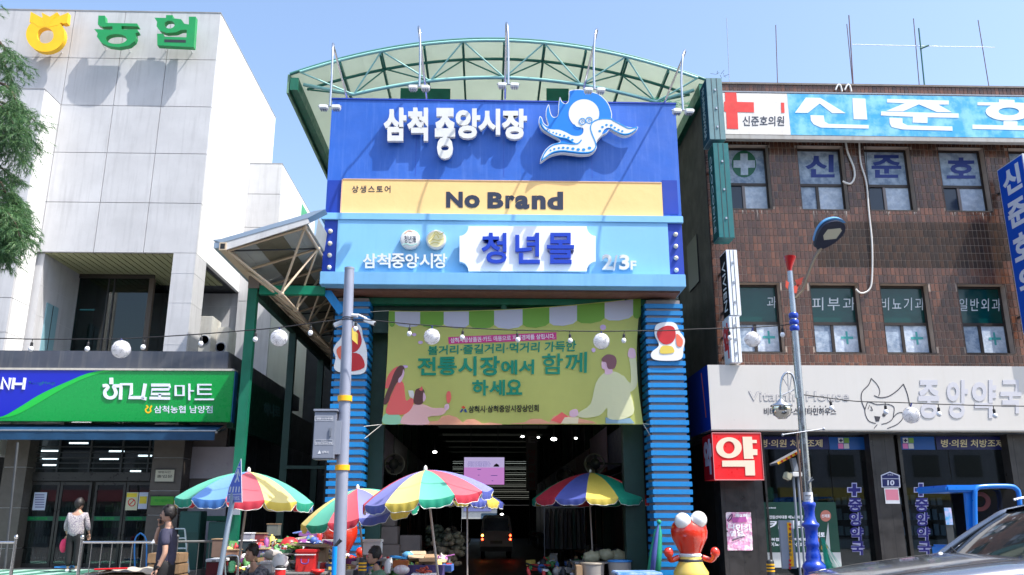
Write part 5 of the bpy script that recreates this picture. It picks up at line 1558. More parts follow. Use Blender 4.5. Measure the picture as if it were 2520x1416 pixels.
mb = MB(); pstroke(mb, [(1812,1300),(1834,1320)],3.5, SK, (0,0.003,0)); mb.mk('print_bar', MATS['panel_white'], pk)
mb = MB(); pstroke(mb, smoothloop([(1790,1282),(1796,1272),(1802,1266),(1800,1276),(1792,1284)],3, False),2.2, SK, (0,0.003,0)); mb.mk('runner_print', mat('poster_violet', (50,24,80), rough=0.6), pk)
for p in ((1786,1260),(1815,1259),(1848,1259),(1789,1308),(1852,1303),(1791,1357),(1818,1357),(1853,1356)):
 MB().obox(V(*p, 19.56),(0.035,0.006,0.035)).mk('tape', M['black'], pk)
# green advert in the window
gp_ = thing('green_advert', 'dark green medicine advert standing inside the pharmacy window', 'advert', V(1972,1400,20.02))
mag = mat('advert_green', (4,62,48), rough=0.45, noise=0.08)
YA2 = 19.86
pb(1879,1236,2062,1360, YA2,0.02, mag, 'green_field', gp_); pb(1884,1360,2070,1397, YA2,0.02, mat('advert_white', (176,182,184), rough=0.5), 'white_base', gp_)
SA = onY(YA2 - 0.005); oA = (0,0.004,0)
lettering('전립선비대증 배뇨장애엔', (1893,1269,1976,1277), SA, oA, MATS['panel_white'], gp_, bold=0.02)
lettering('카리토', (1893,1281,1990,1302), SA, oA, MATS['panel_white'], gp_, bold=0.03)
lettering('이뇨·진정 개선효과', (1896,1335,1990,1345), SA, oA, MATS['panel_white'], gp_, bold=0.02)
lettering('복합성분 생약제제', (1898,1324,1984,1332), SA, oA, MATS['panel_white'], gp_, bold=0.02)
lettering('카리토', (1996,1310,2030,1323), SA, oA, MATS['panel_white'], gp_, bold=0.04)
lettering('포텐', (1998,1325,2016,1338), SA, oA, mat('advert_orange', (196,120,50), rough=0.5), gp_, bold=0.04)
lettering('Dongkook', (1886,1248,1910,1253), SA, oA, MATS['panel_white'], gp_, bold=0.02)
pp(MB(), ellipse(2032,1270,13,14,22), SA, oA).mk('badge', mat('badge_brown', (176,110,96), rough=0.5), gp_)
lettering('신제품', (2022,1266,2042,1274), onY(YA2 - 0.01), oA, MATS['panel_white'], gp_, bold=0.01)
pp(MB(),[(2038,1285),(2045,1374),(2027,1374)], onY(YA2 - 0.008), oA).mk('white_peak', MATS['advert_white'], gp_)
pp(MB(), ellipse(2029,1348,8.5,9,18), onY(YA2 - 0.013), oA).mk('gold_seal', mat('seal_gold', (150,130,50), rough=0.5), gp_)
# interior
MB().box(pa + 0.2, XE, YG2 + 4.0, YG2 + 4.1,0.1, hz + 0.4).mk('shop_back_wall', M['dark_wall'], shop2)
MB().box(pa + 0.2, XE, YG2 + 0.4, YG2 + 4.0, hz - 0.02, hz + 0.04).mk('shop_ceiling', M['dark_wall'], shop2)
MB().box(pa + 0.2, XE, YG2 + 0.02, YG2 + 4.0,0.1,0.15).mk('shop_floor', M['dark_wall'], shop2)
for k in range(6):
 x = 5.8 + k * 1.7
 sh = MB().box(x, x + 1.5, YG2 + 3.0, YG2 + 3.4,0.15,1.1).mk('counter', mat('counter_grey', (0.10,0.12,0.13), rough=0.6), shop2)
 mb = MB()
 for r_i in range(3):
  for q in range(8):
   mb.box(x + 0.05 + q * 0.18, x + 0.18 + q * 0.18, YG2 + 3.5, YG2 + 3.6,1.2 + r_i * 0.4,1.2 + r_i * 0.4 + rnd.uniform(.14, .3))
 tagp(mb.mk('medicine_boxes', mat('medicine_%d' % k, (rnd.uniform(0.05,0.2), rnd.uniform(0.1,0.25), rnd.uniform(0.15,0.3)), rough=0.6), sh), kind='stuff')
for px, py, w in ((2222,1126,6),(2236,1128,4),(2276,1126,6),(1925,1180,5)):
 x0_, x1_, zz0, zz1 = prect(px, py, px + w, py + 2.2, YG2 + 2.4)
 MB().box(x0_, x1_, YG2 + 2.4, YG2 + 2.5, hz - 0.06, hz - 0.03).mk('spot_light', mlit, shop2)
# red corner sign box
rb = thing('red_pharmacy_sign', 'square red sign box with one big cream syllable on the corner steel column', 'sign', V(1816,1180,18.9))
Yr = 18.95
ra, rb1, rz0, rz1 = prect(1756,1067,1875,1180, Yr)
mrd = mat('sign_red', (222,34,38), rough=0.35, noise=0.08, streak=0.15, dirt=(160,30,34)); mrd2 = mat('sign_red_side', (190,20,30), rough=0.4)
MB().box(ra, rb1, Yr, Yr + 0.9, rz0, rz1).mk('sign_box', mrd, rb)
MB().box(ra - 0.006, ra - 0.001, Yr + 0.02, Yr + 0.88, rz0 + 0.01, rz1 - 0.01).mk('side_face', mat('sign_red_matt', (170,16,26), rough=0.85, spec=0.05), rb)
for a, b, c_, d_ in ((ra - 0.01, rb1 + 0.01, rz1, rz1 + 0.02),(ra - 0.01, rb1 + 0.01, rz0 - 0.02, rz0),(ra - 0.012, ra, rz0, rz1),(rb1, rb1 + 0.012, rz0, rz1)):
 MB().box(a, b, Yr - 0.012, Yr + 0.02, c_, d_).mk('box_edge', mat('edge_pink', (200,130,130), rough=0.4), rb)
mcs = mat('syllable_cream', (226,210,186), rough=0.4, noise=0.05)
SR = onY(Yr - 0.012); oR = (0,0.01,0)
c5 = lambda x, y: (1700 + x / 3.869,1050 + y / 3.869)
mb = MB(); k = 30
mb.ring_prism([SR(*c5(*p)) for p in ellipse(363,202,122,100, k)],[SR(*c5(*p)) for p in ellipse(363,200,55,60, k)], oR); mb.mk('letter_stroke', mcs, rb)
pp(MB(),[c5(*p) for p in [(492,98),(582,98),(584,128),(628,128),(630,158),(586,158),(590,215),(634,217),(634,272),(592,272),(598,308),(508,308)]], SR, oR).mk('letter_stroke', mcs, rb)
pp(MB(),[c5(*p) for p in [(298,325),(606,322),(613,466),(522,466),(517,382),(300,382)]], SR, oR).mk('letter_stroke', mcs, rb)
text(MB(), '약', [(0,0),(1,0),(1,1),(0,1)], lambda px, py: Vc((ra - 0.01, Yr + 0.80 - 0.68 * px, rz1 - 0.1 - py * (rz1 - rz0 - 0.22))),(0.008,0,0), bold=0.06).mk('side_letter', mat('side_cream', (200,170,170), rough=0.5), rb)
# ================================================================ INSIDE THE ARCADE
arc_in = thing('arcade_interior', 'dark covered market street behind the gate with shop walls, beams and a slatted far wall', 'arcade', (0.5,30,0))
AXL, AXR = PL[1] - 0.45, PR[0] + 0.35
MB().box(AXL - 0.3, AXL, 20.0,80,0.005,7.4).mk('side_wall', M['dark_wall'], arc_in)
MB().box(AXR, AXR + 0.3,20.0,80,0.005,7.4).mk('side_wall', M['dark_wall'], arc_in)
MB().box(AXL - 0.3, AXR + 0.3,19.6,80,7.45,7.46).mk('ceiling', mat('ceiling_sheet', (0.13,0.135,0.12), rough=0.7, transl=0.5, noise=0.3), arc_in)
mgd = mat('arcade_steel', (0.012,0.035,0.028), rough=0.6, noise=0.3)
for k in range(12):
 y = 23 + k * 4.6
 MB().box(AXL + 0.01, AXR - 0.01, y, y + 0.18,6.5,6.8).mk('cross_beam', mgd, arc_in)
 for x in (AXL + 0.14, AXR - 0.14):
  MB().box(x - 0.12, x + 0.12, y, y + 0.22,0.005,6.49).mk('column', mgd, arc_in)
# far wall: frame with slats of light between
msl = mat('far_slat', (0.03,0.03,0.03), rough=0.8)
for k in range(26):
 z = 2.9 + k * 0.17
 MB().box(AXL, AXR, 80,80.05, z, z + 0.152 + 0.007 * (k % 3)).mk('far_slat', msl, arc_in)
MB().box(AXL, -2.2,79.9,80,0.0,2.88).mk('far_block', msl, arc_in)  # dark side blocks added to narrow the bright far opening
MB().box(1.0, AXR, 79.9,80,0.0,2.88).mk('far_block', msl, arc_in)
MB().box(-2.19,0.99,79.9,80,0.0,1.7).mk('far_light_stop', M['dark_wall'], arc_in)  # low dark block added to cut down the bright far end
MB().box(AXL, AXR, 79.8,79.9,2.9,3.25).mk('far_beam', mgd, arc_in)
# hanging lights
mlamp = lamp_mat('arcade_lamp', (1.0,0.98,0.94),5.0)
for i, (px, py, Y, r) in enumerate(((1363,1081,26,0.10),(1070,1113,29,0.08),(1286,1075,40,0.09),(1325,1077,40,0.07),(1417,1079,24.5,0.05),(1334,1234,26,0.05),(1343,1234,26,0.05),(1235,1266,60,0.12))):
 p = V(px, py, Y)
 t = thing('pendant_lamp', ('bright round lamp hanging in the arcade above the right umbrella', 'round lamp glowing over the middle umbrella', 'small far lamp left of the hanging shop sign', 'small far lamp right of the hanging shop sign', 'faint lamp near the right steel column', 'left one of two tiny lamps under the right umbrella rim', 'right one of two tiny lamps under the right umbrella rim', 'warm distant lamp above the van')[i], 'lamp', p, 'lamps in the arcade')
 MB().ball(p, r * 0.7,12,8,(1.3,1,0.7)).mk('lamp_globe', mlamp, t)
 MB().tube([p + Vc((0,0, r * 0.6)),(p.x, p.y, 6.9 if py < 1200 else p.z + 0.5)],0.012,5).mk('cord', M['cable'], t)
# LED screen
Ysn = 27.0
sc = thing('led_screen', 'lilac information screen hanging in the arcade over the road', 'screen', V(1191,1190, Ysn))
x0_, x1_, zz0, zz1 = prect(1142,1126,1241,1193, Ysn)
MB().box(x0_ - 0.03, x1_ + 0.03, Ysn + 0.01, Ysn + 0.2, zz0 - 0.03, zz1 + 0.03).mk('housing', M['black'], sc)
mls = lamp_mat('screen_lilac', lin((176,118,182)),0.55); mlt = lamp_mat('screen_top', lin((168,156,196)),0.55)
zm_ = V(1191,1151, Ysn).z
MB().box(x0_, x1_, Ysn - 0.004, Ysn + 0.006, zz0, zm_).mk('screen_lower', mls, sc); MB().box(x0_, x1_, Ysn - 0.004, Ysn + 0.006, zm_ + 0.001, zz1).mk('screen_upper', mlt, sc)
mst2 = lamp_mat('screen_text', (0.05,0.05,0.28),0.3)
SS = onY(Ysn - 0.01)
for k, (a, b) in enumerate(((1152,1205),(1150,1208),(1151,1206))):
 lettering('삼척중앙시장 방문을 환영합니다', (a, 1136 + k * 4.6, b, 1139.4 + k * 4.6), SS, (0,0.004,0), mst2, sc)
mb = MB(); pp(mb, [(1214,1149),(1217,1144),(1222,1141),(1227,1144),(1229,1149)], SS, (0,0.004,0)); mb.mk('screen_icon', M['black'], sc)
for px, py, w in ((1175,1155,9),(1176,1169,4),(1208,1170,16),(1210,1183,4)):
 mb = MB(); pp(mb, [(px, py),(px + w, py),(px + w, py + 1.4),(px, py + 1.4)], SS, (0,0.004,0)); mb.mk('screen_mark', mst2, sc)
for x in (x0_ + 0.2, x1_ - 0.2):
 MB().tube([(x, Ysn + 0.1, zz1 + 0.03),(x, Ysn + 0.1,6.6)],0.015,5).mk('hanger', M['dark_metal'], sc)
# hanging vertical shop sign
Yv = 30.0
vs_ = thing('hanging_shop_sign', 'tall narrow dim sign with red syllables hanging in the arcade', 'sign', V(1308,1205, Yv))
x0_, x1_, zz0, zz1 = prect(1295,1062,1322,1206, Yv)
MB().box(x0_, x1_, Yv, Yv + 0.2, zz0, zz1).mk('sign_case', mat('sign_dim', (0.07,0.055,0.06), rough=0.6), vs_)
for k, ch in enumerate('명동의류점'):
 lettering(ch, (1300,1107 + k * 19,1317,1123 + k * 19), onY(Yv - 0.006),(0,0.005,0), mat('dim_red_print', (0.10,0.015,0.02), rough=0.6), vs_, name='letter', bold=0.02)
lettering('E', (1300,1074,1317,1090), onY(Yv - 0.006),(0,0.005,0), mat('dim_white_print', (0.16,0.14,0.15), rough=0.6), vs_, name='letter', bold=0.03)
# shops left and right: fascia boards, shutters, counters, racks
mfab = [mat('shop_board_%d' % k, c, rough=0.5, noise=0.2) for k, c in enumerate(((0.20,0.16,0.20),(0.05,0.07,0.14),(0.14,0.14,0.14),(0.16,0.05,0.05),(0.04,0.10,0.08)))]
for side in (-1,1):
 for k in range(9):
  y = 21.2 + k * 4.6
  x = AXL + 0.02 if side < 0 else AXR - 0.02
  s = thing('arcade_shop', 'dim %s shop unit on the %s of the arcade, %s from the entrance' % (('clothes', 'fish', 'fruit')[k % 3], 'mart side' if side < 0 else 'pharmacy side', ('first', 'second', 'third', 'fourth', 'fifth', 'sixth', 'seventh', 'eighth', 'ninth')[k]), 'shop', (x, y, 0), 'shop units in the arcade')
  xa, xb = (x, x + 0.35) if side < 0 else (x - 0.35, x)
  MB().box(xa, xb, y, y + 4.3,3.0,4.0).mk('fascia_board', mfab[(k * 2 + (side > 0)) % 5], s)
  MB().box(xa, (xa + 0.06) if side < 0 else xb, y, y + 4.3,0.01,2.99).mk('shutter', M['dark_metal'], s) if k > 2 else None
  xo = x + 0.9 * (-side)
  MB().add([(x, y, 2.95),(xo, y, 2.6),(xo, y + 4.2,2.6),(x, y + 4.2,2.95)],[(0,1,2,3)]).mk('awning', mat('arcade_awning', (0.08,0.09,0.10), rough=0.7, transl=0.2), s)
  ta, tb = sorted((x + 0.3 * (-side), x + 1.0 * (-side)))
  MB().box(ta, tb, y + 0.4, y + 3.8,0.62,0.68).mk('counter_top', mat('counter_wood', (0.12,0.09,0.06), rough=0.7), s)
  for yy in (y + 0.5, y + 3.6):
   for xx in (ta + 0.05, tb - 0.09):
    MB().box(xx, xx + 0.04, yy, yy + 0.04,0.005,0.619).mk('leg', M['dark_metal'], s)
  mb = MB()
  for q in range(26):
   r_ = rnd.uniform(0.07,0.14)
   mb.ball((rnd.uniform(ta + 0.1, tb - 0.1), rnd.uniform(y + 0.5, y + 3.7),0.68 + r_ * 0.6), r_, 7,5,(1,1,0.8))
  tagp(mb.mk('goods', mfab[(k + 1) % 5], s), kind='stuff')
# pale pink wall banner on the right
wb = thing('wall_banner', 'pale lilac printed banner along the pharmacy side wall of the arcade', 'banner', (AXR - 0.5,26,3.4))
MB().box(AXR - 0.42, AXR - 0.40,25.2,29.3,3.1,4.25).mk('cloth', mat('banner_lilac', (0.36,0.28,0.36), rough=0.7, noise=0.2), wb)
# round industrial wall fans
for i, (px, py, Y, ax) in enumerate(((972,1143,22.2,(0.5,-1,-0.15)),(1462,1143,22.0,(-0.5,-1,-0.2)),(1388,1172,26,(-0.5,-1,-0.2)))):
 p = V(px, py, Y)
 t = thing('wall_fan', ('drum shaped wall fan beside the left steel column', 'drum shaped wall fan beside the right steel column above the umbrella', 'small dark drum fan further inside on the pharmacy side')[i], 'fan', p, 'drum fans in the arcade')
 r = 0.27
 mf = mat('fan_cream', (0.26,0.25,0.22), rough=0.5, noise=0.2) if i < 2 else M['dark_metal']
 q = Vc(ax).normalized()
 MB().lathe([(r * 0.6,-0.32),(r * 0.72,-0.3),(r, -0.05),(r, 0.0),(r * 0.94,0.0),(r * 0.9,-0.06)], p, 24, q, caps=False).mk('drum', mf, t)
 MB().lathe([(r * 0.5,0),(r * 0.5,0.01),(0,0.02)], p - q * 0.1,20, q).mk('hub', M['dark_metal'], t)
 for b_ in range(4):
  a = b_ * math.pi / 2
  Mq = q.to_track_quat('Z', 'Y').to_matrix()
  MB().obox(p - q * 0.12 + Mq @ Vc((math.cos(a) * r * 0.5, math.sin(a) * r * 0.5,0)),(r * 0.75, r * 0.3,0.01), Mq @ Matrix.Rotation(a, 3, 'Z') @ Matrix.Rotation(0.5,3, 'X')).mk('blade', M['dark_metal'], t)
 xw = AXL if i == 0 else AXR
 MB().bar(p - q * 0.2,(xw, p.y + 0.15, p.z),0.05).mk('bracket', M['dark_metal'], t)
# clothes rack at the right
rk = thing('clothes_rack', 'tall steel rack hung with dark clothes behind the right umbrella pole', 'rack', (V(1385,1340,24).x, 24,0.004))
xa, xb = V(1340,1340,24).x, V(1440,1340,24).x
for x in (xa, xb): MB().tube([(x, 24,0.005),(x, 24,1.95)],0.018,6).mk('upright', M['galv'], rk)
MB().tube([(xa, 24,1.93),(xb, 24,1.93)],0.018,6).mk('rail', M['galv'], rk)
MB().tube([(xa, 23.7,0.03),(xa, 24.3,0.03)],0.018,6).mk('foot', M['galv'], rk); MB().tube([(xb, 23.7,0.03),(xb, 24.3,0.03)],0.018,6).mk('foot', M['galv'], rk)
for k in range(9):
 x = xa + 0.08 + k * (xb - xa - 0.16) / 8
 g_ = thing('hanging_garment', ('black coat at the mart end of the steel rack', 'brown jacket second on the steel rack', 'dark teal top third on the steel rack', 'grey top fourth on the steel rack', 'black coat in the middle of the steel rack', 'brown jacket sixth on the steel rack', 'dark teal top seventh on the steel rack', 'grey top eighth on the steel rack', 'black coat at the pharmacy end of the steel rack')[k], 'garment', (x, 24,1.9), 'garments on the rack')
 MB().add([(x - 0.03,23.78,1.78),(x + 0.03,23.78,1.78),(x + 0.02,24,1.88),(x - 0.02,24,1.88),(x - 0.03,24.22,1.78),(x + 0.03,24.22,1.78),(x - 0.05,23.72,0.85),(x + 0.05,23.72,0.85),(x + 0.05,24.28,0.8),(x - 0.05,24.28,0.8)],
    [(0,6,7,1),(4,5,8,9),(0,3,4,9,6),(1,7,8,5,2),(0,1,2,3),(3,2,5,4),(6,9,8,7)]).mk('cloth', mat('garment_%d' % (k % 4),((0.03,0.03,0.04),(0.05,0.04,0.04),(0.02,0.04,0.04),(0.06,0.06,0.065))[k % 4], rough=0.9), g_)
# ---- the van
def van():
 Y0 = 38.0
 xa, xb = V(1182,1310, Y0).x, V(1261,1310, Y0).x
 cx = (xa + xb) / 2; w = (xb - xa) / 2
 t = thing('parked_van', 'small pale van seen from behind with glowing red tail lights inside the arcade', 'van', (cx, Y0,0.004))
 mv = mat('van_paint', (0.75,0.75,0.74), rough=0.35, coat=0.4, noise=0.1)
 prof = [(-w, 0.32),(-w, 1.05),(-w * 0.97,1.15),(-w * 0.86,1.72),(-w * 0.72,1.80),(w * 0.72,1.80),(w * 0.86,1.72),(w * 0.97,1.15),(w, 1.05),(w, 0.32)]
 MB().prism([(cx + x, Y0, z) for x, z in prof],(0,3.3,0)).mk('body', mv, t, bevel=0.03)
 MB().prism([(cx - w * 0.82, Y0 - 0.012,1.14),(cx + w * 0.82, Y0 - 0.012,1.14),(cx + w * 0.74, Y0 - 0.012,1.66),(cx - w * 0.74, Y0 - 0.012,1.66)],(0,0.01,0)).mk('rear_window', mat('van_glass', (0.01,0.012,0.014), rough=0.08), t)
 MB().box(cx - w, cx + w, Y0 - 0.08, Y0 + 0.1,0.30,0.50).mk('bumper', mat('van_bumper', (0.16,0.16,0.17), rough=0.5), t, bevel=0.02)
 MB().box(cx - 0.26, cx + 0.26, Y0 - 0.02, Y0 - 0.003,0.62,0.74).mk('number_plate', mat('plate_dim', (0.35,0.36,0.36), rough=0.5), t)
 mt_ = lamp_mat('tail_red', (1.0,0.05,0.015),7.0); ma_ = lamp_mat('tail_amber', (1.0,0.4,0.05),9.0)
 for s in (-1,1):
  l = MB().box(cx + s * (w - 0.16), cx + s * (w - 0.02), Y0 - 0.02, Y0 - 0.004,0.72,1.04).mk('tail_light', mat('tail_housing', (0.12,0.01,0.01), rough=0.2), t)
  for z in (0.80,0.96):
   MB().ball((cx + s * (w - 0.09), Y0 - 0.02, z),0.05,10,6,(1,0.3,1)).mk('bulb', ma_ if (s < 0 and z > 0.9) else mt_, l)
  for y in (Y0 + 0.55, Y0 + 2.6):
   MB().lathe([(0.20,-0.09),(0.27,-0.08),(0.27,0.08),(0.20,0.09)],(cx + s * (w - 0.12), y, 0.275),20,(1,0,0)).mk('wheel', M['black'], t)
van()
# ---- far end: sunlit houses beyond the arcade
fe = one('far_house', MB().box(-3,5,96,100,0,3.2).box(-3.4,5.4,95.6,100.4,3.201,3.6), mat('far_house_pale', (0.5,0.5,0.48), rough=0.8, noise=0.2), 'pale sunlit house at the far end of the arcade', 'house')
MB().box(-0.5,1.4,95.95,95.99,1.0,2.3).mk('window', mat('far_window', (0.06,0.10,0.14), rough=0.1), fe)
MB().box(-2.4,0.6,95.9,95.95,2.5,3.1).mk('fascia_board', mat('far_fascia', (0.3,0.3,0.6), rough=0.5), fe)
# ---- houses on the other side of the road (behind the viewer)
for i, (xa, xb, h, c) in enumerate(((-34,-20,8.2,(0.28,0.26,0.24)),(-19.6,-7,10.5,(0.16,0.10,0.08)),(-6.6,6,7.4,(0.30,0.30,0.30)),(6.4,17,9.6,(0.22,0.19,0.16)),(17.4,34,7.0,(0.28,0.28,0.31)))):
 h_ = thing('opposite_building', ('wide grey three storey shop house across the road', 'brown brick four storey house across the road', 'low white shop house right behind the viewer', 'tan apartment house across the road', 'low blue grey building at the end of the opposite row')[i], 'building', ((xa + xb) / 2,-12,0))
 mo = mat('opposite_%d' % i, c, rough=0.8, noise=0.25, streak=0.3)
 MB().box(xa, xb, -22,-12,0, h).mk('wall', mo, h_)
 nw = int((xb - xa) / 2.6)
 for fl in range(int(h / 3.2)):
  for k in range(nw):
   x = xa + 0.6 + k * 2.6
   MB().box(x, x + 1.6,-11.99,-11.93,0.6 + fl * 3.0 + (0.5 if fl else 0),2.4 + fl * 3.0).mk('window', mat('opposite_glass', (0.03,0.04,0.05), rough=0.08), h_)
 MB().box(xa, xb, -11.95,-11.5,2.75,3.45).mk('fascia_sign', mat('opposite_sign_%d' % i, ((0.5,0.1,0.1),(0.1,0.2,0.5),(0.6,0.6,0.55),(0.1,0.35,0.2),(0.55,0.4,0.08))[i], rough=0.4), h_)
# ================================================================ BANNER
YBN = 18.98
def bsurf(d):
 def f(px, py):
  u = (px - 940) / 640.0; v = (py - 740) / 305.0
  y = YBN + 0.035 * math.sin(u * 9.5 + v * 0.8) * (0.35 + 0.65 * v) + 0.02 * math.sin(u * 21 - v * 2.0) - 0.10 * math.sin(max(0, min(1, u)) * math.pi) * math.sin(max(0, min(1, v)) * math.pi)
  return V(px, py, y - d)
 return f
def sheet(mb, pts, surf, maxe=26):
 tris = [[(pts[i][0], pts[i][1]) for i in t] for t in tessellate_polygon([[Vc((p[0], p[1],0)) for p in pts]])]
 out = []
 st_ = tris
 while st_:
  t = st_.pop()
  es = [math.dist(t[i], t[(i + 1) % 3]) for i in range(3)]
  m_ = max(es)
  if m_ > maxe:
   i = es.index(m_); a, b, c = t[i], t[(i + 1) % 3], t[(i + 2) % 3]
   mid = ((a[0] + b[0]) / 2,(a[1] + b[1]) / 2)
   st_.append([a, mid, c]); st_.append([mid, b, c])
  else: out.append(t)
 for t in out:
  A = (t[1][0] - t[0][0]) * (t[2][1] - t[0][1]) - (t[2][0] - t[0][0]) * (t[1][1] - t[0][1])
  if A < 0: t = [t[0], t[2], t[1]]
  mb.add([surf(*p) for p in (t[0], t[2], t[1])],[(0,1,2)])
 return mb
bn = thing('market_banner', 'lime green cloth banner with shopping people and teal slogan hung between the pillars', 'banner', V(1260,1045, YBN))
def topy(px): 
 u = (px - 957) / 620.0
 return 765 + 14 * u - 46 * u * u if u < 1 else 733
def lefx(py): return 957 - 17 * ((py - 765) / 280.0) ** 1.0 + 3 * math.sin((py - 765) / 280 * math.pi)
def rigx(py):
 v = (py - 733) / 312.0; return 1577 + 6 * v - 13 * math.sin(v * math.pi)
mcl = mat('banner_lime', (244,248,140), rough=0.55, transl=0.5, noise=0.04)
NX, NZ = 64,30
vs = []
for j in range(NZ + 1):
 for i in range(NX + 1):
  u, v = i / NX, j / NZ
  px = 957 + 620 * u; ty = topy(px); py = ty + (1045 - ty) * v
  px2 = lefx(py) + (rigx(py) - lefx(py)) * u
  vs.append(bsurf(0)(px2, py))
fs = [(j * (NX + 1) + i, (j + 1) * (NX + 1) + i, (j + 1) * (NX + 1) + i + 1, j * (NX + 1) + i + 1) for j in range(NZ) for i in range(NX)]
MB().add(vs, fs).mk('cloth', mcl, bn, smooth=True)
def art(name, polys, m_, d=0.012, maxe=26):
 mb = MB()
 for p in polys: sheet(mb, p, bsurf(d), maxe)
 return mb.mk(name, m_, bn)
bmat = lambda n, c: mat('banner_' + n, tuple(min(255, v * 1.16) for v in c), rough=0.55, transl=0.35)
xs_ = [957,972,1034,1092,1154,1216,1286,1352,1420,1488,1558,1577]
for k in range(11):
 a, b = xs_[k], xs_[k + 1]
 by = lambda x: 803 + 5 * math.sin((x - 957) / 620 * 3.0) - 20 * max(0,(x - 1250) / 300) ** 1.3
 pts = [(a, topy(a) + 2),((a + b) / 2, topy((a + b) / 2) + 1.5),(b, topy(b) + 2)]
 xx = [b, b - (b - a) * 0.15,(a + b) / 2, a + (b - a) * 0.15, a]
 pts += [(x, by(x) + (-8,-1,2,-1,-8)[q]) for q, x in enumerate(xx)]
 art('awning_stripe', [pts], bmat('awn_white', (186,186,206)) if k % 2 else bmat('awn_green', (116,160,62)))
grn = bmat('teal_print', (22,132,108))
def btext(s, q, m_, bold, nm='lettering', d=0.012, **k):
 return text(MB(), s, q, bsurf(d + 0.004),(0,0.003,0), bold=bold, back=False, **k).mk(nm, m_, bn)
art('pink_strip', [[(1103,830),(1235,824),(1369,818),(1370,836),(1236,842),(1104,847)]], bmat('magenta', (196,60,130)))
btext('삼척사랑상품권·카드 애용으로 지역경제를 살립시다.', [(1108,832),(1365,821),(1366,834),(1109,844)], bmat('strip_white', (226,214,226)),0.02, d=0.014)
btext('볼거리·즐길거리·먹거리 가득한', [(1053,852),(1419,838),(1417,865),(1053,874)], grn, 0.02)
for ch, q in (('전', [(1027,879),(1073,879),(1073,924),(1027,924)]),('통', [(1077,879),(1124,878),(1124,924),(1077,924)]),('시', [(1127,879),(1173,877),(1173,925),(1127,925)]),('장', [(1181,878),(1230,876),(1230,925),(1181,925)]),
    ('에', [(1233,887),(1273,886),(1273,922),(1233,922)]),('서', [(1277,886),(1315,885),(1314,921),(1277,922)]),('함', [(1334,871),(1386,869),(1386,921),(1334,921)]),('께', [(1391,869),(1445,866),(1444,918),(1391,919)]),
    ('하', [(1162,935),(1202,935),(1202,974),(1162,974)]),('세', [(1204,935),(1243,935),(1243,974),(1204,974)]),('요', [(1246,934),(1285,934),(1285,972),(1246,972)])):
 btext(ch, q, grn, 0.012 if ch in '께함' else 0.03, 'letter', d=0.025)
btext('삼척시·삼척중앙시장상인회', [(1153,999),(1326,996),(1326,1014),(1153,1016)], bmat('black_print', (40,42,36)),0.02)
art('city_mark', [[(1135,1003),(1140,999),(1146,1003),(1141,1006)]], bmat('mark_red', (200,70,50)))
art('city_mark', [[(1131,1015),(1137,1006),(1141,1008),(1136,1015)],[(1144,1015),(1142,1008),(1146,1006),(1150,1015)]], bmat('mark_blue', (50,80,130)))
c9 = lambda x, y: (760 + x / 3.934,740 + y / 3.934)
c10 = lambda x, y: (1240 + x / 3.934,740 + y / 3.934)
def A9(l): return [c9(*p) for p in l]
def A10(l): return [c10(*p) for p in l]
hair = bmat('hair', (98,64,62)); pinkm = bmat('sweater_pink', (222,104,100)); pale = bmat('pale_pink', (222,178,178)); skin = bmat('skin_lilac', (214,180,200)); rose = bmat('cloud_rose', (218,160,132))
art('skirt', [A9(smoothloop([(735,1100),(860,1095),(895,1190),(720,1192)],3))], bmat('skirt_mint', (150,200,168)))
art('pink_cloud', [A9([(1120,1200),(1160,1170),(1250,1165),(1290,1120),(1360,1108),(1430,1130),(1490,1180),(1530,1150),(1600,1145),(1680,1190),(1760,1180),(1870,1196),(1870,1203),(1120,1203)])], rose)
art('pink_cloud', [A10([(60,1192),(200,1180),(260,1145),(360,1145),(440,1180),(480,1120),(560,1100),(720,1140),(860,1170),(900,1190),(60,1195)])], rose)
art('balloon_hat', [A9(smoothloop([(740,840),(760,740),(820,660),(880,640),(850,720),(790,830),(755,850)],3))], pinkm, 0.013)
art('sweater', [A9(smoothloop([(860,790),(915,800),(930,900),(945,970),(990,945),(1018,975),(990,1050),(930,1100),(860,1104),(748,1092),(780,960)],3))], pinkm, 0.016)
art('hair', [A9(smoothloop([(880,630),(920,640),(925,690),(900,760),(850,800),(800,900),(770,980),(740,1008),(725,990),(740,920),(790,800),(830,690)],3))], hair, 0.019)
art('face', [A9(smoothloop([(915,665),(925,700),(918,735),(890,790),(865,790),(870,755),(900,720)],3))], skin, 0.021)
art('cup', [A9([(960,870),(1010,872),(1020,910),(1010,950),(975,930)])], bmat('cup_white', (208,206,208)),0.019)
art('child_body', [A9(smoothloop([(930,1100),(1010,1010),(1110,1005),(1200,1040),(1300,1040),(1330,1070),(1280,1110),(1150,1128),(1160,1198),(905,1196),(900,1140)],3))], pale, 0.014)
art('child_hair', [A9(smoothloop([(1040,860),(1100,850),(1122,900),(1105,990),(1060,1010),(1015,990),(1020,920)],3))], hair, 0.018)
art('child_bow', [A9([(1065,862),(1095,828),(1105,866),(1085,875)])], pinkm, 0.021)
art('child_face', [A9(smoothloop([(1110,890),(1132,930),(1125,965),(1105,975)],3))], skin, 0.021)
art('child_hand', [A9(smoothloop([(1318,1010),(1350,1000),(1358,1040),(1330,1065),(1312,1040)],3))], skin, 0.018)
art('hot_dog', [A9(smoothloop([(1340,885),(1365,880),(1378,930),(1365,985),(1340,990),(1330,930)],3))], pinkm, 0.016)
art('blossom', [A9(ellipse(1020,330,22,16,10)), A9(ellipse(1080,405,24,16,10)), A9(ellipse(930,640,30,15,10)), A10(ellipse(960,260,30,28,10)), A10(ellipse(868,480,20,22,10))], bmat('blossom', (198,170,210)),0.013)
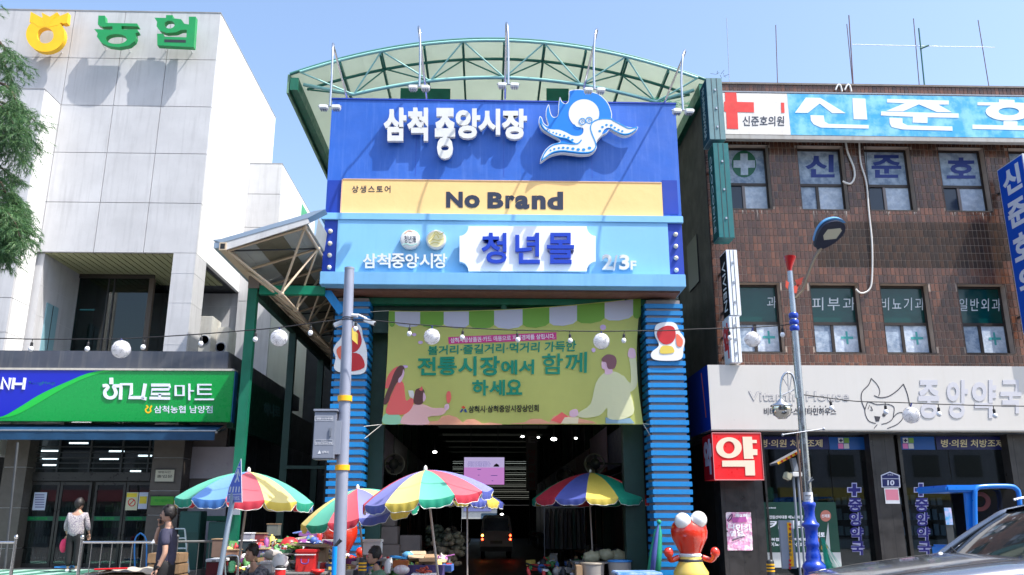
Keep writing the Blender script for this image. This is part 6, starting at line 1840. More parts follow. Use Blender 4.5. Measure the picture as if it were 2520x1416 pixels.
art('shirt', [A10(smoothloop([(975,700),(1080,690),(1160,740),(1200,820),(1262,1060),(1200,1130),(1090,1155),(1005,1135),(1000,1040),(930,1110),(800,1135),(715,1120),(730,1080),(840,1000),(890,800)],3))], bmat('shirt_cream', (206,206,172)),0.015)
art('sleeve', [A10(smoothloop([(1150,720),(1225,800),(1225,640),(1215,560),(1275,560),(1290,700),(1285,830),(1210,890),(1170,850)],3))], MATS['banner_shirt_cream'],0.014)
art('hand', [A10(smoothloop([(1215,555),(1200,520),(1215,465),(1245,460),(1270,480),(1275,550)],3))], skin, 0.018)
art('hand', [A10(smoothloop([(640,1070),(700,1050),(722,1090),(700,1125),(640,1120)],3))], skin, 0.018)
art('man_head', [A10(smoothloop([(955,580),(1000,570),(1040,640),(1050,700),(985,715),(975,670),(950,655),(945,610)],3))], skin, 0.018)
art('man_hair', [A10(smoothloop([(950,560),(1000,522),(1070,535),(1092,590),(1075,650),(1040,664),(1005,655),(990,600),(955,590)],3))], bmat('hair_plum', (128,88,96)),0.021)
art('trousers', [A10([(985,1130),(1100,1158),(1220,1135),(1270,1190),(985,1190)])], bmat('denim', (130,160,182)),0.013)
art('shopping_bag', [A10([(455,1160),(560,1080),(620,1120),(560,1192)])], pinkm, 0.018)
art('shopping_bag', [A10([(590,1130),(725,1130),(718,1192),(550,1192)])], bmat('bag_cream', (212,208,176)),0.019)
# ropes
mro = mat('rope', (0.6,0.58,0.52), rough=0.8)
for a, b in (((957,765),(905,768)),((1577,733),(1600,728)),((940,1045),(895,1050)),((940,1045),(893,1083)),((1583,1044),(1604,1078)),((1583,1043),(1606,1046))):
 MB().tube([bsurf(0)(*a), V(b[0], b[1],18.8)],0.008,5).mk('rope', mro, bn)
# ================================================================ STREET FURNITURE
def ext(a, b, z, Y):
 """line through two picture points at distance Y, carried down to height z"""
 p, q = V(*a, Y), V(*b, Y)
 t = (z - p.z) / (q.z - p.z)
 return p, p + (q - p) * t
# ---- camera pole
YC1 = 13.0
top, bot = ext((860,664),(843,1140),0.14, YC1)
cp_ = thing('camera_pole', 'grey galvanised pole with two yellow bands in front of the left pillar', 'pole', bot)
def along(py): 
 t = (V(850, py, YC1).z - bot.z) / (top.z - bot.z); return bot + (top - bot) * t
MB().tube([bot, bot.lerp(top, 0.5), top],[0.098,0.090,0.076],20).mk('shaft', mat('pole_grey', (150,155,172), rough=0.5, metal=0.25, noise=0.12, nscale=3, streak=0.15), cp_)
MB().tube([top, top + (top - bot).normalized() * 0.03],0.08,20).mk('top_cap', M['galv_paint'], cp_)
for y0, y1 in ((975,988),(1145,1158)):
 MB().tube([along(y0), along(y1)],0.11,20).mk('yellow_band', M['yellow'], cp_)
MB().tube([along(1345) + Vc((-0.05,-0.07,0)), along(1500) + Vc((-0.055,-0.07,0))],0.042,10).mk('cable_guard', mat('guard_blue', (10,140,225), rough=0.35), cp_)
MB().tube([along(1328) + Vc((0.03,-0.08,0)), along(1345) + Vc((-0.05,-0.07,0))],0.03,8).mk('guard_tip', M['dark_metal'], cp_)
for k in range(2):
 MB().tube([along(782 + k * 5), along(784 + k * 5)],0.088,16).mk('strap', M['black'], cp_)
# bracket + two bullet cameras
a = along(776)
MB().tube([a, a + Vc((0.16,-0.05,-0.02))],0.03,8).mk('bracket', M['white_paint'], cp_)
for d, cpos in (((0.9,-0.35,-0.42), V(910,792,12.9)),((-0.9,-0.2,-0.42), V(836,796,13.1))):
 q = Vc(d).normalized()
 c_ = thing('security_camera', 'white bullet security camera pointing %s from the grey pole' % ('right' if d[0] > 0 else 'left behind the shaft'), 'camera', cpos)
 Mq = q.to_track_quat('Z', 'Y').to_matrix()
 MB().obox(cpos, (0.075,0.07,0.2), Mq).mk('housing', M['white_paint'], c_, bevel=0.012)
 MB().tube([cpos + q * 0.1, cpos + q * 0.108],0.028,12).mk('lens', M['black'], c_)
 MB().tube([cpos - q * 0.06 + Vc((0,0,0.03)), a + Vc((0.16 if d[0] > 0 else -0.02,-0.05,0.0))],0.016,6).mk('arm', M['white_paint'], c_)
# pale yellow flyer on the pole
fl = thing('yellow_flyer', 'small yellow notice wrapped beside the pole under the cameras', 'notice', V(874,840,12.97))
pp(MB(),[(866,806),(881,822),(880,848),(866,836)], onY(12.96),(0,0.01,0)).mk('paper', mat('flyer_yellow', (235,205,90), rough=0.6), fl)
# control cabinet
Yb = 12.86
cb = thing('control_cabinet', 'grey metal control cabinet with small white print strapped to the camera pole', 'cabinet', V(800,1130, Yb))
x0_, x1_, zz0, zz1 = prect(771,1013,825,1130, Yb)
mcab = mat('cabinet_grey', (136,142,156), rough=0.42, noise=0.06)
MB().box(x0_, x1_, Yb, Yb + 0.28, zz0, zz1).mk('casing', mcab, cb, bevel=0.01)
MB().box(x0_ - 0.015, x1_ + 0.02, Yb - 0.03, Yb + 0.3, zz1 + 0.001, zz1 + 0.035).mk('rain_hood', mcab, cb, bevel=0.006)
d = MB().box(x0_ + 0.012, x1_ - 0.012, Yb - 0.012, Yb - 0.001, zz0 + 0.015, zz1 - 0.015).mk('door', mat('cabinet_door', (126,132,146), rough=0.42, noise=0.05), cb)
MB().box(x1_ - 0.085, x1_ - 0.06, Yb - 0.035, Yb - 0.013, V(800,1074, Yb).z, V(800,1053, Yb).z).mk('handle', M['galv'], d)
SC = onY(Yb - 0.016); oc_ = (0,0.003,0)
mcw = mat('cabinet_print', (214,216,220), rough=0.5)
lettering('방범용 CCTV 제어함', (779,1028,818,1033), SC, oc_, mcw, d, bold=0.02)
lettering('관계자외', (790,1085,806,1088), SC, oc_, mcw, d); lettering('손대지 마시오 위험', (777,1089,817,1093), SC, oc_, mcw, d, bold=0.02)
lettering('삼척시', (792,1110,808,1116), SC, oc_, mcw, d, bold=0.02)
mb = MB(); pp(mb, [(782,1117),(786,1108),(790,1117)], SC, oc_); mb.mk('print_mark', mcw, d)
for y0, y1 in ((1025,1036),(1083,1095)):
 mb = MB(); pstroke(mb, [(775, y0),(819, y0)],0.7, SC, oc_); pstroke(mb, [(819, y0),(819, y1)],0.7, SC, oc_); pstroke(mb, [(819, y1),(775, y1)],0.7, SC, oc_); pstroke(mb, [(775, y1),(775, y0)],0.7, SC, oc_); mb.mk('print_frame', mcw, d)
MB().box(x1_ + 0.001, x1_ + 0.075, Yb + 0.02, Yb + 0.2, V(830,1118, Yb).z, V(830,1035, Yb).z).mk('side_duct', mcab, cb)
# ---- lamp post
YL1 = 12.6
top, bot = ext((1944,668),(1990,1240),0.14, YL1)
lp = thing('lamp_post', 'steel street lamp post on a blue turned base, with a bowl lamp', 'street lamp', bot)
def lal(py):
 t = (V(1960, py, YL1).z - bot.z) / (top.z - bot.z); return bot + (top - bot) * t
mps_ = mat('post_steel', (0.42,0.43,0.45), rough=0.24, metal=0.9, noise=0.2, nscale=6)
mpb = mat('post_blue', (4,58,175), rough=0.3, coat=0.5, noise=0.15, nscale=6)
MB().tube([lal(1240), lal(1000), lal(800)],[0.062,0.056,0.052],16).mk('lower_shaft', mps_, lp)
MB().tube([lal(800), top],[0.046,0.040],16).mk('upper_shaft', mps_, lp)
zt_ = top.z
MB().tube([top, top + Vc((-0.005,0,0.04)), V(1944,634, YL1), V(1944,632, YL1)],[0.035,0.036,0.092,0.094],14).mk('red_cone', mat('cone_red', (170,14,22), rough=0.25, coat=0.4), lp)
for y0 in (771,787,802):
 MB().tube([lal(y0), lal(y0 + 3), lal(y0 + 10), lal(y0 + 13)],[0.06,0.072,0.072,0.06],14).mk('blue_collar', mpb, lp)
# LED head and arm
yA = YL1
pA = [V(*p, yA) for p in ((1957,735),(1975,715),(1990,670),(2005,634),(2022,608))]
MB().tube(pA, [0.022,0.022,0.024,0.026,0.028],8).mk('curved_arm', mat('arm_bronze', (128,112,92), rough=0.35, metal=0.5), lp)
hd = [(2008,600),(2014,575),(2028,555),(2048,546),(2068,546),(2080,556),(2078,574),(2062,592),(2042,606),(2022,614),(2010,612)]
def hsurf(d):
 return lambda px, py: V(px, py, yA - 0.02 - d + (py - 612) * 0.0045)
h_ = MB().prism([hsurf(0)(*p) for p in smoothloop(hd, 3)],(-0.02,0.05,0.05)).mk('lamp_head', mat('head_navy', (20,30,56), rough=0.35), lp)
MB().prism([hsurf(0.004)(*p) for p in [(2026,580),(2037,565),(2068,562),(2072,568),(2058,588),(2028,591)]],(0,0.003,0)).mk('led_panel', mat('led_cream', (196,190,168), rough=0.3), h_)
MB().prism([hsurf(-0.05)(p[0] - 3, p[1] - 4) for p in smoothloop([(2006,598),(2014,570),(2030,550),(2052,541),(2072,543),(2084,553),(2060,552),(2034,560),(2018,580)],3)],(-0.01,0.03,0.03)).mk('head_shell', mat('head_blue', (90,150,200), rough=0.3), h_)
# orange tags
for q in ([(1957,690),(1977,682),(1972,700),(1962,706)],[(1951,706),(1966,700),(1960,722),(1952,722)],[(1934,690),(1942,696),(1938,712),(1933,706)]):
 pp(MB(), q, onY(yA - 0.03),(0,0.006,0)).mk('orange_tag', mat('tag_orange', (205,70,44), rough=0.5), lp)
# arched bracket with bowl lamp
ap = [V(*p, yA - 0.12) for p in smoothloop([(1922,985),(1921,955),(1926,928),(1938,917),(1950,924),(1956,945),(1960,980)],4, False)]
MB().tube(ap, 0.017,8).mk('arch_bracket', M['chrome'], lp)
for q in (((1926,930),(1938,950)),((1938,920),(1940,962)),((1948,924),(1943,960))):
 MB().tube([V(*q[0], yA - 0.12), V(*q[1], yA - 0.12)],0.006,5).mk('bracket_spoke', M['galv'], lp)
MB().tube([V(1921,974, yA - 0.12), V(1958,958, yA - 0.1)],0.01,6).mk('bracket_rail', M['galv'], lp)
pb_ = V(1922,990, yA - 0.12)
bl = MB().lathe([(0.02,0.05),(0.05,0.02),(0.06,-0.0),(0.155,-0.045),(0.158,-0.065),(0.135,-0.07)], pb_, 24).mk('bowl_shade', M['chrome'], lp)
MB().lathe([(0.135,-0.07),(0.137,-0.13),(0.12,-0.19),(0.07,-0.23),(0.065,-0.245),(0,-0.25)], pb_, 24).mk('bowl', mat('bowl_chrome', (0.75,0.74,0.70), rough=0.08, metal=1.0), bl)
# cross arms for banners
MB().tube([V(1928,1070, yA - 0.06), V(2026,1056, yA - 0.06)],0.010,6).mk('cross_arm', M['galv'], lp)
for p in ((1926,1071),(2027,1056)): MB().ball(V(*p, yA - 0.06),0.022,8,6).mk('arm_knob', M['galv'], lp)
for p in ((1995,1175),(1998,1180)): MB().tube([lal(1190) + Vc((0.0,-0.06,0)), V(p[0] + 4, p[1], yA - 0.1)],0.008,5).mk('hook', M['galv'], lp)
MB().tube([lal(1060) + Vc((-0.10,-0.02,0)), lal(1232) + Vc((-0.10,-0.02,0))],0.018,8).mk('conduit', mat('conduit_rust', (110,92,84), rough=0.5, metal=0.3), lp)
stk = MB().tube([lal(1212), lal(1236)],0.0665,16).mk('sticker', mat('sticker_white', (212,214,220), rough=0.5), lp)
lettering('광고금지', (1982,1218,1996,1222), onY(YL1 - 0.075),(0,0.004,0), M['navy_print'], stk, bold=0.03)
lettering('삼척시', (1984,1228,1996,1231), onY(YL1 - 0.075),(0,0.004,0), M['navy_print'], stk)
# turned blue base
pr = [(0.085,1236),(0.10,1240),(0.095,1246),(0.078,1252),(0.072,1262),(0.074,1272),(0.09,1285),(0.12,1289),(0.125,1294),(0.095,1300),(0.088,1315),(0.086,1332),(0.098,1336),(0.096,1344),(0.084,1348),(0.098,1360),(0.112,1372),(0.105,1380),(0.14,1386),(0.165,1392),(0.165,1400),(0.15,1404),(0.16,1430),(0.20,1436),(0.20,1500)]
b0 = lal(1236)
MB().lathe([(r, V(1990, y, YL1).z - b0.z) for r, y in pr][::-1], b0,28).mk('turned_base', mpb, lp)
MB().lathe([(0.26,0),(0.26,0.05),(0.2,0.08)],(b0.x, b0.y, 0.14),28).mk('foot_plate', mpb, lp)
# white sack at its foot
sk = thing('white_sack', 'bulging white sack tied round the foot of the blue lamp base', 'sack', (b0.x - 0.02, YL1 - 0.25,0.14))
mb = MB(); mb.ball((b0.x + 0.02, YL1 - 0.34,0.53),0.26,18,14,(1.05,0.7,1.6))
for v in mb.v:
 k = math.sin(v.x * 31 + v.z * 17) * 0.014 + math.sin(v.z * 43 + v.x * 9) * 0.010; v.x += k; v.y += k
mb.mk('cloth', mat('sack_white', (0.74,0.75,0.76), rough=0.7), sk)
# green net beside it
gn = MB()
for k in range(90):
 t = rnd.random(); x = b0.x + 0.12 + t * 0.42 * rnd.random() * 1.6; z = 1.35 - t * 0.95
 gn.tube([(b0.x + 0.1 + 0.02 * k % 0.05, YL1 - 0.1,1.36 - 0.004 * k),(x + 0.1, YL1 + rnd.uniform(-0.1,0.1), z * 0.6)],0.0035,3, caps=False)
tagp(gn.mk('safety_net', mat('net_teal', (20,150,130), rough=0.7), None), 'thin green net hanging from the blue lamp base', 'net', kind='stuff')
# ---- solar warning post beside it
YS1 = 12.9
sp = thing('warning_post', 'slim aluminium post with a tilted solar panel and a yellow chevron board', 'post', V(1950,1500, YS1))
sp0 = V(1958,1172, YS1)
for dx in (-0.035,0.035):
 MB().tube([(sp0.x + dx, YS1, sp0.z),(sp0.x + dx - 0.03, YS1,0.14)],0.018,8).mk('rail', M['galv_paint'], sp)
mpan = mat('solar_dark', (0.05,0.06,0.09), rough=0.2)
pA_, pB_ = V(1904,1143, YS1), V(1970,1107, YS1)
dirp = (pB_ - pA_).normalized()
MB().bar(pA_, pB_, 0.36,0.03).mk('solar_panel', mpan, sp)
MB().bar(pA_ + Vc((0,-0.181,0)) - dirp * 0.0, pB_ + Vc((0,-0.181,0)),0.012,0.036).mk('panel_edge', M['yellow'], sp)
for k in range(5):
 c_ = pA_.lerp(pB_, 0.15 + k * 0.17) + Vc((0,-0.19,0))
 MB().obox(c_, (0.03,0.006,0.03), Matrix.Rotation(math.atan2(dirp.z, dirp.x) * -1,3, 'Y')).mk('red_chevron', M['red'], sp)
MB().bar(V(1950,1128, YS1), V(1958,1160, YS1),0.07,0.09).mk('neck', M['galv_paint'], sp)
MB().obox(V(1958,1168, YS1),(0.15,0.14,0.07)).mk('controller', M['white_paint'], sp, bevel=0.01)
MB().obox(V(1938,1172, YS1 - 0.05),(0.10,0.12,0.10), Matrix.Rotation(0.4,3, 'Y')).mk('sensor', mat('sensor_cream', (190,186,160), rough=0.4), sp, bevel=0.01)
x0_, x1_, zz0, zz1 = prect(1934,1281,1953,1400, YS1 - 0.1)
MB().box(x0_ - 0.07, x1_ + 0.02, YS1 - 0.1, YS1 - 0.04, zz0, zz1).mk('board', M['galv_paint'], sp)
MB().box(x0_ + 0.04, x1_ - 0.02, YS1 - 0.108, YS1 - 0.101, zz0 + 0.03, zz1 - 0.03).mk('yellow_strip', M['yellow'], sp)
SV = onY(YS1 - 0.113)
for y in (1288,1298,1376,1386,1394):
 pp(MB(),[(1941.5, y),(1944.5, y + 3),(1947.5, y),(1947.5, y + 4),(1944.5, y + 8),(1941.5, y + 4)], SV, (0,0.004,0)).mk('red_chevron', M['red'], sp)
for k, ch in enumerate('불법주차금지'):
 lettering(ch, (1941.5,1312 + k * 10,1947.5,1319 + k * 10), SV, (0,0.004,0), M['navy_print'], sp, bold=0.02)
# ---- bollards
def bollard(px, py, Y, label):
 p = V(px, py, Y); t = thing('bollard', label, 'bollard', (p.x, Y, 0.14), 'black bollards with yellow bands')
 MB().lathe([(0.10,0),(0.085,0.03),(0.07,0.05),(0.062, p.z - 0.14 - 0.03),(0.05, p.z - 0.14),(0, p.z - 0.14 + 0.005)],(p.x, Y, 0.14),20).mk('post', mat('bollard_black', (0.02,0.022,0.025), rough=0.45), t)
 for k in range(3):
  z = p.z - 0.075 - k * 0.05
  MB().lathe([(0.0655,-0.012),(0.0655,0.012)],(p.x, Y, z),20, caps=False).mk('yellow_band', M['yellow'], t)
bollard(1895,1378,14.6, 'black bollard with yellow bands beside the blue lamp base')
bollard(893,1374,14.2, 'black bollard with yellow bands beside the seated vendor')
# ---- crossing sign
YX = 11.0
cs = thing('crossing_sign', 'blue pedestrian crossing sign seen nearly edge on, on a leaning grey post', 'sign', ext((570,1235),(541,1412),0.14, YX)[1])
xsf = lambda d: (lambda px, py: V(px, py, YX + (575 - px) * 0.012 - d))
pp(MB(),[(593,1129),(595,1229),(596,1237),(557,1237),(558,1225),(563,1200)], xsf(0),(0,0.02,0)).mk('sign_rim', mat('sign_rim_white', (206,214,230), rough=0.4), cs)
pp(MB(),[(592,1133),(593.5,1215),(560.5,1217),(564,1200)], xsf(0.004),(0,0.003,0)).mk('sign_face', mat('sign_face_blue', (10,84,206), rough=0.35), cs)
pp(MB(),[(560,1218.5),(594,1217),(594.5,1235),(559,1235)], xsf(0.004),(0,0.003,0)).mk('caption_plate', mat('caption_violet', (96,108,200), rough=0.4), cs)
mb = MB()
for l, w in (([(588,1148),(588,1152)],4),([(586,1155),(584,1175),(578,1188)],3.6),([(584,1172),(588,1186)],3),([(587,1160),(590,1172)],2.2),([(585,1160),(579,1168)],2.2)):
 pstroke(mb, l, w, xsf(0.009),(0,0.003,0))
mb.mk('walking_figure', MATS['sign_rim_white'], cs)
for k in range(4):
 mb = MB(); pstroke(mb, [(568 + k * 7,1198),(565 + k * 7.5,1212)],3, xsf(0.009),(0,0.003,0)); mb.mk('crossing_stripe', MATS['sign_rim_white'], cs)
lettering('횡단보도', (564,1221,590,1231), xsf(0.009),(0,0.003,0), MATS['sign_rim_white'], cs, bold=0.02)
a, b = ext((571,1236),(541,1412),0.14, YX)
MB().tube([V(574,1215, YX + 0.06) , a, b],0.032,12).mk('post', mat('sign_post_grey', (128,140,152), rough=0.4, metal=0.4), cs)
# ---- railing by the mart
YRL = 18.0
ms = mat('rail_steel', (0.55,0.55,0.56), rough=0.2, metal=0.95)
def railing(pxs, Y0, Y1, label, zt=1.17, n=None, m_=None):
 m_ = m_ or ms
 a, b = V(pxs[0],1325, Y0), V(pxs[1],1325, Y1)
 t = thing('railing', label, 'railing', (a.x, a.y, 0.14))
 A, B_ = Vc((a.x, a.y, zt)), Vc((b.x, b.y, zt))
 MB().tube([A, B_],0.024,8).mk('top_rail', m_, t); MB().tube([A - Vc((0,0,0.85)), B_ - Vc((0,0,0.85))],0.018,8).mk('bottom_rail', m_, t)
 for q in (A, B_):
  MB().tube([(q.x, q.y, 0.14),(q.x, q.y, zt + 0.06)],0.034,10).mk('post', m_, t)
  MB().ball((q.x, q.y, zt + 0.10),0.045,10,8).mk('post_ball', m_, t)
 n = n or int((B_ - A).length / 0.2)
 for k in range(1, n):
  p = A.lerp(B_, k / n)
  MB().tube([(p.x, p.y, zt - 0.85),(p.x, p.y, zt - 0.02)],0.010,6).mk('baluster', m_, t)
railing((203,428),18.0,18.0, 'polished steel railing with ball topped posts behind the walking man')
railing((-60,40),18.0,18.0, 'short steel railing with a ball topped post at the left edge')
railing((436,596),18.4,19.0, 'dark barred railing between the mart and the green post', m_=mat('rail_dark', (0.10,0.10,0.10), rough=0.5, metal=0.4))
# leaning pole left of the doors
dp_ = thing('leaning_pole', 'dark thin pole leaning by the left mart pier', 'pole', V(10,1440,19))
MB().tube([V(44,1090,19.4), V(12,1400,19.0)],0.03,8).mk('shaft', M['dark_metal'], dp_)
# ---- festoon lights
def cr3(P, k=8):
 out = []
 P = [Vc(p) for p in P]
 for a in range(len(P) - 1):
  p_0, p_1, p_2, p_3 = P[max(a - 1,0)], P[a], P[a + 1], P[min(a + 2, len(P) - 1)]
  for j in range(k):
   u = j / k
   out.append(0.5 * ((2 * p_1) + (p_2 - p_0) * u + (2 * p_0 - 5 * p_1 + 4 * p_2 - p_3) * u * u + (3 * p_1 - p_0 - 3 * p_2 + p_3) * u ** 3))
 return out + [P[-1]]
YW1 = 12.7
wires = [[(-60,833),(0,833),(80,835),(215,835),(300,834),(410,828),(500,822),(628,812),(690,806),(765,796),(850,785)],
   [(862,785),(930,790),(1010,798),(1068,802),(1140,807),(1272,813),(1402,815),(1480,816),(1536,815),(1640,814),(1700,811),(1790,808),(1852,806),(1924,801),(1952,797)],
   [(1978,972),(2040,980),(2108,988),(2178,990),(2238,992),(2309,995),(2440,999),(2520,1000),(2600,1001)]]
for k, w in enumerate(wires):
 one('festoon_cable', MB().tube(cr3([V(*p, YW1) for p in w],4),0.0085,6), M['cable'],
  ('black festoon cable from the mart side to the grey camera pole', 'black festoon cable between the camera pole and the lamp post', 'black festoon cable in front of the pharmacy sign')[k], 'cable', 'festoon cables')
mbulb = mat('bulb_white', (0.86,0.87,0.9), rough=0.15, coat=0.5)
def wat(px):
 for w in wires:
  for a, b in zip(w[:-1], w[1:]):
   if a[0] <= px <= b[0]: return a[1] + (b[1] - a[1]) * (px - a[0]) / (b[0] - a[0])
 return 800
mbp = None
bl_px = [(80, 'nearest the left edge, beside the cedar'),(219, 'in front of the loggia, left of the big globe'),(357, 'right of the big globe over the mart sign'),(497, 'in front of the upper cooling unit'),(630, 'beside the green post'),(766, 'in front of the side canopy truss'),
   (876, 'right beside the camera pole'),(1009, 'over the white awning stripe of the banner'),(1140, 'above the pink strip of the banner, left part'),(1272, 'over the middle of the pink strip'),(1402, 'right of the pink strip'),(1536, 'near the right edge of the banner'),
   (1793, 'in front of the red syllable sign'),(1925, 'left of the lamp post'),(2042, 'right of the lamp post over the pharmacy lettering'),(2178, 'over the line drawn face'),(2309, 'over the pale raised letters'),(2444, 'nearest the right edge')]
for i, (px, wh) in enumerate(bl_px):
 py = wat(px); p = V(px, py, YW1)
 t = thing('festoon_bulb', 'small white festoon bulb ' + wh, 'bulb', p, 'small bulbs on the festoon cables')
 if mbp is None:
  mb = MB().tube([(0,0,0),(0,0,-0.05)],0.006,5).lathe([(0.012,-0.045),(0.02,-0.06),(0.02,-0.11),(0.015,-0.115)][::-1],(0,0,0),10)
  me1 = bpy.data.meshes.new('socket'); me1.from_pydata([tuple(v) for v in mb.v],[], mb.f); me1.materials.append(M['cable'])
  mb = MB().ball((0,0,-0.15),0.037,12,8,(1,1,1.15))
  me2 = bpy.data.meshes.new('bulb'); me2.from_pydata([tuple(v) for v in mb.v],[], mb.f); me2.materials.append(mbulb); me2.polygons.foreach_set('use_smooth', [True] * len(me2.polygons))
  mbp = (me1, me2)
 r_ = (0, rnd.uniform(-0.1,0.1),0)
 inst(mbp[0], 'socket', p, t, r_); inst(mbp[1], 'glass_bulb', p, t, r_)
# globes wrapped in fairy lights
mgl = mat('globe_white', (0.88,0.88,0.90), rough=0.35, bump=0.4, bscale=55, transl=0.4)
for i, (px, py, r, wh) in enumerate(((298,860,22, 'above the mart sign'),(687,832,21, 'between the green post and the side canopy'),(1063,829,20, 'over the left of the banner'),(1480,840,20, 'over the right of the banner'),(1852,835,19.5, 'beside the projecting signs of the brick building'),(2243,1022,20, 'over the pharmacy lettering'))):
 p = V(px, py, YW1); rw = r / F * YW1
 t = thing('globe_light', 'white mesh globe light hanging ' + wh, 'globe light', (p.x, p.y, p.z - rw), 'globe lights on the festoon cables')
 MB().ball(p, rw, 28,18).mk('globe', mgl, t)
 mb = MB()
 for k in range(90):
  th_ = rnd.random() * 6.28; ph_ = math.acos(rnd.uniform(-1,1)); q = Vc((math.sin(ph_) * math.cos(th_), math.sin(ph_) * math.sin(th_), math.cos(ph_)))
  u = q.orthogonal().normalized(); a = rnd.random() * 3.14; w_ = (u * math.cos(a) + q.cross(u) * math.sin(a)) * 0.03
  mb.tube([p + q * (rw + 0.001) - w_, p + q * (rw + 0.005), p + q * (rw + 0.001) + w_],0.0022,3, caps=False)
 tagp(mb.mk('wire_mesh', mat('globe_wire', (0.35,0.35,0.38), rough=0.5), t), kind='stuff')
 MB().tube([p + Vc((0,0, rw)), V(px, wat(px), YW1)],0.012,6).mk('socket', mat('socket_blue', (30,40,110), rough=0.5), t)
# ================================================================ UMBRELLAS
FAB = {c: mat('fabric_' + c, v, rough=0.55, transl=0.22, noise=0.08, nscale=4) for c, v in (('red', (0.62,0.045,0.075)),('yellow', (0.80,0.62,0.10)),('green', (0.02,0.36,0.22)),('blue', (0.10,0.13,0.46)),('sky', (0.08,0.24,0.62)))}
TOP = {c: mat('sunlit_top_' + c, v, rough=0.55, transl=0.22, noise=0.05, nscale=4) for c, v in (('red', (0.68,0.12,0.15)),('yellow', (0.82,0.70,0.26)),('green', (0.13,0.50,0.36)),('blue', (0.24,0.25,0.58)),('sky', (0.16,0.34,0.72)))}  # paler fabric copies for tops in the sun: sunlight put into the colour
TRIM = mat('umbrella_trim', (0.75,0.74,0.70), rough=0.6)
def umbrella(label, apex, Y, rad_px, h_px, pole_pts, cols, a0=0.0, tilt=(0,0), sunlit_top=True, ground=0.14, n=12):
 A = V(*apex, Y); Rr = rad_px / F * Y / math.cos(PITCH) ; H = h_px / F * Y
 p0, g0 = ext(pole_pts[0], pole_pts[1], ground, Y)
 t = thing('market_umbrella', label, 'umbrella', g0, 'striped market umbrellas')
 T = Matrix.Rotation(tilt[0],3, 'Y') @ Matrix.Rotation(tilt[1],3, 'X')
 def P(r, a, dz=0.0):
  # straight edge between ribs
  seg = 2 * math.pi / n; k = (a - a0) % seg - seg / 2
  rr = r * Rr * math.cos(seg / 2) / math.cos(k) if True else r * Rr
  sag = 0.03 * Rr * r * (1 - (k / (seg / 2)) ** 2)
  return A + T @ Vc((rr * math.cos(a), rr * math.sin(a),-H * (0.25 * r + 0.75 * r ** 2.1) - sag + dz))
 seg = 2 * math.pi / n
 for i in range(n):
  a1 = a0 + i * seg; c = cols[i % len(cols)]
  vs = []; NR, NA = 7,6
  for j in range(NR + 1):
   for k in range(NA + 1):
    vs.append(P(max(j / NR, 0.001), a1 + 1e-4 + (seg - 2e-4) * k / NA))
  fs = [(j * (NA + 1) + k, (j + 1) * (NA + 1) + k, (j + 1) * (NA + 1) + k + 1, j * (NA + 1) + k + 1) for j in range(NR) for k in range(NA)]
  pn = MB().add(vs, fs).mk('panel', (TOP if sunlit_top else FAB)[c], t, smooth=True)
  vs = []; dv = 0.125; NA2 = 14; tr = []
  for k in range(NA2 + 1):
   u = k / NA2; aa = a1 + 1e-4 + (seg - 2e-4) * u
   e = P(1.0, aa); d = (e - A); d.z = 0; d.normalize()
   edge = min(u, 1 - u) * NA2
   dl = dv * (0.35 if edge < 0.5 else 0.8 if edge < 1.5 else 1.0) * (1 + 0.05 * math.sin(i * 2.1 + k))
   w = 0.018 * math.sin(k * 1.7 + i * 1.3)
   vs += [e, e + Vc((0,0,-dl * 0.5)) + d * (0.01 + w * 0.5), e + Vc((0,0,-dl)) + d * (w - 0.004)]
   tr.append(e + Vc((0,0,-dl)) + d * (w - 0.004))
  vf = MB().add(vs, [(3 * k + q, 3 * k + q + 1,3 * k + q + 4,3 * k + q + 3) for k in range(NA2) for q in range(2)]).mk('valance', FAB[c], t, smooth=True)
  MB().tube(tr, 0.006,4).mk('valance_trim', TRIM, vf)
 hub = A + T @ Vc((0,0,-H * 0.9))
 for i in range(n):
  a1 = a0 + i * seg
  r_ = MB().tube([P(j / 6 * 0.99 + 0.005, a1,-0.012) for j in range(7)],0.006,5).mk('rib', M['galv'], t)
  MB().tube([hub, P(0.5, a1,-0.015)],0.005,5).mk('strut', M['galv'], r_)
 MB().tube([g0, p0, A + T @ Vc((0,0,-0.02))],0.019,8).mk('pole', mat('umbrella_pole', (0.42,0.36,0.32), rough=0.4, metal=0.4), t)
 MB().lathe([(0.03,0),(0.03,0.03),(0.018,0.06),(0,0.075)], A, 12).mk('finial', TRIM, t)
 MB().lathe([(0.24,0),(0.24,0.05),(0.05,0.09),(0.03,0.2)], g0,20).mk('base_weight', M['dark_metal'], t)
 return t
S8 = 2 * math.pi / 8
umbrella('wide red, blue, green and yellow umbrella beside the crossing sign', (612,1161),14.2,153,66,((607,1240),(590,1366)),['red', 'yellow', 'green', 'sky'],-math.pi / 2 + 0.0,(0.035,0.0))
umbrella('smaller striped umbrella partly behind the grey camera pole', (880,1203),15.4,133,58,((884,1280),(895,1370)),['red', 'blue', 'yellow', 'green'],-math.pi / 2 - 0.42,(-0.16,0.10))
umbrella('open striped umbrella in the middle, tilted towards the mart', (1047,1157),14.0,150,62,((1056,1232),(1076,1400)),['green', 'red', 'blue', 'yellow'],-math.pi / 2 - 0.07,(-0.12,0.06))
umbrella('shaded umbrella standing inside the arcade beside the right pillar', (1453,1163),20.6,137,62,((1452,1242),(1460,1400)),['yellow', 'green', 'red', 'blue'],-math.pi / 2 - 0.2,(0.0,0.0), sunlit_top=False, ground=0.004)
umbrella('dim yellow and blue umbrella behind the middle one', (1160,1205),19.5,75,26,((1150,1235),(1150,1330)),['blue', 'yellow'],-math.pi / 2,(0.05,0), sunlit_top=False, ground=0.004)
